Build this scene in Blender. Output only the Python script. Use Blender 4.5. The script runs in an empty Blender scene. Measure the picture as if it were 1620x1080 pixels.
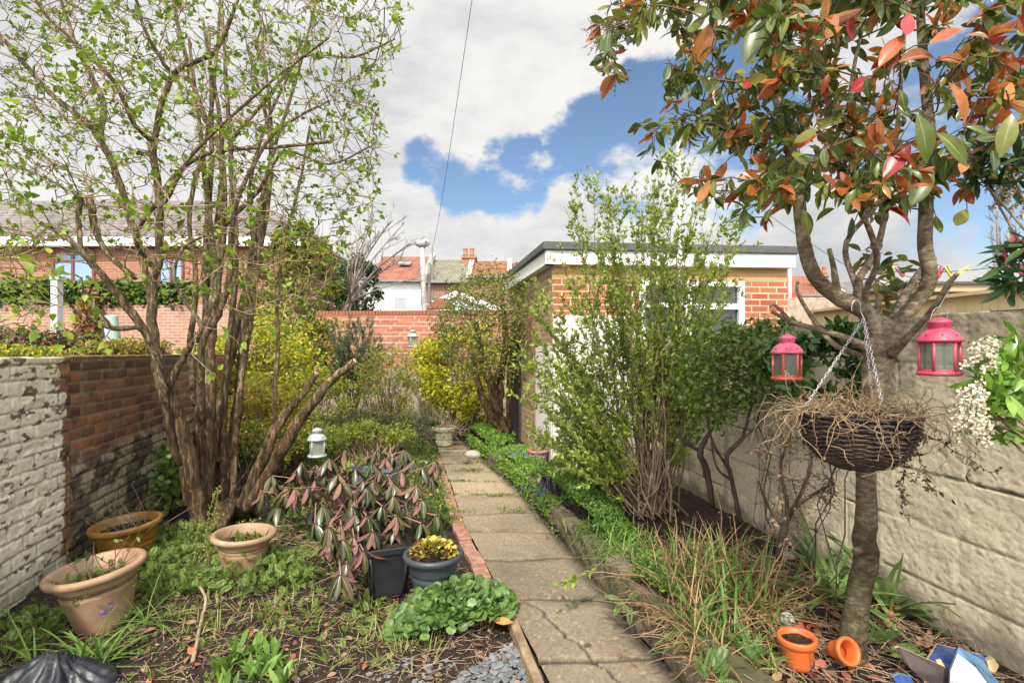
import bpy, math
import numpy as np
from mathutils import Vector

# ------------------------------------------------------------------ camera, sky, sun, exposure
SC = bpy.context.scene
H = 1.45                      # eye height
F = 810.0                     # focal length in pixels of the 1620 px wide photograph (18 mm on 36 mm)
cam_data = bpy.data.cameras.new('camera')
cam = bpy.data.objects.new('camera', cam_data)
SC.collection.objects.link(cam)
cam.location = (0, 0, H)
cam.rotation_euler = (math.radians(90), 0, 0)
cam_data.lens = 18.0
cam_data.sensor_width = 36.0
cam_data.shift_y = 20 / 1620
cam_data.clip_start = 0.05
cam_data.clip_end = 2000
SC.camera = cam
SC.view_settings.view_transform = 'Standard'
SC.view_settings.look = 'None'
SC.view_settings.exposure = 1.0
SC.view_settings.gamma = 1.0
SUN_DIR = Vector((-0.13, -0.76, 0.80)).normalized()       # towards the sun
sun_data = bpy.data.lights.new('sun', 'SUN')
sun_data.energy = 2.3
sun_data.angle = math.radians(1.5)
sun_data.color = (1.0, 0.92, 0.79)
sun = bpy.data.objects.new('sun', sun_data)
SC.collection.objects.link(sun)
sun.rotation_euler = SUN_DIR.to_track_quat('Z', 'Y').to_euler()
try:
    SC.cycles.max_bounces = 6
    SC.cycles.transparent_max_bounces = 8
    SC.cycles.use_denoising = True
except Exception:
    pass


def make_world():
    w = bpy.data.worlds.new('World')
    SC.world = w
    w.use_nodes = True
    nt = w.node_tree
    nt.nodes.clear()
    N = nt.nodes.new
    L = nt.links.new

    def math_(op, a, b=None, c=None, clamp=False):
        n = N('ShaderNodeMath'); n.operation = op; n.use_clamp = clamp
        for i, v in enumerate((a, b, c)):
            if v is None:
                continue
            if isinstance(v, (int, float)):
                n.inputs[i].default_value = v
            else:
                L(v, n.inputs[i])
        return n.outputs[0]

    out = N('ShaderNodeOutputWorld')
    sky = N('ShaderNodeTexSky')
    sky.sky_type = 'NISHITA'
    sky.sun_disc = False
    sky.sun_elevation = math.asin(SUN_DIR.z)
    sky.sun_rotation = math.atan2(SUN_DIR.x, SUN_DIR.y)
    sky.air_density = 1.0
    sky.dust_density = 0.3
    sky.ozone_density = 2.0
    bgs = N('ShaderNodeBackground'); bgs.inputs[1].default_value = 0.078
    L(sky.outputs[0], bgs.inputs[0])
    tc = N('ShaderNodeTexCoord')
    nrm = N('ShaderNodeVectorMath'); nrm.operation = 'NORMALIZE'
    L(tc.outputs['Generated'], nrm.inputs[0])
    D = nrm.outputs[0]
    sep = N('ShaderNodeSeparateXYZ'); L(D, sep.inputs[0])

    def noise(scale, detail, rough, off=(0, 0, 0), sq=1.7, dist=0.0):
        mp = N('ShaderNodeMapping'); mp.inputs['Scale'].default_value = (1, 1, sq)
        mp.inputs['Location'].default_value = off
        L(D, mp.inputs[0])
        n = N('ShaderNodeTexNoise'); n.inputs['Scale'].default_value = scale
        n.inputs['Detail'].default_value = detail; n.inputs['Roughness'].default_value = rough
        n.inputs['Distortion'].default_value = dist
        L(mp.outputs[0], n.inputs['Vector'])
        return n.outputs['Fac']

    def blob(px, py, rad):
        v = Vector(((px - 810) / F, 1, (560 - py) / F)).normalized()
        d = N('ShaderNodeVectorMath'); d.operation = 'DOT_PRODUCT'
        L(D, d.inputs[0]); d.inputs[1].default_value = v
        r = math.cos(rad / F)
        mr = N('ShaderNodeMapRange'); mr.interpolation_type = 'SMOOTHSTEP'
        mr.inputs[1].default_value = r - (1 - r) * 0.9; mr.inputs[2].default_value = 1.0 - (1 - r) * 0.1
        L(d.outputs['Value'], mr.inputs[0])
        return mr.outputs[0]

    n1 = noise(2.6, 9, 0.58, (0.3, 0.1, 0.7))
    n2 = noise(7.5, 7, 0.6, (2.1, 0.4, 0.2))
    # gaps of blue sky between the clouds, as directions
    blues = [(935, 255, 100, 1.0), (850, 300, 50, .9), (820, 285, 85, 1.0), (740, 285, 68, .8), (675, 255, 50, .7), (645, 215, 40, .55), (615, 190, 50, .6), (1010, 255, 130, .9),
             (880, 45, 36, .5), (850, 118, 30, .45), (1150, 235, 130, .95), (1330, 270, 90, .6), (1520, 250, 150, .85),
             (1250, 120, 80, .4)]
    acc = None
    for (x, y, r, s) in blues:
        b = math_('MULTIPLY', blob(x, y, r), s)
        acc = b if acc is None else math_('MAXIMUM', acc, b)
    whites = [(730, 110, 200, .9), (800, 340, 85, .95), (700, 350, 100, .9), (900, 365, 90, .95), (760, 400, 110, .8), (1000, 345, 120, .9), (1100, 330, 90, .8), (500, 330, 260, .4), (1130, 360, 110, .7), (1280, 350, 110, .6), (1450, 380, 150, .8), (1400, 150, 120, .3), (1600, 400, 110, .6)]
    wacc = None
    for (x, y, r, s) in whites:
        b = math_('MULTIPLY', blob(x, y, r), s)
        wacc = b if wacc is None else math_('MAXIMUM', wacc, b)
    cover = math_('ADD', math_('MULTIPLY', n1, 1.2), math_('MULTIPLY', n2, 0.85))
    cover = math_('ADD', cover, -0.62)
    cover = math_('ADD', cover, math_('MULTIPLY', wacc, 0.42))
    cover = math_('SUBTRACT', cover, math_('MULTIPLY', acc, 0.80))
    mk = N('ShaderNodeMapRange'); mk.interpolation_type = 'SMOOTHSTEP'
    mk.inputs[1].default_value = 0.02; mk.inputs[2].default_value = 0.20
    L(cover, mk.inputs[0])
    # cloud shading: thin edges white, thick parts and undersides grey
    n3 = noise(4.2, 8, 0.6, (0.3, 0.1, 0.76), 2.2)
    n4 = noise(1.5, 3, 0.5, (1.3, 0.6, 0.1), 1.2)
    sh = math_('ADD', math_('MULTIPLY', n3, 1.1), math_('MULTIPLY', n4, 0.7))
    cr = N('ShaderNodeValToRGB')
    e = cr.color_ramp.elements
    e[0].position = 0.50; e[0].color = (0.225, 0.235, 0.258, 1)
    e[1].position = 1.06; e[1].color = (0.475, 0.47, 0.46, 1)
    m_ = cr.color_ramp.elements.new(0.76); m_.color = (0.36, 0.363, 0.37, 1)
    m_ = cr.color_ramp.elements.new(0.90); m_.color = (0.44, 0.437, 0.43, 1)
    L(sh, cr.inputs[0])
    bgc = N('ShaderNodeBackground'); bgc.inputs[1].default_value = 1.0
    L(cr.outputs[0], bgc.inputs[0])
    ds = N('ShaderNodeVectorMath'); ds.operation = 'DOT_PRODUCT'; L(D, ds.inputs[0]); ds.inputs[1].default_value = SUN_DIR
    gl = N('ShaderNodeMapRange'); gl.interpolation_type = 'SMOOTHSTEP'      # added fill light: clouds boosted towards the sun, behind the view
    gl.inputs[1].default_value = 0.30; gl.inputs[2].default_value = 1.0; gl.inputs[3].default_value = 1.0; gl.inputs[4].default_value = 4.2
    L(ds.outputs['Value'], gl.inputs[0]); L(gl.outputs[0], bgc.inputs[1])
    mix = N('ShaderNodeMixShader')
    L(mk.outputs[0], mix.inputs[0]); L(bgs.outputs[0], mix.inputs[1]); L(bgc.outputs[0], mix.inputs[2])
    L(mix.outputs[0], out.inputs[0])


make_world()

# ------------------------------------------------------------------ helpers
RNG = np.random.default_rng(11)


def at(px, py, Y):
    """the world point seen at a pixel of the photograph, Y metres in front of the camera"""
    return np.array([(px - 810) / F * Y, Y, H - (py - 560) / F * Y])


def gp(px, py, z=0.0):
    Y = (H - z) * F / (py - 560)
    return np.array([(px - 810) / F * Y, Y, z])


def unit(a):
    a = np.asarray(a, float)
    return a / np.maximum(np.linalg.norm(a, axis=-1, keepdims=True), 1e-9)


def hash2(i, j, s=0):
    v = np.sin(np.asarray(i) * 127.1 + np.asarray(j) * 311.7 + s * 74.7) * 43758.5453
    return v - np.floor(v)


def vnoise(x, y, s=0):
    xi = np.floor(x); yi = np.floor(y); xf = x - xi; yf = y - yi
    u = xf * xf * (3 - 2 * xf); v = yf * yf * (3 - 2 * yf)
    return (hash2(xi, yi, s) * (1 - u) + hash2(xi + 1, yi, s) * u) * (1 - v) + (hash2(xi, yi + 1, s) * (1 - u) + hash2(xi + 1, yi + 1, s) * u) * v


def fbm(x, y, s=0, o=4, r=0.5):
    t = 0; a = 1; n = 0
    for k in range(o):
        t = t + a * vnoise(x * 2 ** k, y * 2 ** k, s + k); n += a; a *= r
    return t / n


def sstep(x, a, b):
    t = np.clip((x - a) / (b - a), 0, 1)
    return t * t * (3 - 2 * t)


# ---- materials
MATS = {}


def new_mat(name):
    m = bpy.data.materials.new(name); m.use_nodes = True
    nt = m.node_tree; nt.nodes.clear()
    out = nt.nodes.new('ShaderNodeOutputMaterial')
    b = nt.nodes.new('ShaderNodeBsdfPrincipled')
    nt.links.new(b.outputs[0], out.inputs[0])
    return m, nt, b, out


def ramp(nt, stops):
    r = nt.nodes.new('ShaderNodeValToRGB')
    el = r.color_ramp.elements
    while len(el) < len(stops):
        el.new(0.5)
    for e, (p, c) in zip(el, stops):
        e.position = p; e.color = (*c, 1)
    return r


def tex_noise(nt, scale, detail=5, rough=0.6, vec=None, dist=0.0):
    n = nt.nodes.new('ShaderNodeTexNoise')
    n.inputs['Scale'].default_value = scale; n.inputs['Detail'].default_value = detail
    n.inputs['Roughness'].default_value = rough; n.inputs['Distortion'].default_value = dist
    if vec is None:
        tc = nt.nodes.new('ShaderNodeTexCoord'); vec = tc.outputs['Object']
    nt.links.new(vec, n.inputs['Vector'])
    return n


def add_bump(nt, b, fac, strength, dist=0.01):
    bm = nt.nodes.new('ShaderNodeBump'); bm.inputs['Strength'].default_value = strength
    bm.inputs['Distance'].default_value = dist
    nt.links.new(fac, bm.inputs['Height']); nt.links.new(bm.outputs[0], b.inputs['Normal'])


def surf(name, cols, scale=8, rough=0.8, bump=0.3, bdist=0.01, bscale=None, metal=0.0, spec=0.5, attr=None, detail=6, stretch=None):
    """noise-mottled solid; attr: multiply a colour attribute baked with the surface's own colours"""
    if name in MATS:
        return MATS[name]
    m, nt, b, out = new_mat(name)
    tc = nt.nodes.new('ShaderNodeTexCoord'); vec = tc.outputs['Object']
    if stretch:
        mp = nt.nodes.new('ShaderNodeMapping'); mp.inputs['Scale'].default_value = stretch
        nt.links.new(vec, mp.inputs[0]); vec = mp.outputs[0]
    n = tex_noise(nt, scale, detail, 0.6, vec)
    k = len(cols)
    r = ramp(nt, [(0.3 + 0.4 * i / max(k - 1, 1), c) for i, c in enumerate(cols)] if k > 1 else [(0, cols[0]), (1, cols[0])])
    nt.links.new(n.outputs['Fac'], r.inputs[0])
    col = r.outputs[0]
    if attr:
        a = nt.nodes.new('ShaderNodeAttribute'); a.attribute_name = attr
        mx = nt.nodes.new('ShaderNodeMix'); mx.data_type = 'RGBA'; mx.blend_type = 'MULTIPLY'; mx.inputs[0].default_value = 1
        nt.links.new(a.outputs['Color'], mx.inputs[6]); nt.links.new(col, mx.inputs[7]); col = mx.outputs[2]
    nt.links.new(col, b.inputs['Base Color'])
    b.inputs['Roughness'].default_value = rough; b.inputs['Metallic'].default_value = metal
    b.inputs['Specular IOR Level'].default_value = spec
    if bump:
        n2 = tex_noise(nt, bscale or scale * 4, 6, 0.7, vec)
        add_bump(nt, b, n2.outputs['Fac'], bump, bdist)
    MATS[name] = m
    return m


def barkm(name, low, high, z0, z1, scale=12, bump=.9, bscale=50, stretch=(1, 1, .3), moss=None):
    """old dark furrowed bark low down that gives way to smooth pale bark higher up"""
    m, nt, b, out = new_mat(name)
    tc = nt.nodes.new('ShaderNodeTexCoord'); mp = nt.nodes.new('ShaderNodeMapping'); mp.inputs['Scale'].default_value = stretch
    nt.links.new(tc.outputs['Object'], mp.inputs[0]); vec = mp.outputs[0]
    n = tex_noise(nt, scale, 7, .65, vec)
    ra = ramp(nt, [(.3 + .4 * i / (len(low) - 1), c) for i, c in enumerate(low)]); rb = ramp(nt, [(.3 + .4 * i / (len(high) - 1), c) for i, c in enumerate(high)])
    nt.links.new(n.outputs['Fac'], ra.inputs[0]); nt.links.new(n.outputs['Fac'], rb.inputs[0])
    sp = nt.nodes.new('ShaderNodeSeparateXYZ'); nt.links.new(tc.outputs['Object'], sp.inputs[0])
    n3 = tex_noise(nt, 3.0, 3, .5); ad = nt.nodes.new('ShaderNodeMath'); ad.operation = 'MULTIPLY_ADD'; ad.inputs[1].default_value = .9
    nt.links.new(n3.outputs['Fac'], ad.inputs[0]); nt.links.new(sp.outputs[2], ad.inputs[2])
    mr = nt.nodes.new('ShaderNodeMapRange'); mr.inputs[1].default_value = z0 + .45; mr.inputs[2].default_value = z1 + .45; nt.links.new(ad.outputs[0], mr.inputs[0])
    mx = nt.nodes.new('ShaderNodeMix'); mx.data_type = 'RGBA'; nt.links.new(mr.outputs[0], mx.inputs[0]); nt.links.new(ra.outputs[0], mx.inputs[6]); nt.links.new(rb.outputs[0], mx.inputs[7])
    nt.links.new(mx.outputs[2], b.inputs['Base Color']); b.inputs['Roughness'].default_value = .9; b.inputs['Specular IOR Level'].default_value = .2
    n2 = tex_noise(nt, bscale, 7, .7, vec)
    rg = ramp(nt, [(.38, (0, 0, 0)), (.55, (1, 1, 1))]); nt.links.new(n2.outputs['Fac'], rg.inputs[0])
    mg = nt.nodes.new('ShaderNodeMix'); mg.data_type = 'RGBA'; mg.blend_type = 'MULTIPLY'; mg.inputs[0].default_value = .45
    nt.links.new(mx.outputs[2], mg.inputs[6]); nt.links.new(rg.outputs[0], mg.inputs[7]); nt.links.new(mg.outputs[2], b.inputs['Base Color'])
    add_bump(nt, b, rg.outputs[0], bump, .02)
    MATS[name] = m
    return m


def leafm(name, cols, rough=0.5, tr=0.3, spec=0.4, var=0.25):
    """leaf colour differs from leaf to leaf (random per island) and a little along each leaf"""
    if name in MATS:
        return MATS[name]
    m, nt, b, out = new_mat(name)
    g = nt.nodes.new('ShaderNodeNewGeometry')
    k = len(cols)
    r = ramp(nt, [(i / max(k - 1, 1), c) for i, c in enumerate(cols)] if k > 1 else [(0, cols[0]), (1, cols[0])])
    nt.links.new(g.outputs['Random Per Island'], r.inputs[0])
    n = tex_noise(nt, 35, 3, 0.6)
    mr = nt.nodes.new('ShaderNodeMapRange'); mr.inputs[1].default_value = 0.25; mr.inputs[2].default_value = 0.75
    mr.inputs[3].default_value = 1 - var; mr.inputs[4].default_value = 1 + var
    nt.links.new(n.outputs['Fac'], mr.inputs[0])
    mx = nt.nodes.new('ShaderNodeMix'); mx.data_type = 'RGBA'; mx.blend_type = 'MULTIPLY'; mx.inputs[0].default_value = 1
    nt.links.new(r.outputs[0], mx.inputs[6]); nt.links.new(mr.outputs[0], mx.inputs[7])
    nt.links.new(mx.outputs[2], b.inputs['Base Color'])
    b.inputs['Roughness'].default_value = rough
    b.inputs['Specular IOR Level'].default_value = spec
    if tr:
        t = nt.nodes.new('ShaderNodeBsdfTranslucent'); nt.links.new(mx.outputs[2], t.inputs[0])
        ms = nt.nodes.new('ShaderNodeMixShader'); ms.inputs[0].default_value = tr
        nt.links.new(b.outputs[0], ms.inputs[1]); nt.links.new(t.outputs[0], ms.inputs[2])
        nt.links.new(ms.outputs[0], out.inputs[0])
    MATS[name] = m
    return m


def brickm(name, c1, c2, mortar, bw=0.225, bh=0.075, rough=0.85, stain=None):
    """brickwork for walls that are far enough away to read as a surface"""
    if name in MATS:
        return MATS[name]
    m, nt, b, out = new_mat(name)
    tc = nt.nodes.new('ShaderNodeTexCoord'); sp = nt.nodes.new('ShaderNodeSeparateXYZ'); nt.links.new(tc.outputs['Object'], sp.inputs[0])
    ad = nt.nodes.new('ShaderNodeMath'); ad.operation = 'ADD'; nt.links.new(sp.outputs[0], ad.inputs[0]); nt.links.new(sp.outputs[1], ad.inputs[1])
    cb = nt.nodes.new('ShaderNodeCombineXYZ'); nt.links.new(ad.outputs[0], cb.inputs[0]); nt.links.new(sp.outputs[2], cb.inputs[1])
    t = nt.nodes.new('ShaderNodeTexBrick')
    t.inputs['Color1'].default_value = (*c1, 1); t.inputs['Color2'].default_value = (*c2, 1); t.inputs['Mortar'].default_value = (*mortar, 1)
    t.inputs['Scale'].default_value = 1; t.inputs['Brick Width'].default_value = bw; t.inputs['Row Height'].default_value = bh
    t.inputs['Mortar Size'].default_value = 0.008; t.inputs['Mortar Smooth'].default_value = 0.2
    nt.links.new(cb.outputs[0], t.inputs['Vector'])
    n = tex_noise(nt, 1.3, 8, 0.65); 
    r = ramp(nt, [(0.25, (0.55, 0.55, 0.55)), (0.75, (1.3, 1.3, 1.3))])
    nt.links.new(n.outputs['Fac'], r.inputs[0])
    mx = nt.nodes.new('ShaderNodeMix'); mx.data_type = 'RGBA'; mx.blend_type = 'MULTIPLY'; mx.inputs[0].default_value = 0.7
    nt.links.new(t.outputs[0], mx.inputs[6]); nt.links.new(r.outputs[0], mx.inputs[7])
    nt.links.new(mx.outputs[2], b.inputs['Base Color']); b.inputs['Roughness'].default_value = rough
    add_bump(nt, b, t.outputs['Fac'], -0.5, 0.006)
    MATS[name] = m
    return m


def glassm(name, col=(0.5, 0.55, 0.6), rough=0.05):
    if name in MATS:
        return MATS[name]
    m, nt, b, out = new_mat(name)
    b.inputs['Base Color'].default_value = (*col, 1); b.inputs['Roughness'].default_value = rough
    b.inputs['Specular IOR Level'].default_value = 0.8
    MATS[name] = m
    return m


def clearm(name, tint=(0.9, 0.95, 0.93), a=0.35):
    """thin dusty clear glass"""
    if name in MATS:
        return MATS[name]
    m, nt, b, out = new_mat(name)
    b.inputs['Base Color'].default_value = (*tint, 1); b.inputs['Roughness'].default_value = 0.12
    t = nt.nodes.new('ShaderNodeBsdfTransparent')
    ms = nt.nodes.new('ShaderNodeMixShader'); ms.inputs[0].default_value = a
    nt.links.new(t.outputs[0], ms.inputs[1]); nt.links.new(b.outputs[0], ms.inputs[2]); nt.links.new(ms.outputs[0], out.inputs[0])
    MATS[name] = m
    return m


# ---- mesh building
class MB:
    def __init__(self):
        self.v = []; self.n = 0; self.f = []; self.cols = None

    def add(self, v, *faces):
        """faces: (m,k) int arrays or lists of tuples, indices local to v; optional (faces, matindex)"""
        v = np.asarray(v, float).reshape(-1, 3)
        for fa in faces:
            mi = 0
            if isinstance(fa, tuple):
                fa, mi = fa
            if isinstance(fa, list):
                by = {}
                for q in fa:
                    by.setdefault(len(q), []).append(q)
                for q in by.values():
                    self.f.append((np.array(q, int) + self.n, mi))
            elif len(fa):
                self.f.append((np.asarray(fa, int) + self.n, mi))
        self.v.append(v); self.n += len(v)
        return self

    def box(self, c, s, R=None, mi=0, taper=1.0):
        c = np.asarray(c, float); h = np.asarray(s, float) / 2
        p = np.array([[x, y, z] for z in (-1, 1) for y in (-1, 1) for x in (-1, 1)], float) * h
        p[4:, :2] *= taper
        if R is not None:
            p = p @ np.asarray(R).T
        self.add(p + c, (np.array([[0, 2, 3, 1], [4, 5, 7, 6], [0, 1, 5, 4], [2, 6, 7, 3], [0, 4, 6, 2], [1, 3, 7, 5]]), mi))
        return self

    def tubes(self, P, R, k=5, mi=0, cap=True):
        P = np.asarray(P, float)
        if P.ndim == 2:
            P = P[None]; 
        m, n, _ = P.shape
        R = np.broadcast_to(np.asarray(R, float), (m, n))
        T = np.empty_like(P); T[:, 1:-1] = P[:, 2:] - P[:, :-2]; T[:, 0] = P[:, 1] - P[:, 0]; T[:, -1] = P[:, -1] - P[:, -2]
        T = unit(T)
        mean = unit(P[:, -1] - P[:, 0])
        ref = np.where(np.abs(mean[:, 2:3]) > 0.8, np.array([[1.0, 0.13, 0]]), np.array([[0, 0.05, 1.0]]))
        A = unit(np.cross(T, ref[:, None, :])); B = np.cross(T, A)
        an = np.arange(k) / k * 2 * np.pi
        V = P[:, :, None, :] + R[:, :, None, None] * (np.cos(an)[None, None, :, None] * A[:, :, None, :] + np.sin(an)[None, None, :, None] * B[:, :, None, :])
        idx = np.arange(m * n * k).reshape(m, n, k)
        a = idx[:, :-1, :]; b = np.roll(idx, -1, 2)[:, :-1, :]; c = np.roll(idx, -1, 2)[:, 1:, :]; d = idx[:, 1:, :]
        q = np.stack([a, b, c, d], -1).reshape(-1, 4)
        fs = [(q, mi)]
        if cap:
            fs.append((idx[:, -1, :], mi)); fs.append((idx[:, 0, ::-1], mi))
        self.add(V.reshape(-1, 3), *fs)
        return self

    def leaves(self, tpl, P, D, N, S, mi=0):
        tv, tf = tpl
        P = np.asarray(P, float).reshape(-1, 3)
        if len(P) == 0:
            return self
        D = unit(np.broadcast_to(D, P.shape)); N = np.broadcast_to(N, P.shape)
        X = unit(np.cross(D, N)); Z = np.cross(X, D)
        S = np.broadcast_to(S, (len(P),))
        V = P[:, None, :] + S[:, None, None] * (tv[None, :, 0:1] * X[:, None] + tv[None, :, 1:2] * D[:, None] + tv[None, :, 2:3] * Z[:, None])
        off = (np.arange(len(P)) * len(tv))[:, None, None]
        fs = []
        for k in set(len(q) for q in tf):
            arr = np.array([q for q in tf if len(q) == k])
            fs.append(((arr[None] + off).reshape(-1, k), mi))
        self.add(V.reshape(-1, 3), *fs)
        return self

    def lathe(self, prof, c=(0, 0, 0), k=32, mi=0, tilt=None, wob=0.0):
        prof = np.asarray(prof, float); n = len(prof)
        an = np.arange(k) / k * 2 * np.pi
        r = prof[:, 0][:, None] * (1 + wob * np.sin(3 * an + 1)[None])
        V = np.stack([r * np.cos(an), r * np.sin(an), np.broadcast_to(prof[:, 1][:, None], (n, k))], -1).reshape(-1, 3)
        if tilt is not None:
            V = V @ np.asarray(tilt).T
        idx = np.arange(n * k).reshape(n, k); nx = np.roll(idx, -1, 1)
        q = np.stack([idx[:-1], nx[:-1], nx[1:], idx[1:]], -1).reshape(-1, 4)
        self.add(V + np.asarray(c, float), (q, mi))
        return self

    def grid(self, P, mi=0):
        """P (a,b,3) sheet"""
        a, b, _ = P.shape
        i = np.arange(a * b).reshape(a, b)
        q = np.stack([i[:-1, :-1], i[:-1, 1:], i[1:, 1:], i[1:, :-1]], -1).reshape(-1, 4)
        self.add(P.reshape(-1, 3), (q, mi))
        return self

    def mesh(self, name, mats, origin, smooth=True, flip=False):
        V = np.concatenate(self.v) - np.asarray(origin, float)
        me = bpy.data.meshes.new(name)
        me.vertices.add(len(V)); me.vertices.foreach_set('co', V.astype(np.float32).ravel())
        loops = np.concatenate([f.ravel() for f, _ in self.f])
        tot = np.concatenate([np.full(len(f), f.shape[1]) for f, _ in self.f])
        mi = np.concatenate([np.full(len(f), m) for f, m in self.f])
        start = np.concatenate([[0], np.cumsum(tot)[:-1]])
        me.loops.add(len(loops)); me.loops.foreach_set('vertex_index', loops.astype(np.int32))
        me.polygons.add(len(tot)); me.polygons.foreach_set('loop_start', start.astype(np.int32)); me.polygons.foreach_set('loop_total', tot.astype(np.int32))
        me.polygons.foreach_set('material_index', mi.astype(np.int32))
        me.polygons.foreach_set('use_smooth', np.full(len(tot), smooth))
        for m in (mats if isinstance(mats, (list, tuple)) else [mats]):
            me.materials.append(m)
        me.update(calc_edges=True)
        if self.cols is not None:
            ca = me.color_attributes.new('col', 'FLOAT_COLOR', 'POINT')
            c = np.ones((len(V), 4), np.float32); c[:, :3] = self.cols
            ca.data.foreach_set('color', c.ravel())
        return me


def tag(o, label=None, cat=None, group=None, kind=None):
    if label: o['label'] = label
    if cat: o['category'] = cat
    if group: o['group'] = group
    if kind: o['kind'] = kind
    return o


def thing(name, label, cat, loc, group=None, parent=None):
    o = bpy.data.objects.new(name, None); SC.collection.objects.link(o)
    o.location = [float(v) for v in loc]; o.empty_display_size = 0.1
    return tag(o, label, cat, group)


def world_loc(o):
    l = np.array(o.location)
    while o.parent:
        o = o.parent; l = l + np.array(o.location)
    return l


def part(name, mb, mats, parent, smooth=True, label=None, kind=None, org=None):
    """mesh in world coordinates becomes a child mesh; org = its own pivot"""
    pl = world_loc(parent)
    org = pl if org is None else np.asarray(org, float)
    o = bpy.data.objects.new(name, mb.mesh(name, mats, org, smooth)); SC.collection.objects.link(o)
    o.parent = parent; o.location = [float(v) for v in (org - pl)]
    if label: o['label'] = label
    if kind: o['kind'] = kind
    return o


def solo(name, mb, mats, label=None, cat=None, loc=(0, 0, 0), smooth=True, group=None, kind=None):
    o = bpy.data.objects.new(name, mb.mesh(name, mats, loc, smooth)); SC.collection.objects.link(o)
    o.location = [float(v) for v in loc]
    return tag(o, label, cat, group, kind)


def bevel(o, w=0.004, seg=2):
    b = o.modifiers.new('bevel', 'BEVEL'); b.width = w; b.segments = seg; b.limit_method = 'ANGLE'; b.angle_limit = math.radians(40)
    return o


def rotz(a):
    c, s = math.cos(a), math.sin(a)
    return np.array([[c, -s, 0], [s, c, 0], [0, 0, 1.0]])


def rot_axis(ax, a):
    ax = unit(ax); x, y, z = ax; c, s = math.cos(a), math.sin(a); C = 1 - c
    return np.array([[c + x * x * C, x * y * C - z * s, x * z * C + y * s], [y * x * C + z * s, c + y * y * C, y * z * C - x * s], [z * x * C - y * s, z * y * C + x * s, c + z * z * C]])


# ---- leaf shapes, unit length along +Y, width in X
def leaf(w=0.45, n=4, fold=0.12, curl=-0.15, peak=0.45, tip=1.0):
    v = [[0, 0, 0]]; f = []
    for i in range(1, n):
        t = i / n
        ww = w / 2 * (np.sin(np.pi * t ** (np.log(0.5) / np.log(peak)))) ** tip
        z = curl * t * t
        v += [[-ww, t, z + fold * ww * 2], [0, t, z], [ww, t, z + fold * ww * 2]]
    v.append([0, 1, curl])
    f += [[0, 2, 1], [0, 3, 2]]
    for i in range(n - 2):
        a = 1 + 3 * i; b = a + 3
        f += [[a, a + 1, b + 1, b], [a + 1, a + 2, b + 2, b + 1]]
    a = 1 + 3 * (n - 2); e = len(v) - 1
    f += [[a, a + 1, e], [a + 1, a + 2, e]]
    return np.array(v, float), f


def frond(pairs=6, w=0.5, lw=0.115):
    """a cut compound leaf: leaflets in pairs along a rib and one at the tip"""
    v = []; f = []

    def leaflet(b, d, L, wd):
        b = np.array(b, float); d = np.array(d, float) / np.linalg.norm(d); s = np.array([d[1], -d[0], 0])
        k = len(v)
        v.extend([b, b + d * L * .5 + s * wd / 2, b + d * L, b + d * L * .5 - s * wd / 2]); f.append([k, k + 1, k + 2, k + 3])
    k = len(v)
    v.extend([np.array([-.012, 0, 0]), np.array([.012, 0, 0]), np.array([.004, .9, -.06]), np.array([-.004, .9, -.06])]); f.append([0, 1, 2, 3])
    for i in range(pairs):
        t = 0.22 + 0.68 * i / pairs
        L = w * (1 - 0.55 * abs(t - .45) / .55) * 0.75
        for s in (-1, 1):
            leaflet([0, t, -.07 * t * t], [s * .8, .6, -.1 * s * 0], L, lw * (1.1 - t * .4))
    leaflet([0, .82, -.06], [0, 1, -.1], .24, lw)
    return np.array(v, float), f


def roundleaf(n=9, dish=0.15):
    an = np.arange(n) / n * 2 * np.pi
    v = [[0, .45, -dish * .4]] + [[.5 * np.sin(a), .5 - .5 * np.cos(a) * (0.95 if i else .7), dish * (.3 + .3 * np.cos(2 * a))] for i, a in enumerate(an)]
    f = [[0, 1 + (i + 1) % n, 1 + i] for i in range(n)]
    return np.array(v, float), f


OVATE = leaf(0.62, 5, 0.16, -0.2, 0.38)
OVAL = leaf(0.45, 5, 0.14, -0.18, 0.5)
OVAL_S = leaf(0.48, 3, 0.14, -0.12, 0.5)
LANCE = leaf(0.26, 5, 0.12, -0.2, 0.5)
DIA = (np.array([[0, 0, 0], [.28, .5, .05], [0, 1, -.08], [-.28, .5, .05]]), [[0, 1, 2, 3]])
FROND = frond()
FERN = frond(11, 0.32, 0.07)
ROUND = roundleaf()


def rdir(n, up=0.0, rng=None):
    rng = rng or RNG
    d = unit(rng.normal(size=(n, 3))); d[:, 2] += up
    return unit(d)


def grow(p0, d0, L, n=6, wob=0.12, trop=0.0, rng=None):
    """m shoots as polylines (m,n,3)"""
    rng = rng or RNG
    p = np.array(p0, float); d = unit(d0); m = len(p)
    L = np.broadcast_to(L, (m,)); out = [p.copy()]
    for i in range(n - 1):
        d = unit(d + rng.normal(size=(m, 3)) * wob + np.array([0, 0, trop]))
        p = p + d * (L / (n - 1))[:, None]; out.append(p.copy())
    return np.stack(out, 1)


def along(P, k, t0=0.2, t1=1.0, rng=None):
    """k random places on shoots: point, tangent, shoot index, t"""
    rng = rng or RNG
    m, n, _ = P.shape
    j = rng.integers(0, m, k); t = rng.uniform(t0, t1, k) * (n - 1) * 0.9999
    i = np.minimum(t.astype(int), n - 2); fr = (t - i)[:, None]
    a = P[j, i]; b = P[j, i + 1]
    return a * (1 - fr) + b * fr, unit(b - a), j, t / (n - 1)


def side(T, ang, rng=None):
    """directions leaving tangents T at about ang radians"""
    rng = rng or RNG
    r = unit(np.cross(T, rdir(len(T), 0, rng)))
    a = np.broadcast_to(ang, (len(T),))[:, None]
    return unit(T * np.cos(a) + r * np.sin(a))


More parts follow.
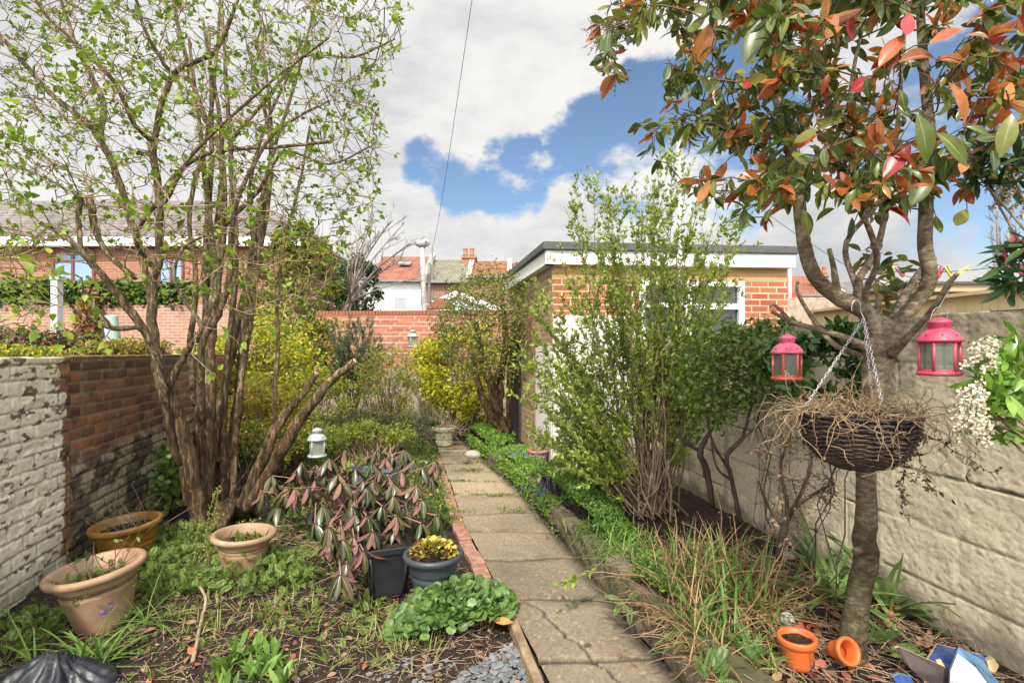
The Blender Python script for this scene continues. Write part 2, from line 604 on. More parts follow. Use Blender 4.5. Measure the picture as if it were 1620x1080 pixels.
def smooth_path(pts, n=24):
    """Catmull-Rom through points (k,d) → (n,d)"""
    p = np.asarray(pts, float); k = len(p)
    q = np.vstack([2 * p[0] - p[1], p, 2 * p[-1] - p[-2]])
    out = []
    for u in np.linspace(0, k - 1 - 1e-6, n):
        i = int(u); t = u - i
        a, b, c, d = q[i], q[i + 1], q[i + 2], q[i + 3]
        out.append(0.5 * (2 * b + (c - a) * t + (2 * a - 5 * b + 4 * c - d) * t * t + (3 * b - a - 3 * c + d) * t ** 3))
    return np.array(out)


def limb(mb, pts, n=None, k=9, mi=0, jit=0.10, knots=0.06, seed=0, rs=1.0):
    """pts: (px, py, Y, radius in px) traced on the photograph"""
    rng = np.random.default_rng(seed + 5)
    q = []
    for px, py, Y, r in pts:
        a = at(px, py, Y); q.append([*a, r / F * Y * rs])
    n = n or max(6, len(pts) * 5)
    S = smooth_path(q, n)
    S[1:-1, :3] += rng.normal(size=(n - 2, 3)) * jit * S[1:-1, 3:4]
    S[:, 3] *= 1 + rng.normal(size=n) * knots
    mb.tubes(S[:, :3], S[None, :, 3], k, mi)
    return S


def attract(nodes, radii, tips, rng, step=0.10, bend=0.25, upcost=0.6, rtip=0.0016, shrink=0.72, rmax=0.010):
    """branches reaching the tips from the nearest wood so far; returns list of (points, radii) and end directions"""
    cap = len(nodes) + len(tips) * 5
    X = np.zeros((cap, 3)); R = np.zeros(cap); n = len(nodes)
    X[:n] = nodes; R[:n] = radii
    base = np.linalg.norm(tips[:, None, :] - nodes[None, ::2, :], axis=2).min(1)
    order = np.argsort(base); paths = []; ends = []
    for j in order:
        t = tips[j]; d = t - X[:n]; dist = np.linalg.norm(d, axis=1)
        cost = dist + upcost * np.maximum(0, -d[:, 2]) + 0.02 / (R[:n] + 0.004) * 0.02
        cost[dist < 0.03] = 9
        i = int(np.argmin(cost)); s = X[i]; L = dist[i]
        perp = rng.normal(size=3); perp[2] = abs(perp[2]) * 0.3
        m1 = s + (t - s) * 0.33 + perp * L * bend * 0.4 + np.array([0, 0, -0.05 * L])
        m2 = s + (t - s) * 0.70 + perp * L * bend * 0.3 + rng.normal(size=3) * L * 0.05
        pts = np.array([s, m1, m2, t])
        r0 = max(rtip * 1.3, min(R[i] * shrink, rtip + L * 0.011, rmax))
        rr = np.linspace(r0, rtip, 4)
        paths.append((pts, rr)); ends.append((t, unit(t - m2)))
        X[n:n + 3] = pts[1:]; R[n:n + 3] = rr[1:]; n += 3
    P = np.stack([p for p, _ in paths]); RR = np.stack([r for _, r in paths])
    E = np.array([e[0] for e in ends]); ED = np.array([e[1] for e in ends])
    return P, RR, E, ED


def in_poly(px, py, poly):
    poly = np.asarray(poly, float); x = np.asarray(px); y = np.asarray(py); ins = np.zeros(x.shape, bool); j = len(poly) - 1
    for i in range(len(poly)):
        xi, yi = poly[i]; xj, yj = poly[j]
        c = ((yi > y) != (yj > y)) & (x < (xj - xi) * (y - yi) / (yj - yi + 1e-12) + xi)
        ins ^= c; j = i
    return ins


def sample_poly(poly, n, rng=None):
    rng = rng or RNG
    poly = np.asarray(poly, float); lo = poly.min(0); hi = poly.max(0); out = np.zeros((0, 2))
    while len(out) < n:
        q = rng.uniform(lo, hi, (n * 3, 2)); q = q[in_poly(q[:, 0], q[:, 1], poly)]; out = np.vstack([out, q])
    return out[:n]


def ground_poly(pxpoly, z=0.0):
    """image polygon laid down on the ground → (k,2) world xy"""
    return np.array([gp(x, y, z)[:2] for x, y in pxpoly])

# ================================================================== THE SETTING
PL = np.array([gp(*p)[:2] for p in [(925, 1220), (870, 1080), (822, 990), (775, 905), (737, 835), (716, 775), (702, 735), (692, 705), (684, 688)]])
PR = np.array([gp(*p)[:2] for p in [(1220, 1240), (1078, 1080), (992, 985), (932, 905), (884, 850), (840, 795), (795, 752), (752, 715), (735, 698)]])


def edge_x(E, y):
    return np.interp(y, E[:, 1], E[:, 0])


def soil_h(x, y):
    """left hand bed and everything behind; the path lies in a shallow trench of it"""
    h = (fbm(x * 1.3, y * 1.3, 3) - .5) * .07 + (fbm(x * 9, y * 9, 7, 3) - .5) * .035 + (vnoise(x * 40, y * 40, 9) - .5) * .012
    h = h - 0.015
    inp = (x > edge_x(PL, y) - .05) & (x < edge_x(PR, y) + .1) & (y < 8.6)
    d = np.clip((edge_x(PL, y) - x) / .25, 0, 1)
    h = np.where(inp, -0.07, h * d + (1 - d) * -0.022)
    return h


def bed_h(x, y):
    return .185 + (fbm(x * 2, y * 2, 13) - .5) * .06 + (fbm(x * 12, y * 12, 17, 3) - .5) * .035 + (vnoise(x * 45, y * 45, 19) - .5) * .01


soil_m = surf('soil', [(.012, .008, .006), (.03, .019, .013), (.055, .036, .024), (.10, .07, .045)], scale=38, rough=.95, bump=.9, bdist=.02, bscale=90, spec=.2, detail=8)


def pebble_soil():
    """dark compost with pale grit and bark flecks"""
    m, nt, b, out = new_mat('compost')
    tc = nt.nodes.new('ShaderNodeTexCoord')
    n = tex_noise(nt, 6, 8, .7)
    r = ramp(nt, [(.3, (.010, .007, .006)), (.55, (.028, .018, .013)), (.75, (.06, .042, .028))])
    nt.links.new(n.outputs['Fac'], r.inputs[0])
    vo = nt.nodes.new('ShaderNodeTexVoronoi'); vo.inputs['Scale'].default_value = 95; nt.links.new(tc.outputs['Object'], vo.inputs['Vector'])
    sp = nt.nodes.new('ShaderNodeSeparateColor'); nt.links.new(vo.outputs['Color'], sp.inputs[0])
    mr = nt.nodes.new('ShaderNodeMapRange'); mr.inputs[1].default_value = .78; mr.inputs[2].default_value = .82
    nt.links.new(sp.outputs[0], mr.inputs[0])
    near = nt.nodes.new('ShaderNodeMapRange'); near.inputs[1].default_value = .36; near.inputs[2].default_value = .28
    nt.links.new(vo.outputs['Distance'], near.inputs[0])
    mu = nt.nodes.new('ShaderNodeMath'); mu.operation = 'MULTIPLY'; nt.links.new(mr.outputs[0], mu.inputs[0]); nt.links.new(near.outputs[0], mu.inputs[1])
    rc = ramp(nt, [(0, (.10, .06, .035)), (.5, (.22, .16, .10)), (1, (.33, .27, .19))]); nt.links.new(sp.outputs[1], rc.inputs[0])
    mx = nt.nodes.new('ShaderNodeMix'); mx.data_type = 'RGBA'; nt.links.new(mu.outputs[0], mx.inputs[0]); nt.links.new(r.outputs[0], mx.inputs[6]); nt.links.new(rc.outputs[0], mx.inputs[7])
    nt.links.new(mx.outputs[2], b.inputs['Base Color']); b.inputs['Roughness'].default_value = .9; b.inputs['Specular IOR Level'].default_value = .3
    ad = nt.nodes.new('ShaderNodeMath'); ad.operation = 'ADD'; nt.links.new(n.outputs['Fac'], ad.inputs[0]); nt.links.new(mu.outputs[0], ad.inputs[1])
    add_bump(nt, b, ad.outputs[0], .8, .012)
    return m


compost = pebble_soil()


def ground():
    # wide land to the horizon, lower than the garden
    mb = MB(); R = 400.0
    mb.add([[-R, -40, -.25], [R, -40, -.25], [R, R * 1.6, -.25], [-R, R * 1.6, -.25]], [[0, 1, 2, 3]])
    solo('ground', mb, surf('far_land', [(.05, .06, .03), (.08, .08, .05), (.12, .11, .08)], 0.3, .95), kind='structure')
    xs = np.concatenate([np.arange(-4.2, 1.2, .022), np.arange(1.2, 3.0, .08)]); ys = np.concatenate([np.arange(.6, 5, .022), np.arange(5, 13, .06)])
    X, Y = np.meshgrid(xs, ys); Z = soil_h(X, Y)
    mb = MB(); mb.grid(np.stack([X, Y, Z], -1))
    solo('garden_soil', mb, compost, kind='structure')


ground()


def path():
    rows = np.concatenate([np.arange(.9, 4.5, .014), np.arange(4.5, 8.6, .03)])
    u = np.linspace(0, 1, 64)
    xl = edge_x(PL, rows)[:, None]; xr = edge_x(PR, rows)[:, None]
    X = xl + (xr - xl) * u; Y = np.broadcast_to(rows[:, None], X.shape)
    z = .004 + (fbm(X * 3, Y * 3, 21) - .5) * .014 + (fbm(X * 30, Y * 30, 22, 3) - .5) * .006
    joints = [1.75, 2.42, 3.02, 3.62, 4.15, 4.7, 5.25, 5.8, 6.35, 6.9, 7.45, 8.0]
    slab = np.zeros_like(X); gap = np.full(X.shape, 9.0)
    for i, j in enumerate(joints):
        yy = j + (X - .3) * .07 * (1 if i % 2 else -.4) + (vnoise(X * 6, i * 3.3 + 0 * X, 2) - .5) * .03
        slab = np.where(Y > yy, i + 1, slab); gap = np.minimum(gap, np.abs(Y - yy))
    crack = np.abs((X - (edge_x(PL, Y) + .13 + .22 * (3.0 - Y) + (fbm(X * 0, Y * 9, 31) - .5) * .10)))
    crack = np.where((Y < 3.0) & (Y > 1.6), crack, 9)
    g = np.minimum(gap / 1.3, crack * 1.5)
    z = z - .02 * (1 - sstep(g, .002, .013)) + (hash2(slab, 1) - .5) * .010 * sstep(g, 0, .05) + (hash2(slab, 4) - .5) * .05 * (X - .3)
    base = np.array([.20, .158, .108])[None, None] * (.75 + .5 * fbm(X * 2.5, Y * 2.5, 41))[..., None] * (.82 + .36 * hash2(slab, 9))[..., None]
    spk = vnoise(X * 110, Y * 110, 43)
    far = sstep(Y, 3.4, 5.4)[..., None]  # sunlit far stretch painted into the slab colour, paler with distance
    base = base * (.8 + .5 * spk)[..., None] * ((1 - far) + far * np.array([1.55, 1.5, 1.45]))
    pale = sstep(vnoise(X * 95 + 3, Y * 95, 5), .86, .95)[..., None]
    base = base * (1 - pale) + np.array([.33, .28, .21]) * pale
    moss = sstep(fbm(X * 5, Y * 5, 51), .55, .75) * (.35 + .65 * (1 - sstep(g, .0, .10)))
    base = base * (1 - .6 * moss[..., None]) + np.array([.06, .07, .025]) * .6 * moss[..., None]
    joint_edge_dark = np.maximum(1 - sstep(g, .003, .016), sstep(X, edge_x(PR, Y) - .12 + .1 * (fbm(X * 6, Y * 6, 61) - .5), edge_x(PR, Y)) * .85)[..., None]  # darker in the joints, the crack and along the right edge
    base = base * (1 - joint_edge_dark) + np.array([.028, .021, .014]) * joint_edge_dark
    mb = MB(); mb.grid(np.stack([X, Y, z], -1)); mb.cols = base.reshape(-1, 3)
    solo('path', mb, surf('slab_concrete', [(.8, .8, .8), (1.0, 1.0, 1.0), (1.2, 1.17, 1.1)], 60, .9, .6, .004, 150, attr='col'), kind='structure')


path()


def kerb():
    """rough concrete edging along the right of the path that holds up the raised bed"""
    ys = np.concatenate([np.arange(.9, 5, .016), np.arange(5, 8.1, .03)])
    xr = edge_x(PR, ys) - .005
    hh = np.interp(ys, [0, 2.5, 4.5, 6, 8], [.235, .225, .20, .19, .16])
    prof = np.concatenate([np.stack([np.zeros(16), np.linspace(-.06, 1, 16)], 1), np.stack([np.linspace(.012, .11, 7), np.full(7, 1.03)], 1), np.stack([np.full(3, .12), np.array([.95, .75, .5])], 1)])
    X = xr[:, None] + prof[None, :, 0]; Y = np.broadcast_to(ys[:, None], X.shape); Z = prof[None, :, 1] * hh[:, None]
    stone = np.floor((Y + .2 * vnoise(Y * 1.1, Y * 0, 3)) / .62); fy = (Y + .2 * vnoise(Y * 1.1, Y * 0, 3)) / .62 - stone
    gp_ = np.minimum(fy, 1 - fy) * .62
    near = sstep(Y, 3.5, 5)
    X = X + (fbm(Y * 3.1, Z * 5, 5) - .5) * .07 + (fbm(Y * 14, Z * 16 + X * 12, 8, 4) - .5) * .06 + (hash2(stone, 2) - .5) * (.02 + .05 * near)
    X = X + .03 * (1 - sstep(gp_, 0, .02)) * (prof[None, :, 0] < .02)
    Z = Z + (fbm(Y * 2, X * 3, 15) - .5) * .05 * (Z > .02) + (hash2(stone, 5) - .5) * .05 * (Z > .02) * near + (fbm(Y * 16, X * 20, 16, 4) - .5) * .034
    Z = Z - .05 * (1 - sstep(gp_, 0, .018)) * (Z > .1)
    c = np.array([.15, .12, .08]) * (.5 + .9 * fbm(Y * 5, Z * 9 + X * 5, 25))[..., None]
    mo = sstep(fbm(Y * 6 + 9, Z * 10, 27), .40, .60)[..., None] * .8
    c = c * (1 - mo) + np.array([.06, .065, .022]) * mo
    foot_dark = (1 - sstep(Z, .0, .07))[..., None] * .6  # darker towards the foot of the face
    c = c * (1 - foot_dark) + np.array([.03, .024, .017]) * foot_dark
    mb = MB(); mb.grid(np.stack([X, Y, Z], -1)); mb.cols = c.reshape(-1, 3)
    solo('edging_wall', mb, surf('old_concrete', [(.75, .75, .75), (1, 1, 1), (1.25, 1.2, 1.1)], 45, .95, .9, .008, 90, attr='col'),
         'low crumbling concrete edging wall along the right side of the slab path', 'edging wall', (float(xr[90]), 2.2, 0))


kerb()


def bed():
    ys = np.concatenate([np.arange(.8, 5, .024), np.arange(5, 9.5, .06)])
    xl = edge_x(PR, ys) + .07; xr = np.maximum(2.40 - .137 * ys, .9)
    u = np.linspace(0, 1, 90)
    X = xl[:, None] + (xr - xl)[:, None] * u; Y = np.broadcast_to(ys[:, None], X.shape)
    Z = bed_h(X, Y) - .05 * (1 - sstep(u, 0, .06))[None]
    mb = MB(); mb.grid(np.stack([X, Y, Z], -1))
    solo('raised_bed_soil', mb, compost, kind='structure')


bed()


# ---- walls whose brickwork is modelled
def wall_sheet(p0, p1, z0, ztop, thick, res, fn, toward):
    """front face and coping as one displaced sheet. fn(u, z, top) → (outward displacement, colour)"""
    p0 = np.array(p0, float); p1 = np.array(p1, float); L = np.linalg.norm(p1 - p0); ax = (p1 - p0) / L
    nr = np.array([ax[1], -ax[0]]);
    if np.dot(nr, np.array(toward) - p0) < 0: nr = -nr
    us = np.arange(0, L + res, res); nz = int((max(np.atleast_1d(ztop)) - z0) / res) + 1
    s = np.linspace(0, 1, nz); nt_ = max(3, int(thick / (res * 2)))
    U = np.repeat(us[None], nz + nt_, 0)
    zt = np.interp(us, [0, L], np.broadcast_to(ztop, (2,)))
    Z = np.concatenate([z0 + (zt[None] - z0) * s[:, None], np.repeat(zt[None], nt_, 0)])
    back = np.concatenate([np.zeros(nz), np.linspace(0.004, thick, nt_)])[:, None] * np.ones_like(U)
    top = np.zeros_like(U); top[nz:] = 1
    h, col = fn(U, Z + 0, top, back)
    x = p0[0] + ax[0] * U + nr[0] * (h * (1 - top) - back); y = p0[1] + ax[1] * U + nr[1] * (h * (1 - top) - back); z = Z + h * top * .6
    mb = MB(); mb.grid(np.stack([x, y, z], -1))
    # plain back face and ends
    n0 = mb.n
    b0 = np.array([*(p0 - nr * thick), z0]); b1 = np.array([*(p1 - nr * thick), z0])
    mb.add([b0, b1, b1 + [0, 0, zt[-1] - z0], b0 + [0, 0, zt[0] - z0], [*p0, z0], [*p0, zt[0]], [*p1, z0], [*p1, zt[-1]]], [[0, 1, 2, 3], [0, 3, 5, 4], [1, 6, 7, 2]])
    c = np.vstack([col.reshape(-1, 3), np.tile(col.reshape(-1, 3).mean(0), (8, 1))])
    mb.cols = c
    return mb


def bricks(u, z, bw, bh, mw, seed=0, wav=.0):
    z = z + (fbm(u * 1.2, z * 1.2, seed + 70) - .5) * wav
    row = np.floor(z / bh); uu = u / bw + .5 * (row % 2) + (hash2(row, 3, seed) - .5) * .16
    colm = np.floor(uu)
    fu = (uu - colm) * bw; fz = z - row * bh
    d = np.minimum(np.minimum(fu, bw - fu), np.minimum(fz, bh - fz)) - mw / 2
    return row, colm, d


def lw_x(y): return -2.051 - .284 * y


def white_fn(u, z, top, back):
    row, cm, d = bricks(u + back, z, .235, .092, .014, 1, .02)
    edge = sstep(d + (fbm(u * 40, z * 40, 2, 3) - .5) * .012, -.003, .003)
    h = edge * .009 + (hash2(row, cm, 3) - .5) * .005 + (fbm(u * 5, z * 6, 5, 4) - .5) * .010 + (fbm(u * 45, z * 45, 6, 3) - .5) * .006
    h = h - .008 * sstep(fbm(u * 4 + 3, z * 8, 8), .62, .70)
    c = np.array([.80, .745, .585]) * (.84 + .3 * fbm(u * 12, z * 12, 9))[..., None]
    chip = sstep(fbm(u * 15, z * 34, 10, 5) + (z > 1.2) * .07 + (1 - edge) * .05, .672, .70)[..., None]
    c = c * (1 - chip) + (np.array([.13, .10, .065]) + np.array([.10, .07, .04]) * hash2(row, cm, 8)[..., None]) * chip
    en = sstep(u + (fbm(u * 9, z * 9, 18, 4) - .5) * .16 + (hash2(row, 1, 4) - .5) * .05, 2.63, 2.655)[..., None]
    c = c * (1 - en) + (np.array([.20, .10, .05]) * (.6 + .9 * hash2(row, cm, 8)[..., None]) * (edge[..., None] * .8 + .2)) * en
    lo = (1 - sstep(z + (fbm(u * 3, z * 3, 12) - .5) * .3, .02, .25))[..., None] * .55
    c = c * (1 - lo) + np.array([.14, .15, .08]) * lo
    mor = (1 - edge)[..., None] * sstep(fbm(u * 5, z * 5, 14), .40, .6)[..., None] * .6
    c = c * (1 - mor) + np.array([.26, .23, .17]) * mor
    mt = top[..., None] * .6 * sstep(fbm(u * 20, back * 20, 16), .4, .6)[..., None]
    c = c * (1 - mt) + np.array([.12, .12, .06]) * mt
    return h, c


def red_fn(u, z, top, back):
    rowz = z
    row, cm, d = bricks(u + back * .5, rowz, .222, .083, .011, 5, .015)
    low = 1 - sstep(z + (fbm(u * 2.5, z * 3, 33) - .5) * .12 + .0, .66, .74)
    edge = sstep(d + (fbm(u * 50, z * 50, 22, 3) - .5) * .008, -.003, .006)
    h = edge * .010 + (hash2(row, cm, 23) - .5) * .007 + (fbm(u * 30, z * 30, 26, 3) - .5) * .006 + low * (.012 + (fbm(u * 9, z * 14, 27, 4) - .5) * .04)
    r = hash2(row, cm, 28)[..., None]
    c = np.array([.17, .078, .034]) * (1 - r) + np.array([.34, .15, .065]) * r
    c = c * (.65 + .7 * fbm(u * 14, z * 14, 29))[..., None]
    sp = sstep(fbm(u * 3 + 5, z * 3, 30), .45, .62)[..., None]
    c = c * (1 - .5 * sp * (hash2(row, cm, 31)[..., None] > .4))
    upper = sstep(z, 1.05, 1.3)[..., None] * .45 * sstep(fbm(u * 2, z * 6, 35), .35, .6)[..., None]
    c = c * (1 - upper) + np.array([.13, .095, .045]) * upper
    c = c * edge[..., None] + np.array([.26, .22, .16]) * (1 - edge[..., None])
    lc = np.array([.12, .098, .07]) * (.5 + 1.0 * fbm(u * 20, z * 20, 36))[..., None]
    fl = sstep(fbm(u * 7, z * 11, 37, 4) + (u - 1.2) * .05, .44, .56)[..., None]
    lc = lc * (1 - fl) + np.array([.38, .33, .22]) * fl * (.7 + .5 * fbm(u * 30, z * 30, 38))[..., None]
    le = edge[..., None] * .7 + .3
    lc = lc * le
    L = low[..., None]
    return h, c * (1 - L) + lc * L


paint_m = surf('painted_brick', [(.9, .9, .9), (1, 1, 1), (1.06, 1.05, 1.03)], 25, .8, .5, .004, 120, attr='col')
redbrick_m = surf('weathered_brick', [(.85, .85, .85), (1, 1, 1), (1.2, 1.15, 1.1)], 40, .9, .6, .004, 130, attr='col')
mb = wall_sheet((lw_x(.9), .9), (lw_x(3.52), 3.52), -.12, 1.425, .26, .0075, white_fn, (0, 2))
solo('painted_wall', mb, paint_m, 'old brick garden wall with flaking cream white paint', 'brick wall', (lw_x(2), 2, 0))
mb = wall_sheet((lw_x(3.5) - .035, 3.5), (lw_x(12.3) - .035, 12.3), -.12, (1.43, 1.46), .23, .0135, red_fn, (0, 4))
solo('brick_wall', mb, redbrick_m, 'weathered red brick garden wall with black stained lower courses', 'brick wall', (lw_x(6), 6, 0))


def rw_x(y): return 2.279 - .137 * y


def block_fn(u, z, top, back):
    cz = z + (fbm(u * .8, z * 0, 51) - .5) * .02
    row, cm, d = bricks(u + .1, cz - .115, .62, .258, .006, 9, .01)
    joint = (1 - sstep(d + (fbm(u * 25, z * 25, 52, 3) - .5) * .010, -.002, .010))
    vis = sstep(fbm(u * 1.4, z * 2 + row * 3, 53), .30, .55)
    hz = np.minimum((cz - .115) % .258, .258 - (cz - .115) % .258)
    hj = 1 - sstep(hz + (fbm(u * 14, z * 5, 64, 5) - .5) * .022, .0, .006)
    deep = sstep(fbm(u * 1.4 + 4, row * 3.7, 54), .56, .62)
    pit = sstep(fbm(u * 50, z * 90, 55, 3), .60, .66)
    pit2 = sstep(fbm(u * 30, z * 55, 56, 3), .66, .70)
    h = -.003 * joint * vis - .002 * hj - .012 * hj * deep - .0020 * pit - .0010 * pit2 + (fbm(u * 2.5, z * 4, 57) - .5) * .020 + (fbm(u * 9, z * 14, 81, 3) - .5) * .004 + (fbm(u * 30, z * 40, 58, 3) - .5) * .004 + (hash2(row, cm, 59) - .5) * .008
    h = h + sstep(.16 - z, -.1, .12) * (fbm(u * 16, z * 16, 60) - .35) * .05
    c = np.array([.66, .58, .42]) * (.80 + .40 * fbm(u * 2.2, z * 3.5, 61))[..., None] * (.9 + .2 * fbm(u * 40, z * 40, 62))[..., None]
    warm = sstep(fbm(u * 1.3, z * 2.1, 63), .45, .7)[..., None]
    c = c * (1 - .5 * warm) + np.array([.62, .52, .33]) * .5 * warm
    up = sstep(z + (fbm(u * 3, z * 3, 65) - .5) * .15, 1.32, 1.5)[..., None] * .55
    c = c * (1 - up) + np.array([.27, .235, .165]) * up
    dr = (sstep(fbm(u * 9, z * .8, 66), .62, .76) * sstep(z, .1, .4))[..., None] * .5
    c = c * (1 - dr) + np.array([.17, .15, .10]) * dr
    jd = np.clip(joint * vis * .25 + hj * .12 + hj * deep * .9 + pit2 * .10 + pit * .16, 0, 1)[..., None]
    c = c * (1 - jd) + np.array([.08, .065, .045]) * jd
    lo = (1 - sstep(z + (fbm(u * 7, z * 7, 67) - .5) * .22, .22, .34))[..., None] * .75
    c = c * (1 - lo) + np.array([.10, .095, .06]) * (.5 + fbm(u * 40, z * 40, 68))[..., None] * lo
    gr = sstep(fbm(u * 3.1 + 7, z * 2.2, 69), .62, .74)[..., None] * sstep(1.0 - z, 0, .5)[..., None] * .5
    c = c * (1 - gr) + np.array([.12, .135, .06]) * gr
    t = top[..., None] * .5
    return h, c * (1 - t) + np.array([.15, .13, .10]) * t


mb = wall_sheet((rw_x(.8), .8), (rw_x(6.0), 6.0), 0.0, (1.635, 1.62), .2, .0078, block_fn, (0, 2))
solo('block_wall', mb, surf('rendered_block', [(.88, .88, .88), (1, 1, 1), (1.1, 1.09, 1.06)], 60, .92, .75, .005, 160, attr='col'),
     'cream concrete block wall with dark cracks behind the basket', 'block wall', (rw_x(2), 2, 0))


# ---- the shed with a flat roof
def shed():
    A = np.array([.47, 5.9]); B = np.array([3.30, 6.14]); C = np.array([-.02, 8.3])      # front left, front right, back left
    D_ = B + (C - A)
    g = thing('garden_shed', 'flat roofed brick outbuilding with white fascia and white framed window', 'outbuilding', (*A, 0))
    ax = unit(B - A); bx = unit(C - A); fn = np.array([ax[1], -ax[0]]); sn = np.array([bx[1] * -1, bx[0]])   # outward normals
    W = np.linalg.norm(B - A); Ls = np.linalg.norm(C - A)
    R = np.array([[ax[0], -fn[0], 0], [ax[1], -fn[1], 0], [0, 0, 1]])

    def fbox(mb, u0, u1, z0, z1, out0, out1):
        """box on the front face: u along, out = distance proud of the wall"""
        pts = []
        for z in (z0, z1):
            for o in (out0, out1):
                for u in (u0, u1):
                    p = A + ax * u + fn * o; pts.append([p[0], p[1], z])
        mb.add(pts, [[0, 1, 3, 2], [4, 6, 7, 5], [0, 4, 5, 1], [2, 3, 7, 6], [0, 2, 6, 4], [1, 5, 7, 3]])
        return mb

    def sbox(mb, u0, u1, z0, z1, out0, out1):
        pts = []
        for z in (z0, z1):
            for o in (out0, out1):
                for u in (u0, u1):
                    p = A + bx * u + sn * o; pts.append([p[0], p[1], z])
        mb.add(pts, [[0, 1, 3, 2], [4, 6, 7, 5], [0, 4, 5, 1], [2, 3, 7, 6], [0, 2, 6, 4], [1, 5, 7, 3]])
        return mb
    zt = 2.47
    wx0 = 1.02; wx1 = 2.30; wz0 = 1.35; wz1 = 2.31
    red = brickm('shed_brick', (.46, .15, .07), (.30, .075, .04), (.55, .45, .30))
    yel = brickm('yellow_brick', (.50, .30, .12), (.42, .22, .08), (.38, .32, .22), .225, .075)
    wh = surf('white_render', [(.62, .60, .55), (.72, .70, .65)], 3, .8, .2)
    whp = surf('white_gloss', [(.74, .75, .76), (.80, .81, .82)], 4, .4, .05)
    mb = MB()
    fbox(mb, 0, wx0, 0, wz1, -.2, 0); fbox(mb, wx1, W, 0, wz1, -.2, 0); fbox(mb, wx0, wx1, 0, wz0, -.2, 0)
    sbox(mb, .201, Ls, 0, zt, -.2, 0)
    q = [[*B, 0], [*D_, 0], [*D_, zt], [*B, zt]]
    mb.add(q, [[0, 1, 2, 3]]); mb.add([[*C, 0], [*D_, 0], [*D_, zt], [*C, zt]], [[0, 1, 2, 3]])
    part('wall', mb, red, g, False)
    part('side_wall', sbox(MB(), .0, Ls, .0, zt - .003, 0, .006), brickm('tan_brick', (.40, .235, .13), (.30, .165, .09), (.42, .34, .23)), g, False, 'tan brick side wall')
    mb = fbox(MB(), 0, W, wz1, zt + .01, -.2, .002)
    part('brick_band', mb, yel, g, False, 'yellow brick course above the window')
    mb = fbox(MB(), 0, .98, 0, 1.9, 0, .012); sbox(mb, 0, .75, 0, 1.55, .007, .016)
    part('render', mb, wh, g, False, 'white painted render on the lower wall')
    # fascia and felt
    mb = fbox(MB(), -.10, W + .04, zt, 2.625, .0, .10); sbox(mb, -.10, Ls + .1, zt, 2.625, .0, .10)
    part('fascia', mb, whp, g, False)
    felt = surf('roof_felt', [(.07, .072, .075), (.12, .12, .125)], 12, .95, .6, .01)
    mb = MB()
    pts = np.array([A - ax * .14 + fn * .13 - bx * 0, B + ax * .07 + fn * .13, D_ + ax * .07, C - ax * .16 + bx * .1, ])
    pts[0] = A + fn * .13 + sn * .13; pts[3] = C + sn * .13
    v = [[*p, 2.627] for p in pts] + [[*p, 2.72] for p in pts]
    mb.add(v, [[0, 3, 2, 1], [4, 5, 6, 7], [0, 1, 5, 4], [1, 2, 6, 5], [2, 3, 7, 6], [3, 0, 4, 7]])
    bevel(part('roof', mb, felt, g, False, 'grey felt covered flat roof edge'), .012)
    # window
    wf = MB()
    fbox(wf, wx0, wx1, wz1 - .06, wz1, -.06, .02); fbox(wf, wx0, wx1, wz0, wz0 + .06, -.06, .02)
    for a, b in ((wx0, wx0 + .07), (wx1 - .07, wx1), (1.58, 1.65)):
        fbox(wf, a, b, wz0 + .06, wz1 - .06, -.06, .018)
    fbox(wf, wx0 + .07, 1.58, 2.0, 2.05, -.06, .016); fbox(wf, 1.65, wx1 - .07, 1.98, 2.05, -.06, .016)
    fr = part('window', wf, whp, g, False, org=(*(A + ax * 1.6), 1.35))
    dark = glassm('dark_glass', (.03, .035, .04), .08)
    for (a, b, c, d) in ((wx0 + .07, 1.58, wz0 + .06, 2.0), (wx0 + .07, 1.58, 2.05, wz1 - .06), (1.65, wx1 - .07, wz0 + .06, 1.98), (1.65, wx1 - .07, 2.05, wz1 - .06)):
        part('pane', fbox(MB(), a, b, c, d, -.045, -.03), dark, fr, False)
    # dark timber post and door jamb far along the side
    part('door', sbox(MB(), 1.65, 2.2, .1, 1.9, .007, .03), surf('dark_door', [(.03, .03, .035), (.06, .055, .05)], 6, .7), g, False)


shed()


# ---- garden back wall
BW = 11.6


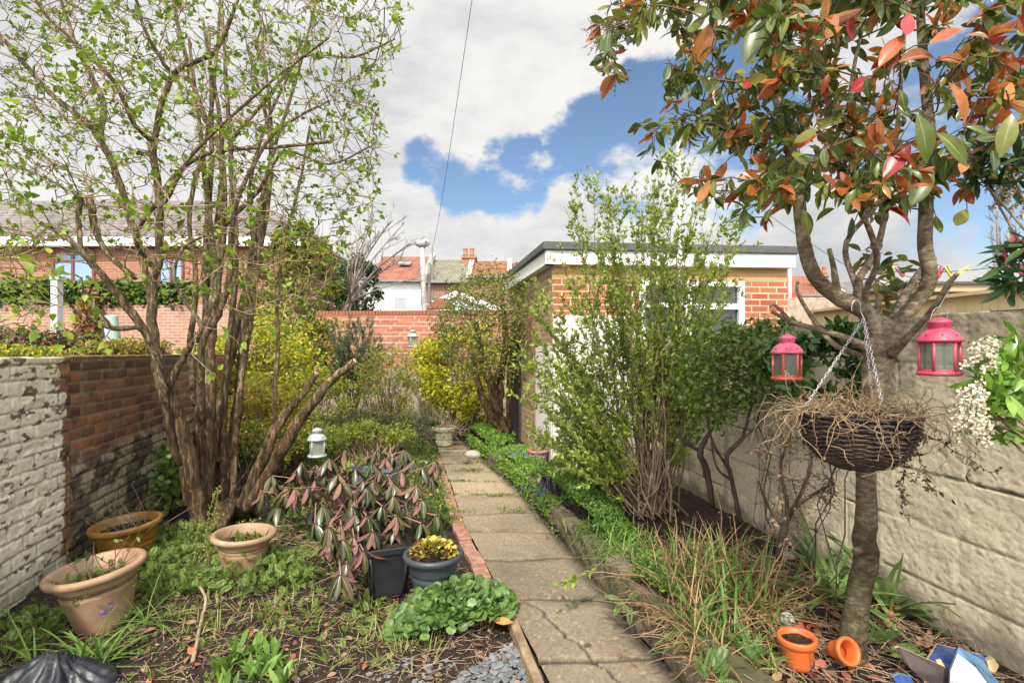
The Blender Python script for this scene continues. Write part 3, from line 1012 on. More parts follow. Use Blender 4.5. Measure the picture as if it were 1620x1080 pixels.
def backwall():
    p0 = (-4.6, BW + .4); p1 = (.2, BW)
    def fn(u, z, top, back):
        row, cm, d = bricks(u, z, .225, .078, .010, 31, .0)
        edge = sstep(d, -.002, .008)
        r = hash2(row, cm, 4)[..., None]
        c = np.array([.30, .095, .055]) * (1 - r) + np.array([.42, .15, .085]) * r
        c = c * edge[..., None] + np.array([.42, .36, .28]) * (1 - edge[..., None])
        low = (1 - sstep(z + (fbm(u * 2, z * 2, 5) - .5) * .5, .9, 1.1))[..., None]
        st = np.array([.30, .26, .19]) * (.4 + 1.1 * fbm(u * 12, z * 12, 8))[..., None]
        c = c * (1 - low) + st * low
        return edge * .008 + low[..., 0] * (fbm(u * 9, z * 9, 9) - .5) * .06, c
    mb = wall_sheet(p0, p1, -.1, (2.36, 2.32), .23, .03, fn, (0, 3))
    g = thing('back_wall', 'tall red brick wall closing the far end of the garden', 'brick wall', (-2, BW + .2, 0))
    part('wall_face', mb, redbrick_m, g)
    cp = MB()
    ax = unit(np.array(p1) - np.array(p0)); R = rotz(math.atan2(ax[1], ax[0])); L = np.linalg.norm(np.array(p1) - np.array(p0))
    for i in range(int(L / .08)):
        q = np.array(p0) + ax * (i * .08 + .04) + np.array([-ax[1], ax[0]]) * .115
        cp.box([*q, 2.40], [.068, .26, .11], R)
    q = (np.array(p0) + np.array(p1)) / 2 + np.array([-ax[1], ax[0]]) * .115
    part('coping', cp, surf('coping_brick', [(.22, .075, .045), (.33, .12, .07)], 9, .9, .5), g, False)
    # raised pier with a stepped gablet where the far roof shows
    pr = MB()
    a = at(700, 500, BW + .2)
    for i, (w, z) in enumerate(((.62, 2.50), (.45, 2.58), (.28, 2.66))):
        pr.box([a[0] - .05, a[1] + .115, z + .04 + (0 if i else .0)], [w, .23, .082], R)
    part('pier', pr, surf('coping_brick', [(1, 1, 1)]), g, False)


backwall()


# ================================================================== BUILDINGS BEYOND THE WALLS
def tile_m(name, c1, c2, c3, rw=.32, w=.28):
    if name in MATS: return MATS[name]
    m, nt, b, out = new_mat(name)
    tc = nt.nodes.new('ShaderNodeTexCoord')
    t = nt.nodes.new('ShaderNodeTexBrick'); nt.links.new(tc.outputs['UV'], t.inputs['Vector'])
    t.inputs['Color1'].default_value = (*c1, 1); t.inputs['Color2'].default_value = (*c2, 1); t.inputs['Mortar'].default_value = (*[x * .35 for x in c1], 1)
    t.inputs['Scale'].default_value = 1; t.inputs['Brick Width'].default_value = w; t.inputs['Row Height'].default_value = rw; t.inputs['Mortar Size'].default_value = .018
    n = tex_noise(nt, 1.6, 8, .7); r = ramp(nt, [(.35, (.55, .55, .55)), (.6, (1, 1, 1)), (.8, tuple(c3))]); nt.links.new(n.outputs['Fac'], r.inputs[0])
    mx = nt.nodes.new('ShaderNodeMix'); mx.data_type = 'RGBA'; mx.blend_type = 'MULTIPLY'; mx.inputs[0].default_value = .8
    nt.links.new(t.outputs[0], mx.inputs[6]); nt.links.new(r.outputs[0], mx.inputs[7]); nt.links.new(mx.outputs[2], b.inputs['Base Color'])
    b.inputs['Roughness'].default_value = .9
    add_bump(nt, b, t.outputs['Fac'], -.6, .03)
    MATS[name] = m
    return m


def slope(e0, e1, r1, r0, th=.12):
    """roof slab from eaves e0-e1 up to ridge r0-r1 with thickness; returns MB"""
    P = np.array([e0, e1, r1, r0], float)
    n = unit(np.cross(P[1] - P[0], P[3] - P[0]))
    if n[2] < 0: n = -n
    V = np.vstack([P, P - n * th])
    return MB().add(V, [[0, 1, 2, 3], [4, 7, 6, 5], [0, 4, 5, 1], [1, 5, 6, 2], [2, 6, 7, 3], [3, 7, 4, 0]])


def set_uv(o):
    """metre scaled coordinates: along the eaves and up the slope"""
    me = o.data; uv = me.uv_layers.new(name='UVMap')
    co = np.zeros(len(me.vertices) * 3); me.vertices.foreach_get('co', co); co = co.reshape(-1, 3)
    e = unit(co[1] - co[0]); s = co[3] - co[0]; s = unit(s - e * np.dot(s, e))
    li = np.zeros(len(me.loops), np.int32); me.loops.foreach_get('vertex_index', li)
    q = np.stack([(co[li] - co[0]) @ e, (co[li] - co[0]) @ s], -1)
    uv.data.foreach_set('uv', q.astype(np.float32).ravel())
    return o


def pbox(mb, px0, px1, py0, py1, Y0, dep, mi=0):
    """upright box whose front face, Y0 away, fills these pixels of the photograph; dep metres deep"""
    a = at(px0, py1, Y0); b = at(px1, py0, Y0)
    mb.box([(a[0] + b[0]) / 2, Y0 + dep / 2, (a[2] + b[2]) / 2], [b[0] - a[0], dep, b[2] - a[2]], None, mi)
    return mb


def win(parent, px0, px1, py0, py1, Y, fm, gm, bars=(), hb=(), t=4, label=None, blind=None):
    """framed window on a facade at Y"""
    f = MB()
    pbox(f, px0, px1, py0, py0 + t, Y - .05, .12); pbox(f, px0, px1, py1 - t, py1, Y - .05, .12)
    for x in (px0, px1 - t, *bars):
        pbox(f, x, x + t, py0 + t, py1 - t, Y - .05, .12)
    xs = [px0 + t, *[v for b in bars for v in (b, b + t)], px1 - t]
    for i, y in enumerate(hb):
        pbox(f, xs[0], xs[1], y, y + t * .8, Y - .047, .11)
    o = part('window', f, fm, parent, False, label, org=at((px0 + px1) / 2, py1, Y))
    part('pane', pbox(MB(), px0 + t * .5, px1 - t * .5, py0 + t * .5, py1 - t * .5, Y - .012, .03), gm, o, False)
    return o


def left_house():
    Y = 15.0
    g = thing('brick_house', 'long low brick house with grey tiled roof and maroon windows on the left', 'house', at(60, 560, Y) * [1, 1, 0])
    br = brickm('house_brick', (.38, .15, .09), (.30, .11, .065), (.36, .29, .22))
    z0 = -.2; g0 = at(-420, 388, Y); g1 = at(470, 396, Y)
    mb = MB(); mb.box([(g0[0] + g1[0]) / 2, Y + 3, (g0[2] + z0) / 2], [g1[0] - g0[0], 6, g0[2] - z0])
    part('wall', mb, br, g, False)
    ze = g0[2]
    gut = surf('white_gloss', [(1, 1, 1)])
    mb = MB(); mb.box([(g0[0] + g1[0]) / 2, Y - .30, ze + .04], [g1[0] - g0[0] + .5, .14, .26])
    part('gutter', mb, gut, g, False)
    rz = H + (560 - 318) / F * (Y + 3)
    tl = tile_m('grey_tiles', (.17, .155, .145), (.23, .20, .18), (1.3, 1.2, 1.1), .3, .33)
    xr_ = g1[0] + .3; hp = xr_ - 3.0     # hipped at the right hand end
    for P in (([g0[0] - .3, Y - .36, ze + .18], [xr_, Y - .36, ze + .18], [hp, Y + 3, rz], [g0[0] - .3, Y + 3, rz]),
              ([g0[0] - .3, Y + 6.36, ze + .18], [xr_, Y + 6.36, ze + .18], [hp, Y + 3.01, rz], [g0[0] - .3, Y + 3.01, rz]),
              ([xr_ + .01, Y - .36, ze + .18], [xr_ + .01, Y + 6.36, ze + .18], [hp + .01, Y + 3.02, rz], [hp + .01, Y + 2.98, rz])):
        set_uv(part('roof', slope(*P), tl, g, False))
    mar = surf('maroon_frame', [(.20, .03, .03), (.27, .05, .045)], 5, .5, .05)
    sky_gl = glassm('window_glass', (.22, .34, .55), .06)
    gry = glassm('grey_glass', (.20, .20, .20), .15)
    win(g, 81, 149, 396, 449, Y, mar, sky_gl, bars=(112,), hb=(411,), t=4, label='maroon framed window with an open small casement')
    win(g, 249, 290, 406, 452, Y, mar, sky_gl, bars=(268,), t=3.5)
    # the red front wall of the yard below
    part('door', pbox(MB(), 320, 345, 470, 560, Y - .03, .05), mar, g, False)
    m = MB()
    a = at(20, 435, Y - .1); b = at(20, 560, Y - .1); m.tubes(np.array([a, b]), .045, 8)
    part('downpipe', m, surf('black_iron', [(.015, .015, .017), (.03, .03, .03)], 10, .5), g)


left_house()


def back_houses():
    Y = 36.0
    wr = surf('house_render', [(.62, .63, .64), (.72, .73, .74), (.80, .80, .80)], 1.2, .85, .2)
    rt = tile_m('red_tiles', (.34, .13, .075), (.26, .10, .06), (1.3, 1.2, 1.1), .34, .30)
    gt = tile_m('moss_tiles', (.19, .19, .13), (.24, .23, .16), (1.2, 1.2, 1.0), .34, .30)
    bk = brickm('terrace_brick', (.30, .13, .075), (.24, .095, .06), (.32, .27, .2))
    bkc = brickm('chimney_brick', (.36, .13, .07), (.28, .10, .055), (.34, .28, .2))
    wh = surf('white_gloss', [(1, 1, 1)]); gl = glassm('pale_glass', (.34, .36, .38), .2)
    lead = surf('verge', [(.34, .31, .27), (.45, .42, .37)], 6, .9)

    def house(px0, px1, py_e, py_r, wm, rm, label, Y=Y, dep=8.0, wins=(), name='terraced_house'):
        g = thing(name, label, 'house', at((px0 + px1) / 2, 560, Y) * [1, 1, 0])
        a = at(px0, py_e, Y); b = at(px1, py_e, Y)
        mb = MB(); mb.box([(a[0] + b[0]) / 2, Y + dep / 2, a[2] / 2 - .1], [b[0] - a[0], dep, a[2] + .2])
        part('wall', mb, wm, g, False)
        yr = Y + dep / 2; rz = H + (560 - py_r) / F * yr
        o = part('roof', slope([a[0], Y - .3, a[2]], [b[0], Y - .3, a[2]], [b[0], yr, rz], [a[0], yr, rz], .15), rm, g, False); set_uv(o)
        o = part('roof', slope([a[0], Y + dep + .3, a[2]], [b[0], Y + dep + .3, a[2]], [b[0], yr + .02, rz], [a[0], yr + .02, rz], .15), rm, g, False); set_uv(o)
        for gx in (a[0] + .01, b[0] - .21):
            gb = MB()
            v = [[gx, Y, a[2] - .02], [gx, Y + dep, a[2] - .02], [gx, yr, rz - .18], [gx + .2, Y, a[2] - .02], [gx + .2, Y + dep, a[2] - .02], [gx + .2, yr, rz - .18]]
            gb.add(v, [[0, 2, 1], [3, 4, 5], [0, 3, 5, 2], [2, 5, 4, 1]])
            part('gable', gb, wm, g, False)
        # raised party parapet at the right end
        sl = unit(np.array([0, yr - Y + .3, rz - a[2]])); L = math.hypot(yr - Y + .3, rz - a[2])
        c = np.array([b[0], Y - .3, a[2]]) + sl * L / 2 + np.array([0, 0, .14])
        R = np.array([[1, 0, 0], [0, sl[1], -sl[2]], [0, sl[2], sl[1]]])
        part('parapet', MB().box(c, [.35, L, .3], R), lead, g, False)
        gt_ = MB(); gt_.box([(a[0] + b[0]) / 2, Y - .42, a[2] - .05], [b[0] - a[0], .14, .14]); part('gutter', gt_, surf('grey_gutter', [(.2, .2, .21)], 4, .6), g, False)
        for w in wins:
            win(g, *w, Y, wh, gl, t=2.2)
        return g
    g1 = house(583, 672, 444, 406, wr, rt, 'white rendered terraced house with rusty red tiled roof and rooflight', wins=((622, 646, 470, 492),))
    sk = at(640, 418, Y + 2)
    o = part('skylight', MB().box([sk[0], Y + 2.1, (H + (560 - 417) / F * (Y + 2.1)) + .05], [.9, .7, .1], rot_axis([1, 0, 0], .42)), gl, g1, False)
    v0 = at(664, 430, Y - .1)
    m = MB(); m.tubes(np.array([at(667, 446, Y - .2), at(667, 495, Y - .2)]), .06, 6); part('downpipe', m, surf('black_iron', [(.02, .02, .02)]), g1)
    house(672, 741, 446, 411, bk, gt, 'brick terraced house with mossy grey green tiled roof', wins=())
    house(741, 806, 438, 413, bk, rt, 'brick terraced house with orange red roof right of the chimney')
    house(806, 900, 446, 416, bk, rt, 'far end brick terraced house with brown roof half behind the outbuilding')
    # chimney
    def chimney(px0, px1, pyt, pyb, Y, label, pots=2):
        g = thing('chimney_stack', label, 'chimney', at((px0 + px1) / 2, pyb, Y))
        mb = MB(); pbox(mb, px0, px1, pyt + 4, pyb, Y, 1.1); pbox(mb, px0 - 1.2, px1 + 1.2, pyt, pyt + 4, Y - .1, 1.3)
        part('stack', mb, bkc, g, False)
        for i in range(pots):
            c = at(px0 + (px1 - px0) * (i + .5) / pots, pyt, Y + .55)
            m = MB(); m.lathe([[.01, 0], [.2, 0], [.17, .1], [.15, .45], [.19, .5], [.18, .56], [.12, .56], [.12, .3]], c, 10)
            part('chimney_pot', m, surf('pot_clay', [(.36, .15, .07), (.45, .2, .1)], 8, .8), g)
    chimney(731, 752, 404, 440, Y + 3.2, 'brick chimney stack with clay pots above the far terrace')
    # lean-to roof with white bargeboard in front
    Y2 = 24.0
    g = thing('lean_to', 'low extension with red tiled roof and white bargeboard behind the back wall', 'extension', at(700, 560, Y2) * [1, 1, 0])
    z = lambda py, y: H + (560 - py) / F * y
    a = at(652, 497, Y2); b = at(722, 466, Y2)
    part('wall', MB().box([(a[0] + at(760, 500, Y2)[0]) / 2, Y2 + 2, z(500, Y2) / 2], [at(760, 500, Y2)[0] - a[0], 4, z(500, Y2)]), wr, g, False)
    th = .12
    v = [[a[0], Y2 - .2, a[2]], [b[0], Y2 - .2, b[2]], [b[0] + 2.4, Y2 - .2, b[2] - .9], [a[0], Y2 + 4, a[2]], [b[0], Y2 + 4, b[2]], [b[0] + 2.4, Y2 + 4, b[2] - .9]]
    o = part('roof', slope(v[0], v[3], v[4], v[1]), rt, g, False); set_uv(o)
    o = part('roof', slope(v[2], v[5], v[4], v[1]), rt, g, False); set_uv(o)
    part('gable', MB().add([[v[0][0], Y2 - .05, v[0][2] - .1], [v[1][0], Y2 - .05, v[1][2] - .12], [v[2][0], Y2 - .05, v[2][2] - .1], [v[0][0], Y2 - .05, 0], [v[2][0], Y2 - .05, 0]], [[0, 3, 4, 2, 1]]), wr, g, False)
    m = MB()
    for p, q in ((v[0], v[1]), (v[1], v[2])):
        p = np.array(p) + [0, -.05, -.1]; q = np.array(q) + [0, -.05, -.1]
        m.add([p, q, q + [0, 0, .26], p + [0, 0, .26], p + [0, .05, 0], q + [0, .05, 0], q + [0, .05, .26], p + [0, .05, .26]], [[0, 1, 2, 3], [4, 7, 6, 5], [3, 2, 6, 7], [0, 4, 5, 1]])
    part('bargeboard', m, wh, g, False)
    # rooftops on the right, beyond the fence
    house(1246, 1330, 467, 437, bk, rt, 'distant terraced house with orange roof right of the outbuilding', Y=40)
    house(1330, 1440, 470, 446, bk, tile_m('slate_tiles', (.16, .15, .15), (.21, .2, .19), (1.2, 1.2, 1.2)), 'distant terraced house with grey roof seen through the photinia limbs', Y=40)
    house(1440, 1530, 474, 452, wr, gt, 'distant pale rendered house low behind the cream fence', Y=42)
    chimney(1297, 1311, 433, 470, 40.5, 'small orange brick chimney stack seen between the photinia limbs', 1)


back_houses()


def right_side():
    cream = surf('cream_paint', [(.52, .42, .22), (.60, .49, .28), (.66, .55, .34)], 3, .75, .25, .004, 30, stretch=(1, 1, .2))
    whp = surf('white_gloss', [(1, 1, 1)])
    # cream timber fence, further off than the block wall
    Y = 5.2
    g = thing('board_fence', 'cream painted timber board fence beyond the block wall', 'fence', at(1450, 560, Y) * [1, 1, 0])
    p0 = at(1285, 492, 8.2); p1 = at(1700, 446, 3.9)
    n = 44
    bd = MB()
    for i in range(n):
        t = (i + .5) / n; p = p0 * (1 - t) + p1 * t
        d = unit((p1 - p0)[:2]); R = rotz(math.atan2(d[1], d[0])); w = np.linalg.norm((p1 - p0)[:2]) / n
        bd.box([p[0], p[1], (p[2] - .12) / 2], [w * .93, .018, p[2] - .12 + RNG.uniform(-.004, .004)], R)
    part('board', bd, cream, g, False, kind='stuff')
    d3 = unit(p1 - p0); L = np.linalg.norm(p1 - p0)
    nn = unit(np.array([d3[1], -d3[0], 0])); nn = nn if nn[1] < 0 else -nn
    up = np.cross(nn, d3); up = up if up[2] > 0 else -up
    R = np.stack([d3, nn, up], 1)
    cm = (p0 + p1) / 2
    part('rail', MB().box(cm + nn * .03 - [0, 0, .07], [L, .05, .11], R), cream, g, False)
    part('capping', MB().box(cm + [0, 0, -.005], [L, .14, .035], R), cream, g, False)
    pw = at(1498, 480, 5.25)
    part('post', MB().box([pw[0], pw[1] - .02, (H + .42) / 2], [.10, .10, H + .42]), whp, g, False, 'white fence post')
    # brick outbuilding with a low flat roof
    Y = 7.5
    g = thing('low_outbuilding', 'low brick outbuilding with flat timber edged roof at the right edge', 'outbuilding', at(1560, 560, Y) * [1, 1, 0])
    mb = pbox(MB(), 1478, 1800, 462, 600, Y, 4); part('wall', mb, brickm('terrace_brick', 0, 0, 0), g, False)
    mb = pbox(MB(), 1462, 1800, 449, 461, Y - .15, 4.3); part('fascia', mb, surf('bleached_timber', [(.42, .30, .17), (.52, .40, .25)], 4, .85, .3, stretch=(.2, 1, 3)), g, False)
    mb = pbox(MB(), 1458, 1800, 445, 449, Y - .2, 4.4); part('roof', mb, surf('roof_felt', [(1, 1, 1)]), g, False)
    # pale stone wall behind the shrubs left of it
    g = thing('stone_wall', 'low pale stone wall beyond the block wall beside the outbuilding', 'wall', at(1290, 560, 9) * [1, 1, 0])
    part('wall_face', pbox(MB(), 1240, 1345, 470, 600, 9.0, .3), surf('pale_stone', [(.25, .18, .12), (.42, .34, .25), (.52, .45, .36)], 9, .9, .8, .03), g, False)
    # red fence panel glimpsed beside the brick corner
    g = solo('red_shed', pbox(MB(), 1246, 1262, 462, 476, 14, 1.5), surf('red_paint', [(.55, .05, .03)], 4, .5), 'small red painted shed front just right of the brick corner', 'shed', at(1254, 476, 14), False)


right_side()


# ================================================================== POLES, LAMPS AND WIRES
def steel(name='galvanised', c=((.42, .42, .40), (.55, .55, .53))):
    return surf(name, list(c), 10, .45, .1, metal=.3)


def pole_tube(mb, a, b, r0, r1, k=12):
    P = np.linspace(a, b, 6); mb.tubes(P, np.linspace(r0, r1, 6)[None], k); return mb


def street_lamp():
    Y = 16.0; top = at(668, 392, Y); base = np.array([top[0] + .16, Y, -.2])
    g = thing('street_lamp', 'grey street lamp with boxy head rising above the back wall', 'street lamp', base)
    pole = MB()
    pole_tube(pole, base, top, .10, .075); part('pole', pole, surf('lamp_grey', [(.36, .36, .34), (.48, .48, .45)], 6, .6), g)
    h = MB()
    prof = [[.01, 0], [.10, 0], [.11, .04], [.20, .07], [.24, .11], [.24, .19], [.20, .24], [.05, .27], [.0, .27]]
    h.lathe(prof, (0, 0, 0), 20)
    h.v[-1][:, 0] *= 1.0; h.v[-1][:, 1] *= .6
    h.v[-1] += top
    part('lamp_head', h, surf('lamp_head_grey', [(.38, .38, .38), (.5, .5, .49)], 5, .5), g)
    b = MB(); b.lathe([[.0, .09], [.17, .06], [.18, .09], [.17, .13], [.0, .17]], (0, 0, 0), 16); b.v[-1][:, 1] *= .62; b.v[-1] += top + [0, 0, -.02]
    part('lens', b, glassm('lamp_lens', (.5, .52, .52), .2), g)
    s = MB(); s.lathe([[.0, 0], [.04, 0], [.045, .05], [.03, .08], [0, .09]], top + [.14, -.19, .15], 10)
    part('photocell', s, surf('white_gloss', [(1, 1, 1)]), g)
    # second post close behind it
    a = at(679, 415, 17.0)
    m = MB(); pole_tube(m, [a[0], 17, -.2], a, .06, .055); part_ = solo('service_pole', m, surf('pole_dark', [(.16, .15, .13), (.22, .21, .18)], 8, .8), 'thin dark pole standing close behind the street lamp', 'pole', (a[0], 17, -.2))


street_lamp()


def globe_lamp():
    Y = 11.0; c = at(1250, 410, Y)
    g = thing('globe_lamp', 'white post lamp with round glass globe beside the brick corner', 'lamp post', (c[0], Y, -.2))
    part('pole', pole_tube(MB(), [c[0], Y, -.2], c - [0, 0, .1], .035, .03), surf('white_gloss', [(1, 1, 1)]), g)
    an = np.linspace(0, np.pi, 12); m = MB(); m.lathe(np.stack([.11 * np.sin(an) + .001, -.11 * np.cos(an)], 1), c, 20)
    part('globe', m, glassm('globe_glass', (.55, .56, .56), .15), g)
    part('collar', MB().lathe([[.001, 0], [.06, 0], [.07, .05], [.05, .07]], c - [0, 0, .14], 14), surf('lamp_head_grey', [(1, 1, 1)]), g)


globe_lamp()


def clothes_line():
    Y = 5.1; top = at(1073, 205, Y); base = np.array([at(1082, 560, Y)[0], Y, .1])
    g = thing('clothes_post', 'tall thin white metal clothes post in front of the outbuilding', 'post', base)
    part('pole', pole_tube(MB(), base, top, .024, .018), surf('post_white', [(.52, .53, .52), (.66, .67, .66)], 10, .5), g)
    part('cap', MB().lathe([[.001, .05], [.02, .045], [.027, 0], [.024, -.03]], top, 10), surf('black_iron', [(1, 1, 1)]), g)
    rope = surf('teal_rope', [(.01, .13, .17), (.02, .20, .25)], 30, .7)
    a = top + [0, 0, -.02]; b = at(1455, 420, 3.4)
    c = at(1720, 398, 3.0)
    P1 = np.array([a * (1 - t) + at(1345, 424, 3.9) * t - [0, 0, .10 * math.sin(math.pi * t)] for t in np.linspace(0, 1, 16)])
    P2 = np.array([at(1345, 424, 3.9) * (1 - t) + c * t - [0, 0, .07 * math.sin(math.pi * t)] for t in np.linspace(0, 1, 16)])
    P0 = np.array([at(1340, 428, 3.9) * (1 - t) + at(1520, 345, 2.0) * t - [0, 0, .03 * math.sin(math.pi * t)] for t in np.linspace(0, 1, 10)])
    m = MB(); m.tubes(np.vstack([P1[:-1], P2]), .0032, 6)
    solo('clothes_line', m, rope, 'teal rope clothes line with pegs running from the thin post to the right', 'clothes line', a)
    info = [(1366, 'faded pink', (.5, .16, .18), 'leftmost of all pegs'), (1409, 'yellow', (.62, .55, .10), 'just left of a crimson peg'), (1424, 'crimson', (.42, .06, .09), 'between two yellow pegs on the left'), (1488, 'dark red', (.40, .04, .07), 'right of the thick right limb'),
            (1501, 'olive yellow', (.50, .48, .10), 'close beside the dark red one'), (1525, 'bright yellow', (.70, .60, .08), 'last one on the right')]
    line = np.vstack([P1[:-1], P2]); lp = 810 + F * line[:, 0] / line[:, 1]
    proto = None
    for i, (px, cn, col, wh) in enumerate(info):
        p = np.array([np.interp(px, lp, line[:, k]) for k in range(3)])
        g = thing('clothes_peg', f'{cn} plastic peg on the teal line, {wh}', 'clothes peg', p, 'pegs left on the clothes line')
        mt = surf('peg_' + cn.replace(' ', '_'), [col, tuple(min(1, c * 1.15) for c in col)], 20, .4)
        a_ = RNG.uniform(.4, 1.1) * (1 if i % 2 else -1); R = rot_axis([0, 1, 0], a_)
        for s in (-1, 1):
            m = MB(); m.box([0, 0, 0], [.009, .012, .085]); m.box([s * .004, 0, -.03], [.006, .012, .03])
            Rs = R @ rot_axis([0, 1, 0], s * .12)
            m.v = [v @ Rs.T + p + R @ np.array([s * .008, 0, .0]) for v in m.v]
            bevel(part('peg_half', m, mt, g, False), .002)
    # overhead telephone wire
    W0 = at(785, -260, 5.0); W1 = at(684, 392, 36)
    P = np.array([W0 * (1 - t) + W1 * t - [0, 0, .5 * math.sin(math.pi * t)] for t in np.linspace(0, 1, 40)])
    m = MB(); m.tubes(P, np.linspace(.004, .014, 40)[None], 5)
    solo('telephone_wire', m, surf('black_iron', [(1, 1, 1)]), 'thin dark telephone wire crossing the cloudy sky to the far terrace', 'wire', W1)
    a = at(684, 392, 36)
    solo('telegraph_pole', pole_tube(MB(), [a[0], 36, 0], a, .09, .07), surf('pole_dark', [(1, 1, 1)]), 'distant dark pole carrying the telephone wire', 'pole', (a[0], 36, 0))


clothes_line()


def yard_things():
    """objects between the left wall and the brick house"""
    Y = 9.0
    g = thing('white_post', 'peeling white post standing before the ivy covered brick house', 'post', at(85, 560, Y) * [1, 1, 0])
    part('post_shaft', pbox(MB(), 80, 90.5, 442, 570, Y, .12), surf('post_white', [(1, 1, 1)]), g, False)
    part('post_cap', pbox(MB(), 78, 92.5, 437, 442, Y - .02, .16), surf('post_white', [(1, 1, 1)]), g, False)
    c = at(185, 545, 6.5)
    g = thing('water_pipe', 'pale teal plastic tube leaning behind the left brick wall', 'plastic tube', c)
    R = rot_axis([0, 1, 0], -.14)
    m = MB(); m.lathe([[.06, .62], [.075, .62], [.078, .6], [.078, -.7], [.07, -.7]], c + [0, 0, -.25], 20, tilt=R)
    part('tube_body', m, surf('teal_plastic', [(.36, .52, .50), (.44, .60, .57)], 4, .5, .05), g)
    # lower yard wall and lean-to slope
    g = thing('yard_wall', 'pinkish brick yard wall with ivy along its top', 'brick wall', at(200, 560, 12.5) * [1, 1, 0])
    part('wall_face', pbox(MB(), -350, 430, 482, 600, 12.5, .23), brickm('yard_brick', (.42, .21, .15), (.34, .16, .11), (.45, .38, .3)), g, False)
    g = thing('glass_lean_to', 'sloping grey glasshouse roof low at the left edge', 'lean to', at(-20, 560, 10) * [1, 1, 0])
    a = at(-120, 500, 10); b = at(48, 545, 10)
    part('roof', slope([b[0], 9.2, b[2]], [b[0], 11, b[2]], [a[0], 11, a[2]], [a[0], 9.2, a[2]], .05), surf('grey_sheet', [(.26, .26, .26), (.34, .34, .33)], 5, .5), g, False)
    part('frame', MB().box([(a[0]), 10.1, a[2] / 2], [.08, 1.8, a[2] - .1]), surf('post_white', [(1, 1, 1)]), g, False)


yard_things()


# ================================================================== THE TWO TREES
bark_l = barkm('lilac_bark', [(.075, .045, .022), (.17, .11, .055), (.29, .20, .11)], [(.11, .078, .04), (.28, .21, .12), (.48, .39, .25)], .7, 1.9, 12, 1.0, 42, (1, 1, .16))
twig_l = surf('lilac_twig', [(.10, .07, .036), (.24, .18, .10), (.42, .33, .21)], 16, .8, .4, .004, spec=.3)
cutw = surf('cut_wood', [(.34, .25, .15), (.45, .35, .22)], 30, .9, .4)


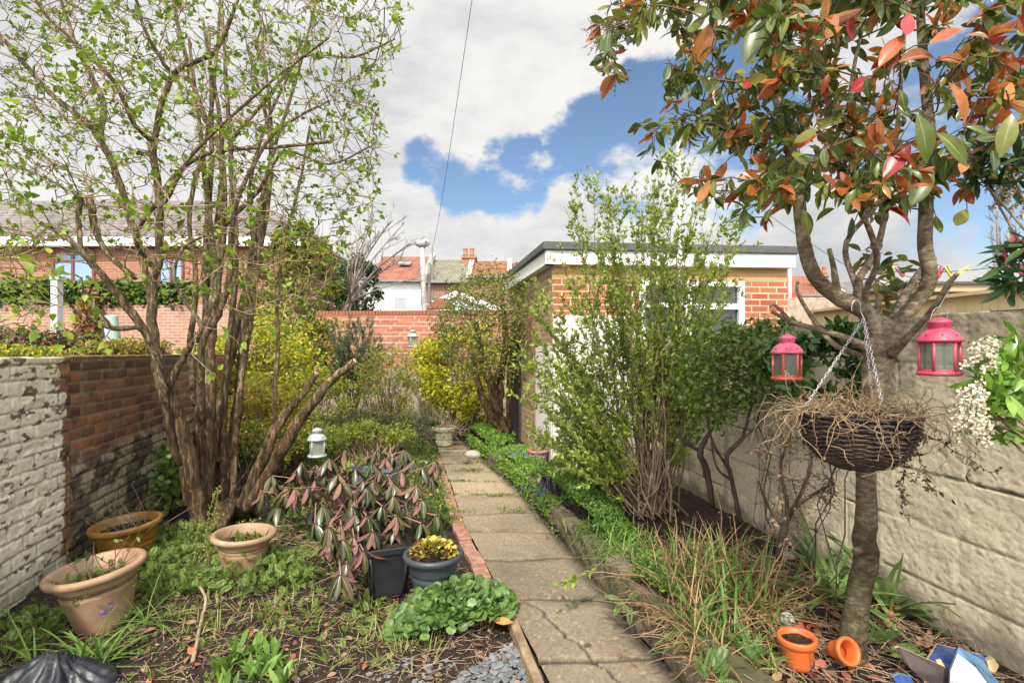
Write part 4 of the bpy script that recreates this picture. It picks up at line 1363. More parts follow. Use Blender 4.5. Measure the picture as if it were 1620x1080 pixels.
def lilac():
    rng = np.random.default_rng(3)
    Yb = 4.3
    base = gp(325, 832, 0)
    g = thing('lilac_tree', 'many stemmed lilac tree with pale twigs and sparse fresh green leaves on the left', 'tree', (base[0], base[1], 0))
    T = MB(); S = []
    L = [
        # traced limbs: px, py, distance, radius in px
        [(318, 835, 4.25, 22), (306, 770, 4.2, 20), (292, 690, 4.15, 18), (268, 620, 4.1, 15), (233, 532, 4.0, 11), (189, 469, 3.9, 9.5), (142, 412, 3.8, 8), (100, 372, 3.75, 7), (63, 352, 3.7, 5)],
        [(300, 800, 4.3, 17), (285, 690, 4.4, 16), (262, 630, 4.5, 14), (246, 563, 4.6, 13), (241, 456, 4.7, 11), (252, 406, 4.7, 10), (251, 311, 4.7, 9), (245, 225, 4.6, 8), (273, 120, 4.5, 7), (341, 80, 4.4, 6), (380, -10, 4.3, 4)],
        [(238, 470, 4.7, 9), (217, 377, 4.7, 10), (184, 273, 4.7, 9.5), (160, 225, 4.7, 9), (136, 192, 4.6, 8.5), (80, 148, 4.5, 7), (0, 56, 4.3, 6), (-60, 0, 4.2, 4)],
        [(160, 225, 4.7, 8), (162, 160, 4.8, 7.5), (144, 120, 4.9, 6.5), (116, 60, 4.9, 5), (90, -20, 4.9, 4)],
        [(328, 838, 4.35, 25), (322, 740, 4.4, 19), (330, 640, 4.5, 16), (332, 560, 4.6, 14), (340, 470, 4.8, 12), (352, 361, 4.9, 10), (349, 241, 5.0, 8.5), (321, 180, 5.0, 7), (297, 100, 5.0, 6), (281, 40, 5.0, 5), (270, -30, 5.0, 3)],
        [(390, 806, 4.2, 17), (428, 745, 4.1, 17), (472, 668, 4.05, 15), (515, 610, 4.0, 12), (562, 571, 3.95, 9)],
        [(382, 800, 4.35, 14), (418, 720, 4.4, 15), (450, 655, 4.5, 12), (478, 625, 4.6, 9), (501, 590, 4.6, 8)],
        [(352, 806, 4.5, 10), (372, 640, 4.9, 7), (385, 520, 5.1, 6.5), (400, 380, 5.2, 6), (430, 250, 5.2, 5), (470, 120, 5.2, 4), (505, -20, 5.2, 3)],
        [(345, 800, 4.6, 9), (352, 700, 5.0, 8), (360, 600, 5.2, 7), (392, 480, 5.3, 6), (402, 400, 5.3, 6), (395, 300, 5.3, 5), (420, 200, 5.2, 4.5), (470, 90, 5.2, 3)],
        [(284, 735, 4.15, 11), (262, 640, 4.0, 10), (290, 565, 3.9, 8), (302, 545, 3.85, 7), (318, 515, 3.8, 6), (278, 450, 3.7, 4), (288, 395, 3.7, 4), (330, 370, 3.7, 3)],
        [(270, 610, 3.95, 8), (246, 560, 3.8, 7), (222, 520, 3.7, 7), (176, 519, 3.6, 6.5), (117, 491, 3.5, 5)],
        [(176, 519, 3.6, 6), (150, 485, 3.6, 7), (132, 460, 3.55, 6.5)],
        [(215, 440, 3.9, 7), (170, 400, 3.9, 7), (150, 360, 3.9, 9), (146, 330, 3.9, 9), (140, 310, 3.9, 9)],
        [(128, 400, 3.8, 6), (124, 350, 3.8, 7), (127, 312, 3.8, 7)],
        [(322, 700, 4.5, 12), (318, 610, 4.3, 10), (322, 540, 4.2, 9), (345, 500, 4.15, 8), (362, 440, 4.1, 8), (372, 330, 4.1, 6), (430, 215, 4.1, 4.5), (520, 160, 4.2, 3)],
        [(251, 311, 4.7, 7), (290, 265, 4.5, 6), (340, 240, 4.3, 6), (440, 233, 4.2, 5), (520, 225, 4.1, 3.5)],
        [(240, 420, 4.6, 7), (215, 380, 4.3, 5), (240, 330, 4.1, 6), (260, 320, 4.0, 6), (300, 250, 3.9, 5), (360, 190, 3.8, 4), (440, 120, 3.7, 3.5), (520, 60, 3.7, 3)],
        [(245, 225, 4.6, 7), (215, 200, 4.3, 6), (180, 130, 4.1, 6), (110, 60, 3.9, 5), (70, 20, 3.8, 4), (30, -40, 3.7, 3)],
        [(273, 120, 4.5, 6), (235, 60, 4.3, 5), (215, 0, 4.2, 4), (205, -60, 4.1, 3)],
        [(349, 241, 5.0, 6), (420, 160, 5.0, 5), (480, 90, 4.9, 4), (560, 90, 4.8, 3), (625, 62, 4.7, 2)],
        [(352, 361, 4.9, 6), (410, 300, 4.9, 5), (450, 240, 4.9, 4), (520, 260, 4.8, 3), (590, 230, 4.7, 2)],
        [(310, 640, 4.8, 9), (300, 560, 5.1, 8), (310, 450, 5.3, 7), (300, 330, 5.4, 6), (330, 200, 5.4, 5), (345, 60, 5.4, 4), (350, -40, 5.4, 3)],
        [(430, 560, 4.6, 5), (420, 640, 4.6, 6), (432, 480, 4.7, 6), (448, 400, 4.9, 5), (470, 330, 5.0, 4), (480, 240, 5.0, 3)],
    ]
    # the last one is a water shoot that leaves the cut stem
    L[-1] = [(434, 672, 4.45, 6), (436, 600, 4.5, 6), (440, 540, 4.6, 5.5), (438, 470, 4.7, 5), (450, 380, 4.9, 5), (472, 300, 5.0, 4), (490, 200, 5.0, 3)]
    for i, l in enumerate(L):
        S.append(limb(T, l, k=12 if l[0][3] > 9 else 8, seed=i, rs=.58 if l[0][3] < 16 else .60, knots=.05, jit=.14))
    for i in range(6):      # thin upright poles from the stool
        px = rng.uniform(300, 375); tx = rng.uniform(300, 520); Y1 = rng.uniform(4.6, 5.6)
        S.append(limb(T, [(px, 800, 4.5, 5), ((px * .8 + tx * .2), 620, 4.8, 5), (px * .5 + tx * .5 + rng.uniform(-15, 15), 430, Y1, 4.5), (tx, 240, Y1, 3.5), (tx + rng.uniform(-40, 50), rng.uniform(-40, 120), Y1, 2)], k=6, seed=40 + i))
    for i in range(12):      # root flare
        a = rng.uniform(0, 2 * np.pi); b = np.array([base[0] + rng.uniform(-.1, .25), base[1] + rng.uniform(-.02, .2), .16])
        d = np.array([math.cos(a), math.sin(a), 0])
        P = np.array([b, b + d * .10 + [0, 0, -.08], b + d * .22 + [0, 0, -.18]]); T.tubes(P, np.array([[.05, .045, .02]]), 7)
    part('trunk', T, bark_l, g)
    for (px, py, Y, r, dx, dy) in ((562, 571, 3.95, 9, 47, -39), (501, 590, 4.6, 8, 23, -35), (117, 491, 3.5, 5, -59, -28), (132, 460, 3.55, 6.5, -18, -25), (140, 310, 3.9, 9, -4, -20), (127, 312, 3.8, 7, 3, -38)):
        cm = MB(); c = at(px, py, Y); d = unit(at(px + dx, py + dy, Y) - c)
        cm.tubes(np.array([c - d * .004, c + d * .006]), np.array([[r / F * Y * .59, r / F * Y * .56]]), 12)
        part('cut_end', cm, cutw, g)
    nodes = np.vstack([s[2:, :3] for s in S]); rad = np.concatenate([s[2:, 3] for s in S])
    ok = nodes[:, 2] > 1.35; nodes = nodes[ok]; rad = rad[ok]
    # crown envelope as seen, filled in depth
    poly = [(-170, -140), (560, -140), (640, -20), (632, 80), (600, 150), (606, 260), (592, 340), (560, 400), (520, 470), (470, 520), (380, 500), (300, 470), (200, 400), (90, 420), (60, 520), (-20, 560), (-140, 420)]
    q = sample_poly(poly, 2800, rng)
    Yd = rng.normal(4.45, .62, len(q)); Yd = np.clip(Yd, 3.1, 5.8)
    tips = np.array([at(x, y, Y) for (x, y), Y in zip(q, Yd)])
    clear = np.linalg.norm(tips[:, None] - nodes[None, ::3], axis=2).min(1)
    tips = tips[clear < 1.0]
    P, R, E, ED = attract(nodes, rad, tips, rng, bend=.32, rtip=.0034, rmax=.017)
    tw = MB(); tw.tubes(P, R, 4, cap=False)
    # short side shoots
    p0, t0, j, t = along(P, 4600, .2, 1, rng)
    d0 = side(t0, rng.uniform(.5, 1.1, len(t0)), rng) + [0, 0, .25]
    SH = grow(p0, d0, rng.uniform(.05, .20, len(p0)), 4, .12, .05, rng)
    tw.tubes(SH, np.linspace(.0022, .0013, 4)[None], 3, cap=False)
    part('twigs', tw, twig_l, g, kind='stuff')
    ends = np.vstack([E, SH[:, -1]]); dirs = np.vstack([ED, unit(SH[:, -1] - SH[:, -2])])
    lp = MB(); m1 = leafm('lilac_leaf', [(.11, .20, .015), (.17, .28, .02), (.28, .40, .035), (.13, .22, .018), (.36, .45, .05)], .45, .45)
    sel = np.where(rng.random(len(ends)) < .40 + .0 * ends[:, 0])[0]
    for rep in range(4):
        k = sel[rng.random(len(sel)) < .85]
        d = unit(dirs[k] * .6 + rdir(len(k), .0, rng) * .9 + [0, 0, .05])
        lp.leaves(OVATE, ends[k] + rng.normal(size=(len(k), 3)) * .010, d, rdir(len(k), 1.2, rng), rng.uniform(.024, .056, len(k)) * np.where(rng.random(len(k)) < .14, 1.5, 1))
    # bigger opened leaves low on the left, nearer the camera
    for (px, py, Y, n) in ((30, 215, 3.2, 12), (50, 190, 3.1, 10), (130, 445, 3.0, 9), (150, 470, 3.0, 7), (70, 420, 3.0, 9), (40, 330, 3.3, 12), (95, 515, 3.0, 8), (40, 445, 3.1, 8), (130, 550, 3.2, 10), (235, 445, 3.4, 6), (280, 155, 3.5, 8), (350, 90, 3.6, 9), (480, 75, 4.0, 10), (215, 320, 3.6, 6), (90, 60, 3.4, 9), (15, 300, 3.2, 10), (370, 535, 3.7, 6), (340, 595, 3.7, 5), (20, 260, 3.2, 8)):
        c = at(px, py, Y); pp = c + rng.normal(size=(n, 3)) * [.07, .07, .05]
        lp.leaves(OVATE, pp, rdir(n, -.2, rng), rdir(n, 1.2, rng), rng.uniform(.05, .075, n))
        nn = nodes[np.argmin(np.linalg.norm(nodes - c, axis=1))]
        W = MB(); mid = (c + nn) / 2 + rng.normal(size=3) * .05
        tw2 = np.array([nn, mid, c, c + rng.normal(size=3) * .05]); lp.tubes(tw2, np.array([[.005, .0035, .0022, .0015]]), 4, mi=1)
    part('leaves', lp, [m1, twig_l], g, kind='stuff')
    # brown seed heads left from last year
    sd = MB(); k = np.where((rng.random(len(ends)) < .10) & (ends[:, 2] > 2.2))[0]
    for rep in range(12):
        sd.leaves(DIA, ends[k] + rng.normal(size=(len(k), 3)) * [.008, .008, .024], rdir(len(k), .6, rng), rdir(len(k), 0, rng), rng.uniform(.010, .018, len(k)))
    part('seed_heads', sd, leafm('seedhead', [(.06, .04, .03), (.13, .09, .07)], .9, 0), g, kind='stuff')


lilac()

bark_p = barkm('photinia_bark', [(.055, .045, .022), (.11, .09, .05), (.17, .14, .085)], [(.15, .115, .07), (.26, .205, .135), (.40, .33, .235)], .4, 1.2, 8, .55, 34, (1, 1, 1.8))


def photinia():
    rng = np.random.default_rng(8)
    g = thing('photinia_tree', 'smooth trunked photinia tree with orange and green leaves beside the block wall', 'tree', [*gp(1350, 1035, .2)[:2], .18])
    T = MB(); S = []
    Y = 2.13
    L = [
        [(1350, 1060, Y, 30), (1348, 1030, Y, 27), (1352, 985, Y, 23), (1360, 930, Y, 21.5), (1371, 880, Y, 22), (1367, 850, Y, 20.5), (1371, 820, Y, 19.5), (1370, 760, 2.14, 17.5), (1372, 700, 2.15, 18), (1380, 630, 2.15, 21), (1388, 570, 2.15, 25), (1400, 530, 2.14, 32), (1408, 505, 2.12, 30)],
        [(1400, 545, 2.14, 26), (1372, 497, 2.12, 19), (1325, 470, 2.08, 17), (1290, 438, 2.06, 16), (1274, 395, 2.05, 15), (1265, 330, 2.05, 14), (1256, 260, 2.05, 13), (1240, 190, 2.08, 12), (1215, 100, 2.1, 10), (1200, 0, 2.1, 8), (1190, -90, 2.1, 5)],
        [(1400, 545, 2.14, 26), (1438, 492, 2.1, 17), (1470, 445, 2.06, 16), (1464, 390, 2.04, 15), (1466, 300, 2.02, 14), (1470, 210, 2.02, 12), (1462, 110, 2.04, 10), (1455, 0, 2.05, 8), (1450, -90, 2.05, 5)],
        [(1392, 530, 2.12, 14), (1356, 455, 2.2, 9), (1385, 400, 2.3, 7.5), (1402, 330, 2.35, 6), (1420, 200, 2.4, 5), (1430, 60, 2.4, 4), (1440, -60, 2.4, 3)],
        [(1396, 530, 2.14, 12), (1368, 470, 2.1, 7), (1388, 405, 2.0, 7), (1350, 290, 1.95, 5), (1345, 150, 1.9, 4.5), (1370, 20, 1.9, 3.5), (1390, -80, 1.9, 2)],
        [(1380, 500, 2.15, 10), (1350, 440, 2.3, 7), (1340, 380, 2.4, 6), (1395, 300, 2.5, 5), (1330, 180, 2.5, 4), (1300, 60, 2.5, 3)],
        [(1325, 470, 2.08, 10), (1318, 420, 2.15, 6), (1312, 395, 2.2, 5)],
        [(1405, 520, 2.12, 12), (1430, 470, 2.3, 9), (1455, 430, 2.4, 7), (1478, 410, 2.5, 5)],
        [(1410, 560, 2.1, 13), (1440, 530, 1.95, 8), (1475, 490, 1.82, 7), (1500, 450, 1.75, 6), (1515, 432, 1.72, 5)],
        [(1480, 480, 1.8, 5), (1492, 465, 1.8, 4), (1508, 448, 1.8, 3)],
        [(1392, 560, 2.12, 14), (1340, 535, 2.15, 8), (1290, 520, 2.2, 6), (1250, 508, 2.25, 5), (1220, 492, 2.28, 4)],
        [(1250, 508, 2.25, 5), (1228, 484, 2.25, 3.5), (1218, 484, 2.25, 3)],
        [(1395, 545, 2.2, 10), (1388, 500, 2.3, 7), (1392, 455, 2.4, 6)],
        [(1300, 530, 2.6, 5), (1283, 500, 2.6, 5), (1262, 462, 2.6, 4), (1262, 445, 2.6, 3)],
    ]
    L[-1][0] = (1386, 570, 2.15, 8); L[-1].insert(1, (1320, 545, 2.4, 6))
    for i, l in enumerate(L):
        S.append(limb(T, l, k=14 if l[0][3] > 20 else 9, seed=70 + i, n=len(l) * 4, knots=.012, jit=.03, rs=.79 if i == 0 else .68))
    T.tubes(np.array([at(1366, 868, 2.08), at(1352, 872, 2.05)]), np.array([[.02, .012]]), 7)
    part('trunk', T, bark_p, g)
    nodes = np.vstack([s[3:, :3] for s in S[1:8]]); rad = np.concatenate([s[3:, 3] for s in S[1:8]])
    ok = nodes[:, 2] > 1.75; nodes = nodes[ok]; rad = rad[ok]
    poly = [(935, -160), (925, 20), (950, 120), (980, 200), (1040, 262), (1095, 300), (1150, 330), (1200, 345), (1260, 350), (1330, 330), (1420, 345), (1500, 330), (1560, 250), (1640, 300), (1760, 200), (1800, -160)]
    q = sample_poly(poly, 1350, rng)
    q = q[(fbm(q[:, 0] / 85, q[:, 1] / 85, 91, 2) > .385) & ((q[:, 0] < 1480) | (rng.random(len(q)) < .5))]
    left = np.clip((1250 - q[:, 0]) / 300, 0, 1)
    Yd = rng.uniform(1.45, 2.55, len(q)) + left * .15
    Yd = np.where(q[:, 0] > 1450, np.clip(Yd, 1.4, 1.95), Yd)
    tips = np.array([at(x, y, Y_) for (x, y), Y_ in zip(q, Yd)])
    P, R, E, ED = attract(nodes, rad, tips, rng, bend=.25, rtip=.0018, rmax=.009)
    tw = MB(); tw.tubes(P, R, 5, cap=False)
    part('twigs', tw, surf('photinia_twig', [(.06, .04, .03), (.14, .09, .06)], 20, .6, .2), g, kind='stuff')
    big = leaf(0.40, 6, 0.12, -0.30, 0.54, .8)
    gm = leafm('photinia_green', [(.04, .075, .016), (.08, .12, .02), (.13, .17, .03), (.06, .095, .035), (.18, .20, .03), (.27, .25, .04)], .30, .33, .5)
    om = leafm('photinia_orange', [(.52, .13, .03), (.38, .09, .03), (.58, .20, .05), (.44, .19, .04), (.26, .07, .03), (.56, .27, .10)], .30, .38, .5)
    rm = leafm('photinia_red', [(.42, .008, .012), (.30, .012, .02), (.48, .05, .06), (.13, .012, .02)], .28, .3, .5)
    lv = MB()
    shapes = [leaf(w_, 6, f_, c_, .54, .8) for w_, f_, c_ in ((.40, .12, -.30), (.36, .22, -.55), (.42, .06, .12), (.38, .16, -.15))]
    rib = leaf(.030, 6, 0, -.30, .3)

    def put(P_, D_, N_, S_, mi):
        k_ = rng.integers(0, 4, len(P_)); N_ = np.broadcast_to(N_, (len(P_), 3)); S_ = np.broadcast_to(S_, (len(P_),)); D_ = np.broadcast_to(D_, (len(P_), 3))
        for q_ in range(4):
            m_ = k_ == q_
            if m_.any():
                lv.leaves(shapes[q_], P_[m_], D_[m_], N_[m_], S_[m_], mi)
                rv, rf = leaf(.030, 6, 0, (-.30, -.55, .12, -.15)[q_], .3)
                for dz in (-.006, .006): lv.leaves((rv + [0, 0, dz], rf), P_[m_], D_[m_], N_[m_], S_[m_], 4 if mi == 0 else 5)
    n = len(E)
    orange = (rng.random(n) < np.clip(.20 + .26 * ((E[:, 0] / E[:, 1] * F + 810) > 1150), 0, .55)) & (rng.random(n) < .9)
    # whorls: older green leaves hang below, young coloured ones point up and out
    for rep in range(6):
        k = np.arange(n)[rng.random(n) < .88]
        back = unit(-ED[k]); pos = E[k] + back * rng.uniform(.005, .10, (len(k), 1))
        d = unit(side(ED[k], rng.uniform(.8, 1.9, len(k)), rng) + [0, 0, -.75])
        put(pos, d, rdir(len(k), .9, rng), rng.uniform(.040, .078, len(k)), 0)
    for rep in range(5):
        k = np.where(orange)[0]; k = k[rng.random(len(k)) < .85]
        d = unit(side(ED[k], rng.uniform(.4, 1.3, len(k)), rng) + [0, 0, .10])
        put(E[k], d, rdir(len(k), .9, rng), rng.uniform(.042, .085, len(k)), 1)
    k = rng.choice(n, 34, replace=False)
    put(E[k], unit(side(ED[k], 1.2, rng) + [0, 0, -.9]), rdir(len(k), .6, rng), rng.uniform(.07, .11, len(k)), 2)
    # named big ones in the right centre of the crown
    big_ones = [((1440, 225), (1402, 275), 1.5, 2), ((1400, 330), (1455, 338), 1.6, 2), ((1440, 20), (1430, 60), 1.5, 2), ((1210, 105), (1212, 135), 1.9, 2), ((1295, 105), (1325, 140), 1.7, 2), ((1380, 120), (1345, 150), 1.6, 2),
                ((1450, 180), (1480, 245), 1.45, 0), ((1480, 210), (1545, 250), 1.45, 0), ((1205, 30), (1180, 95), 1.6, 0), ((1600, 180), (1590, 235), 1.4, 0), ((1470, 70), (1520, 40), 1.5, 1), ((1480, 95), (1560, 88), 1.5, 1), ((1500, 130), (1545, 180), 1.5, 1), ((1135, 30), (1100, 90), 1.8, 1), ((1340, 380), (1352, 345), 1.8, 0),
                ((1270, 330), (1285, 368), 1.8, 0), ((1475, 265), (1445, 320), 1.6, 0), ((1150, 255), (1135, 285), 1.9, 1), ((1110, 290), (1075, 285), 1.9, 1), ((1165, 245), (1190, 262), 1.8, 0), ((1530, 330), (1510, 360), 1.6, 0), ((1480, 340), (1485, 370), 1.7, 0), ((1430, 55), (1395, 95), 1.5, 1), ((1420, 100), (1500, 60), 1.5, 1),
                ((1085, 175), (1060, 60), 1.9, 0)]
    for (a, b, Y_, mi) in big_ones[:-1]:
        A = at(*a, Y_); B = at(*b, Y_ - .02); L_ = np.linalg.norm(B - A)
        put(np.array([A]), B - A, unit(np.array([rng.normal() * .3, -1, .5])), max(L_, .06) * 1.05, mi)
        nn = nodes[np.argmin(np.linalg.norm(nodes - A, axis=1))]; t_ = E[np.argmin(np.linalg.norm(E - A, axis=1))]
        lv.tubes(np.array([t_, (t_ + A) / 2 + [0, 0, .01], A]), np.array([[.0025, .002, .0015]]), 4, 3)
    # small leafy sprigs low in the fork
    for (px, py, Y_) in ((1395, 420, 2.3), (1370, 400, 2.4), (1420, 440, 2.4), (1400, 460, 2.2), (1380, 450, 2.5), (1440, 430, 2.5)):
        c = at(px, py, Y_); m_ = 10
        lv.leaves(big, c + rng.normal(size=(m_, 3)) * .03, rdir(m_, -.1, rng), rdir(m_, .9, rng), rng.uniform(.05, .09, m_), 0)
        lv.leaves(big, c + rng.normal(size=(3, 3)) * .03, rdir(3, .2, rng), rdir(3, .9, rng), rng.uniform(.04, .07, 3), 1)
    part('leaves', lv, [gm, om, rm, surf('photinia_twig', [(1, 1, 1)]), leafm('rib_green', [(.16, .20, .06), (.26, .28, .09)], .5, .1), leafm('rib_red', [(.40, .07, .05), (.50, .16, .08)], .5, .1)], g, kind='stuff')
    # flower buds: flat sprays of tiny heads
    fl = MB(); bs = rng.choice(n, 26, replace=False)
    bs = np.concatenate([bs, np.argsort(E[:, 0])[:20]])
    for b in bs:
        c = E[b]; m_ = 9
        S_ = grow(np.repeat(c[None], m_, 0), rdir(m_, .5, rng) + ED[b], rng.uniform(.04, .075, m_), 4, .12, .0, rng); fl.tubes(S_, np.linspace(.0011, .0006, 4)[None], 3, 0, cap=False)
        a_, t_, _, _ = along(S_, 42, .4, 1, rng); fl.leaves(DIA, a_, rdir(42, .3, rng), rdir(42, 0, rng), rng.uniform(.005, .010, 42), 0 if E[b, 0] < .9 else 1)
    part('flower_buds', fl, [leafm('bud_grey', [(.13, .10, .09), (.22, .17, .14), (.16, .14, .08)], .8, 0), leafm('bud_green', [(.30, .30, .05), (.40, .36, .08), (.30, .22, .06)], .7, .2)], g, kind='stuff')


photinia()


# ================================================================== SHRUBS
def arc_stems(bases, tips, rng, n=9, sag=.06, wob=.012):
    """stems that rise steeply from the stool and lean out towards their tips"""
    b = np.asarray(bases); t = np.asarray(tips); u = np.linspace(0, 1, n)[None, :, None]
    L = np.linalg.norm(t - b, axis=1)[:, None, None]
    up = b[:, None] + np.array([0, 0, 1.0]) * L * u
    P = (b[:, None] * (1 - u) + t[:, None] * u)
    w = sag * 4 * u * (1 - u)
    P = P * (1 - w) + up * w
    P[:, 1:-1] += rng.normal(size=(len(b), n - 2, 3)) * wob * L
    return P


def leafy(name, label, cat, base, stems, rs, nl, lt, ls, lm, wm, rng, nside=0, sl=(.1, .3), t0=.25, lup=.2, opp=True, nb=0, bm=None, bs=(.01, .02), stuffname='leaves', ang=.9, group=None, bt=None):
    g = thing(name, label, cat, base, group)
    w = MB(); w.tubes(stems, rs, 5, cap=False)
    pool = [stems]
    sh = None
    if nside:
        p0, t_, j, tt = along(stems, nside, t0, 1, rng)
        sh = grow(p0, side(t_, rng.uniform(.4, .9, nside), rng) + [0, 0, .15], rng.uniform(*sl, nside), 5, .10, .06, rng)
        w.tubes(sh, np.linspace(max(.0012, rs.min() * .9), .0011, 5)[None], 4, cap=False)
    part('stems', w, wm, g, kind='stuff')
    l = MB()
    n1 = int(nl * (.35 if nside else 1)); lst = []
    a, t_, j, tt = along(stems, n1, t0, 1, rng); lst.append((a, t_))
    if nside:
        a, t_, j, tt = along(sh, nl - n1, .1, 1, rng); lst.append((a, t_))
    a = np.vstack([x[0] for x in lst]); t_ = np.vstack([x[1] for x in lst])
    r = unit(np.cross(t_, rdir(len(a), 0, rng)))
    for s in ((-1, 1) if opp else (1,)):
        d = unit(t_ * math.cos(ang) + s * r * math.sin(ang) + [0, 0, lup])
        l.leaves(lt, a, d, rdir(len(a), 1.0, rng), rng.uniform(*ls, len(a)))
    mats = [lm]
    if nb:
        k = rng.integers(0, len(a), nb); l.leaves(bt or DIA, a[k], rdir(nb, .4, rng), rdir(nb, .5, rng), rng.uniform(*bs, nb), 1); mats.append(bm)
    part(stuffname, l, mats, g, kind='stuff')
    return g


def fill_bush(name, label, cat, centre_px, Y, rx, rz, ry, n, lt, ls, lm, wm, rng, seedt=0, z0=0.0, clumps=14, nst=60, sw=1.0, dens=.5, gap=.5, mix2=None, frac2=.0):
    """bush with trunklets and a crown made of leaf clumps of uneven size round an ellipsoid"""
    c = at(*centre_px, Y); base = np.array([c[0], Y, z0])
    g = thing(name, label, cat, base)
    cc = rdir(clumps * 3, .1, rng) * rng.uniform(.35, 1, (clumps * 3, 1)) ** .5 * [rx, ry, rz]
    tips = c + cc
    st = arc_stems(np.repeat(base[None], len(tips), 0) + rng.normal(size=(len(tips), 3)) * [.08, .08, 0], tips, rng, 7, .10, .03)
    st = st[:nst] if nst < len(st) else st
    w = MB(); w.tubes(st, np.linspace(.012 * sw, .003, 7)[None] * rng.uniform(.7, 1.6, (len(st), 1)), 5, cap=False)
    part('stems', w, wm, g, kind='stuff')
    per = n // len(tips); rr = rng.uniform(.12, .34, len(tips)) * min(1, (rx + rz) * .55)
    k = np.repeat(np.arange(len(tips)), per)
    off = rdir(len(k), 0, rng) * rng.uniform(.2, 1, (len(k), 1)) ** .6
    p = tips[k] + off * rr[k][:, None] * [1.1, 1.0, .8]
    p = p[p[:, 2] > z0 + .02]
    l = MB(); mats = [lm] + ([mix2] if mix2 else [])
    sel = rng.random(len(p)) < frac2 if mix2 else np.zeros(len(p), bool)
    for s_, mi in ((~sel, 0), (sel, 1)):
        m = s_.sum()
        if m: l.leaves(lt, p[s_], rdir(m, .15, rng), rdir(m, .9, rng), rng.uniform(*ls, m), mi)
    part('leaves', l, mats, g, kind='stuff')
    return g


brown_w = surf('brown_stem', [(.10, .065, .038), (.21, .15, .09), (.30, .23, .15)], 18, .85, .3, .004)
dark_w = surf('dark_stem', [(.035, .022, .016), (.09, .06, .04)], 18, .8, .3, .004)
green_a = leafm('fresh_green', [(.15, .23, .03), (.23, .32, .04), (.34, .42, .07), (.18, .27, .035)], .4, .35)
green_b = leafm('mid_green', [(.06, .11, .018), (.11, .17, .028), (.18, .24, .045)], .4, .3)
green_d = leafm('deep_green', [(.015, .045, .012), (.035, .08, .02), (.06, .12, .03)], .35, .2)
lime = leafm('lime_yellow', [(.52, .50, .03), (.66, .57, .04), (.40, .45, .04), (.72, .64, .08)], .5, .4)
gold = leafm('golden', [(.55, .36, .04), (.50, .43, .06), (.42, .22, .04), (.36, .37, .06)], .5, .4)
dry = leafm('dry_leaf', [(.20, .12, .06), (.30, .19, .10), (.13, .07, .04), (.38, .27, .16)], .85, .1)


def mid_shrub():
    rng = np.random.default_rng(21)
    base = gp(1030, 812, .2); Yb = base[1]
    # outline of the spray of stems as seen
    top = [(850, 560), (862, 470), (905, 350), (925, 300), (960, 300), (1000, 260), (1040, 275), (1065, 262), (1100, 300), (1130, 300), (1180, 330), (1150, 380), (1110, 400), (1080, 360), (1020, 330), (980, 340), (940, 400), (890, 430), (842, 500), (835, 620), (850, 690), (900, 640), (940, 560), (1000, 480), (1090, 480), (1130, 500), (1160, 560), (1080, 560), (1050, 430), (960, 450), (900, 520), (870, 600), (905, 700), (880, 740), (1120, 620), (1160, 480)]
    tips = []
    for (x, y) in top * 3 + [(850, 640), (870, 600), (845, 560), (860, 520), (880, 660), (900, 690), (870, 700), (840, 610)] * 2:
        x = x + rng.normal() * 16; y = y + rng.normal() * 22
        tips.append(at(x, y, Yb + rng.normal() * .38))
    tips = np.array(tips); n = len(tips)
    b = base + rng.normal(size=(n, 3)) * [.10, .08, 0]
    st = arc_stems(b, tips, rng, 11, .09, .010)
    rs = np.linspace(.0085, .0018, 11)[None] * rng.uniform(.6, 1.3, (n, 1))
    leafy('leafy_shrub', 'tall upright shrub of many thin stems with small bright green leaves before the outbuilding', 'shrub', base, st, rs, 20000, leaf(.42, 4, .12, -.15, .45), (.022, .048), green_a, brown_w, rng, nside=1500, sl=(.08, .30), t0=.33, lup=.3)


mid_shrub()


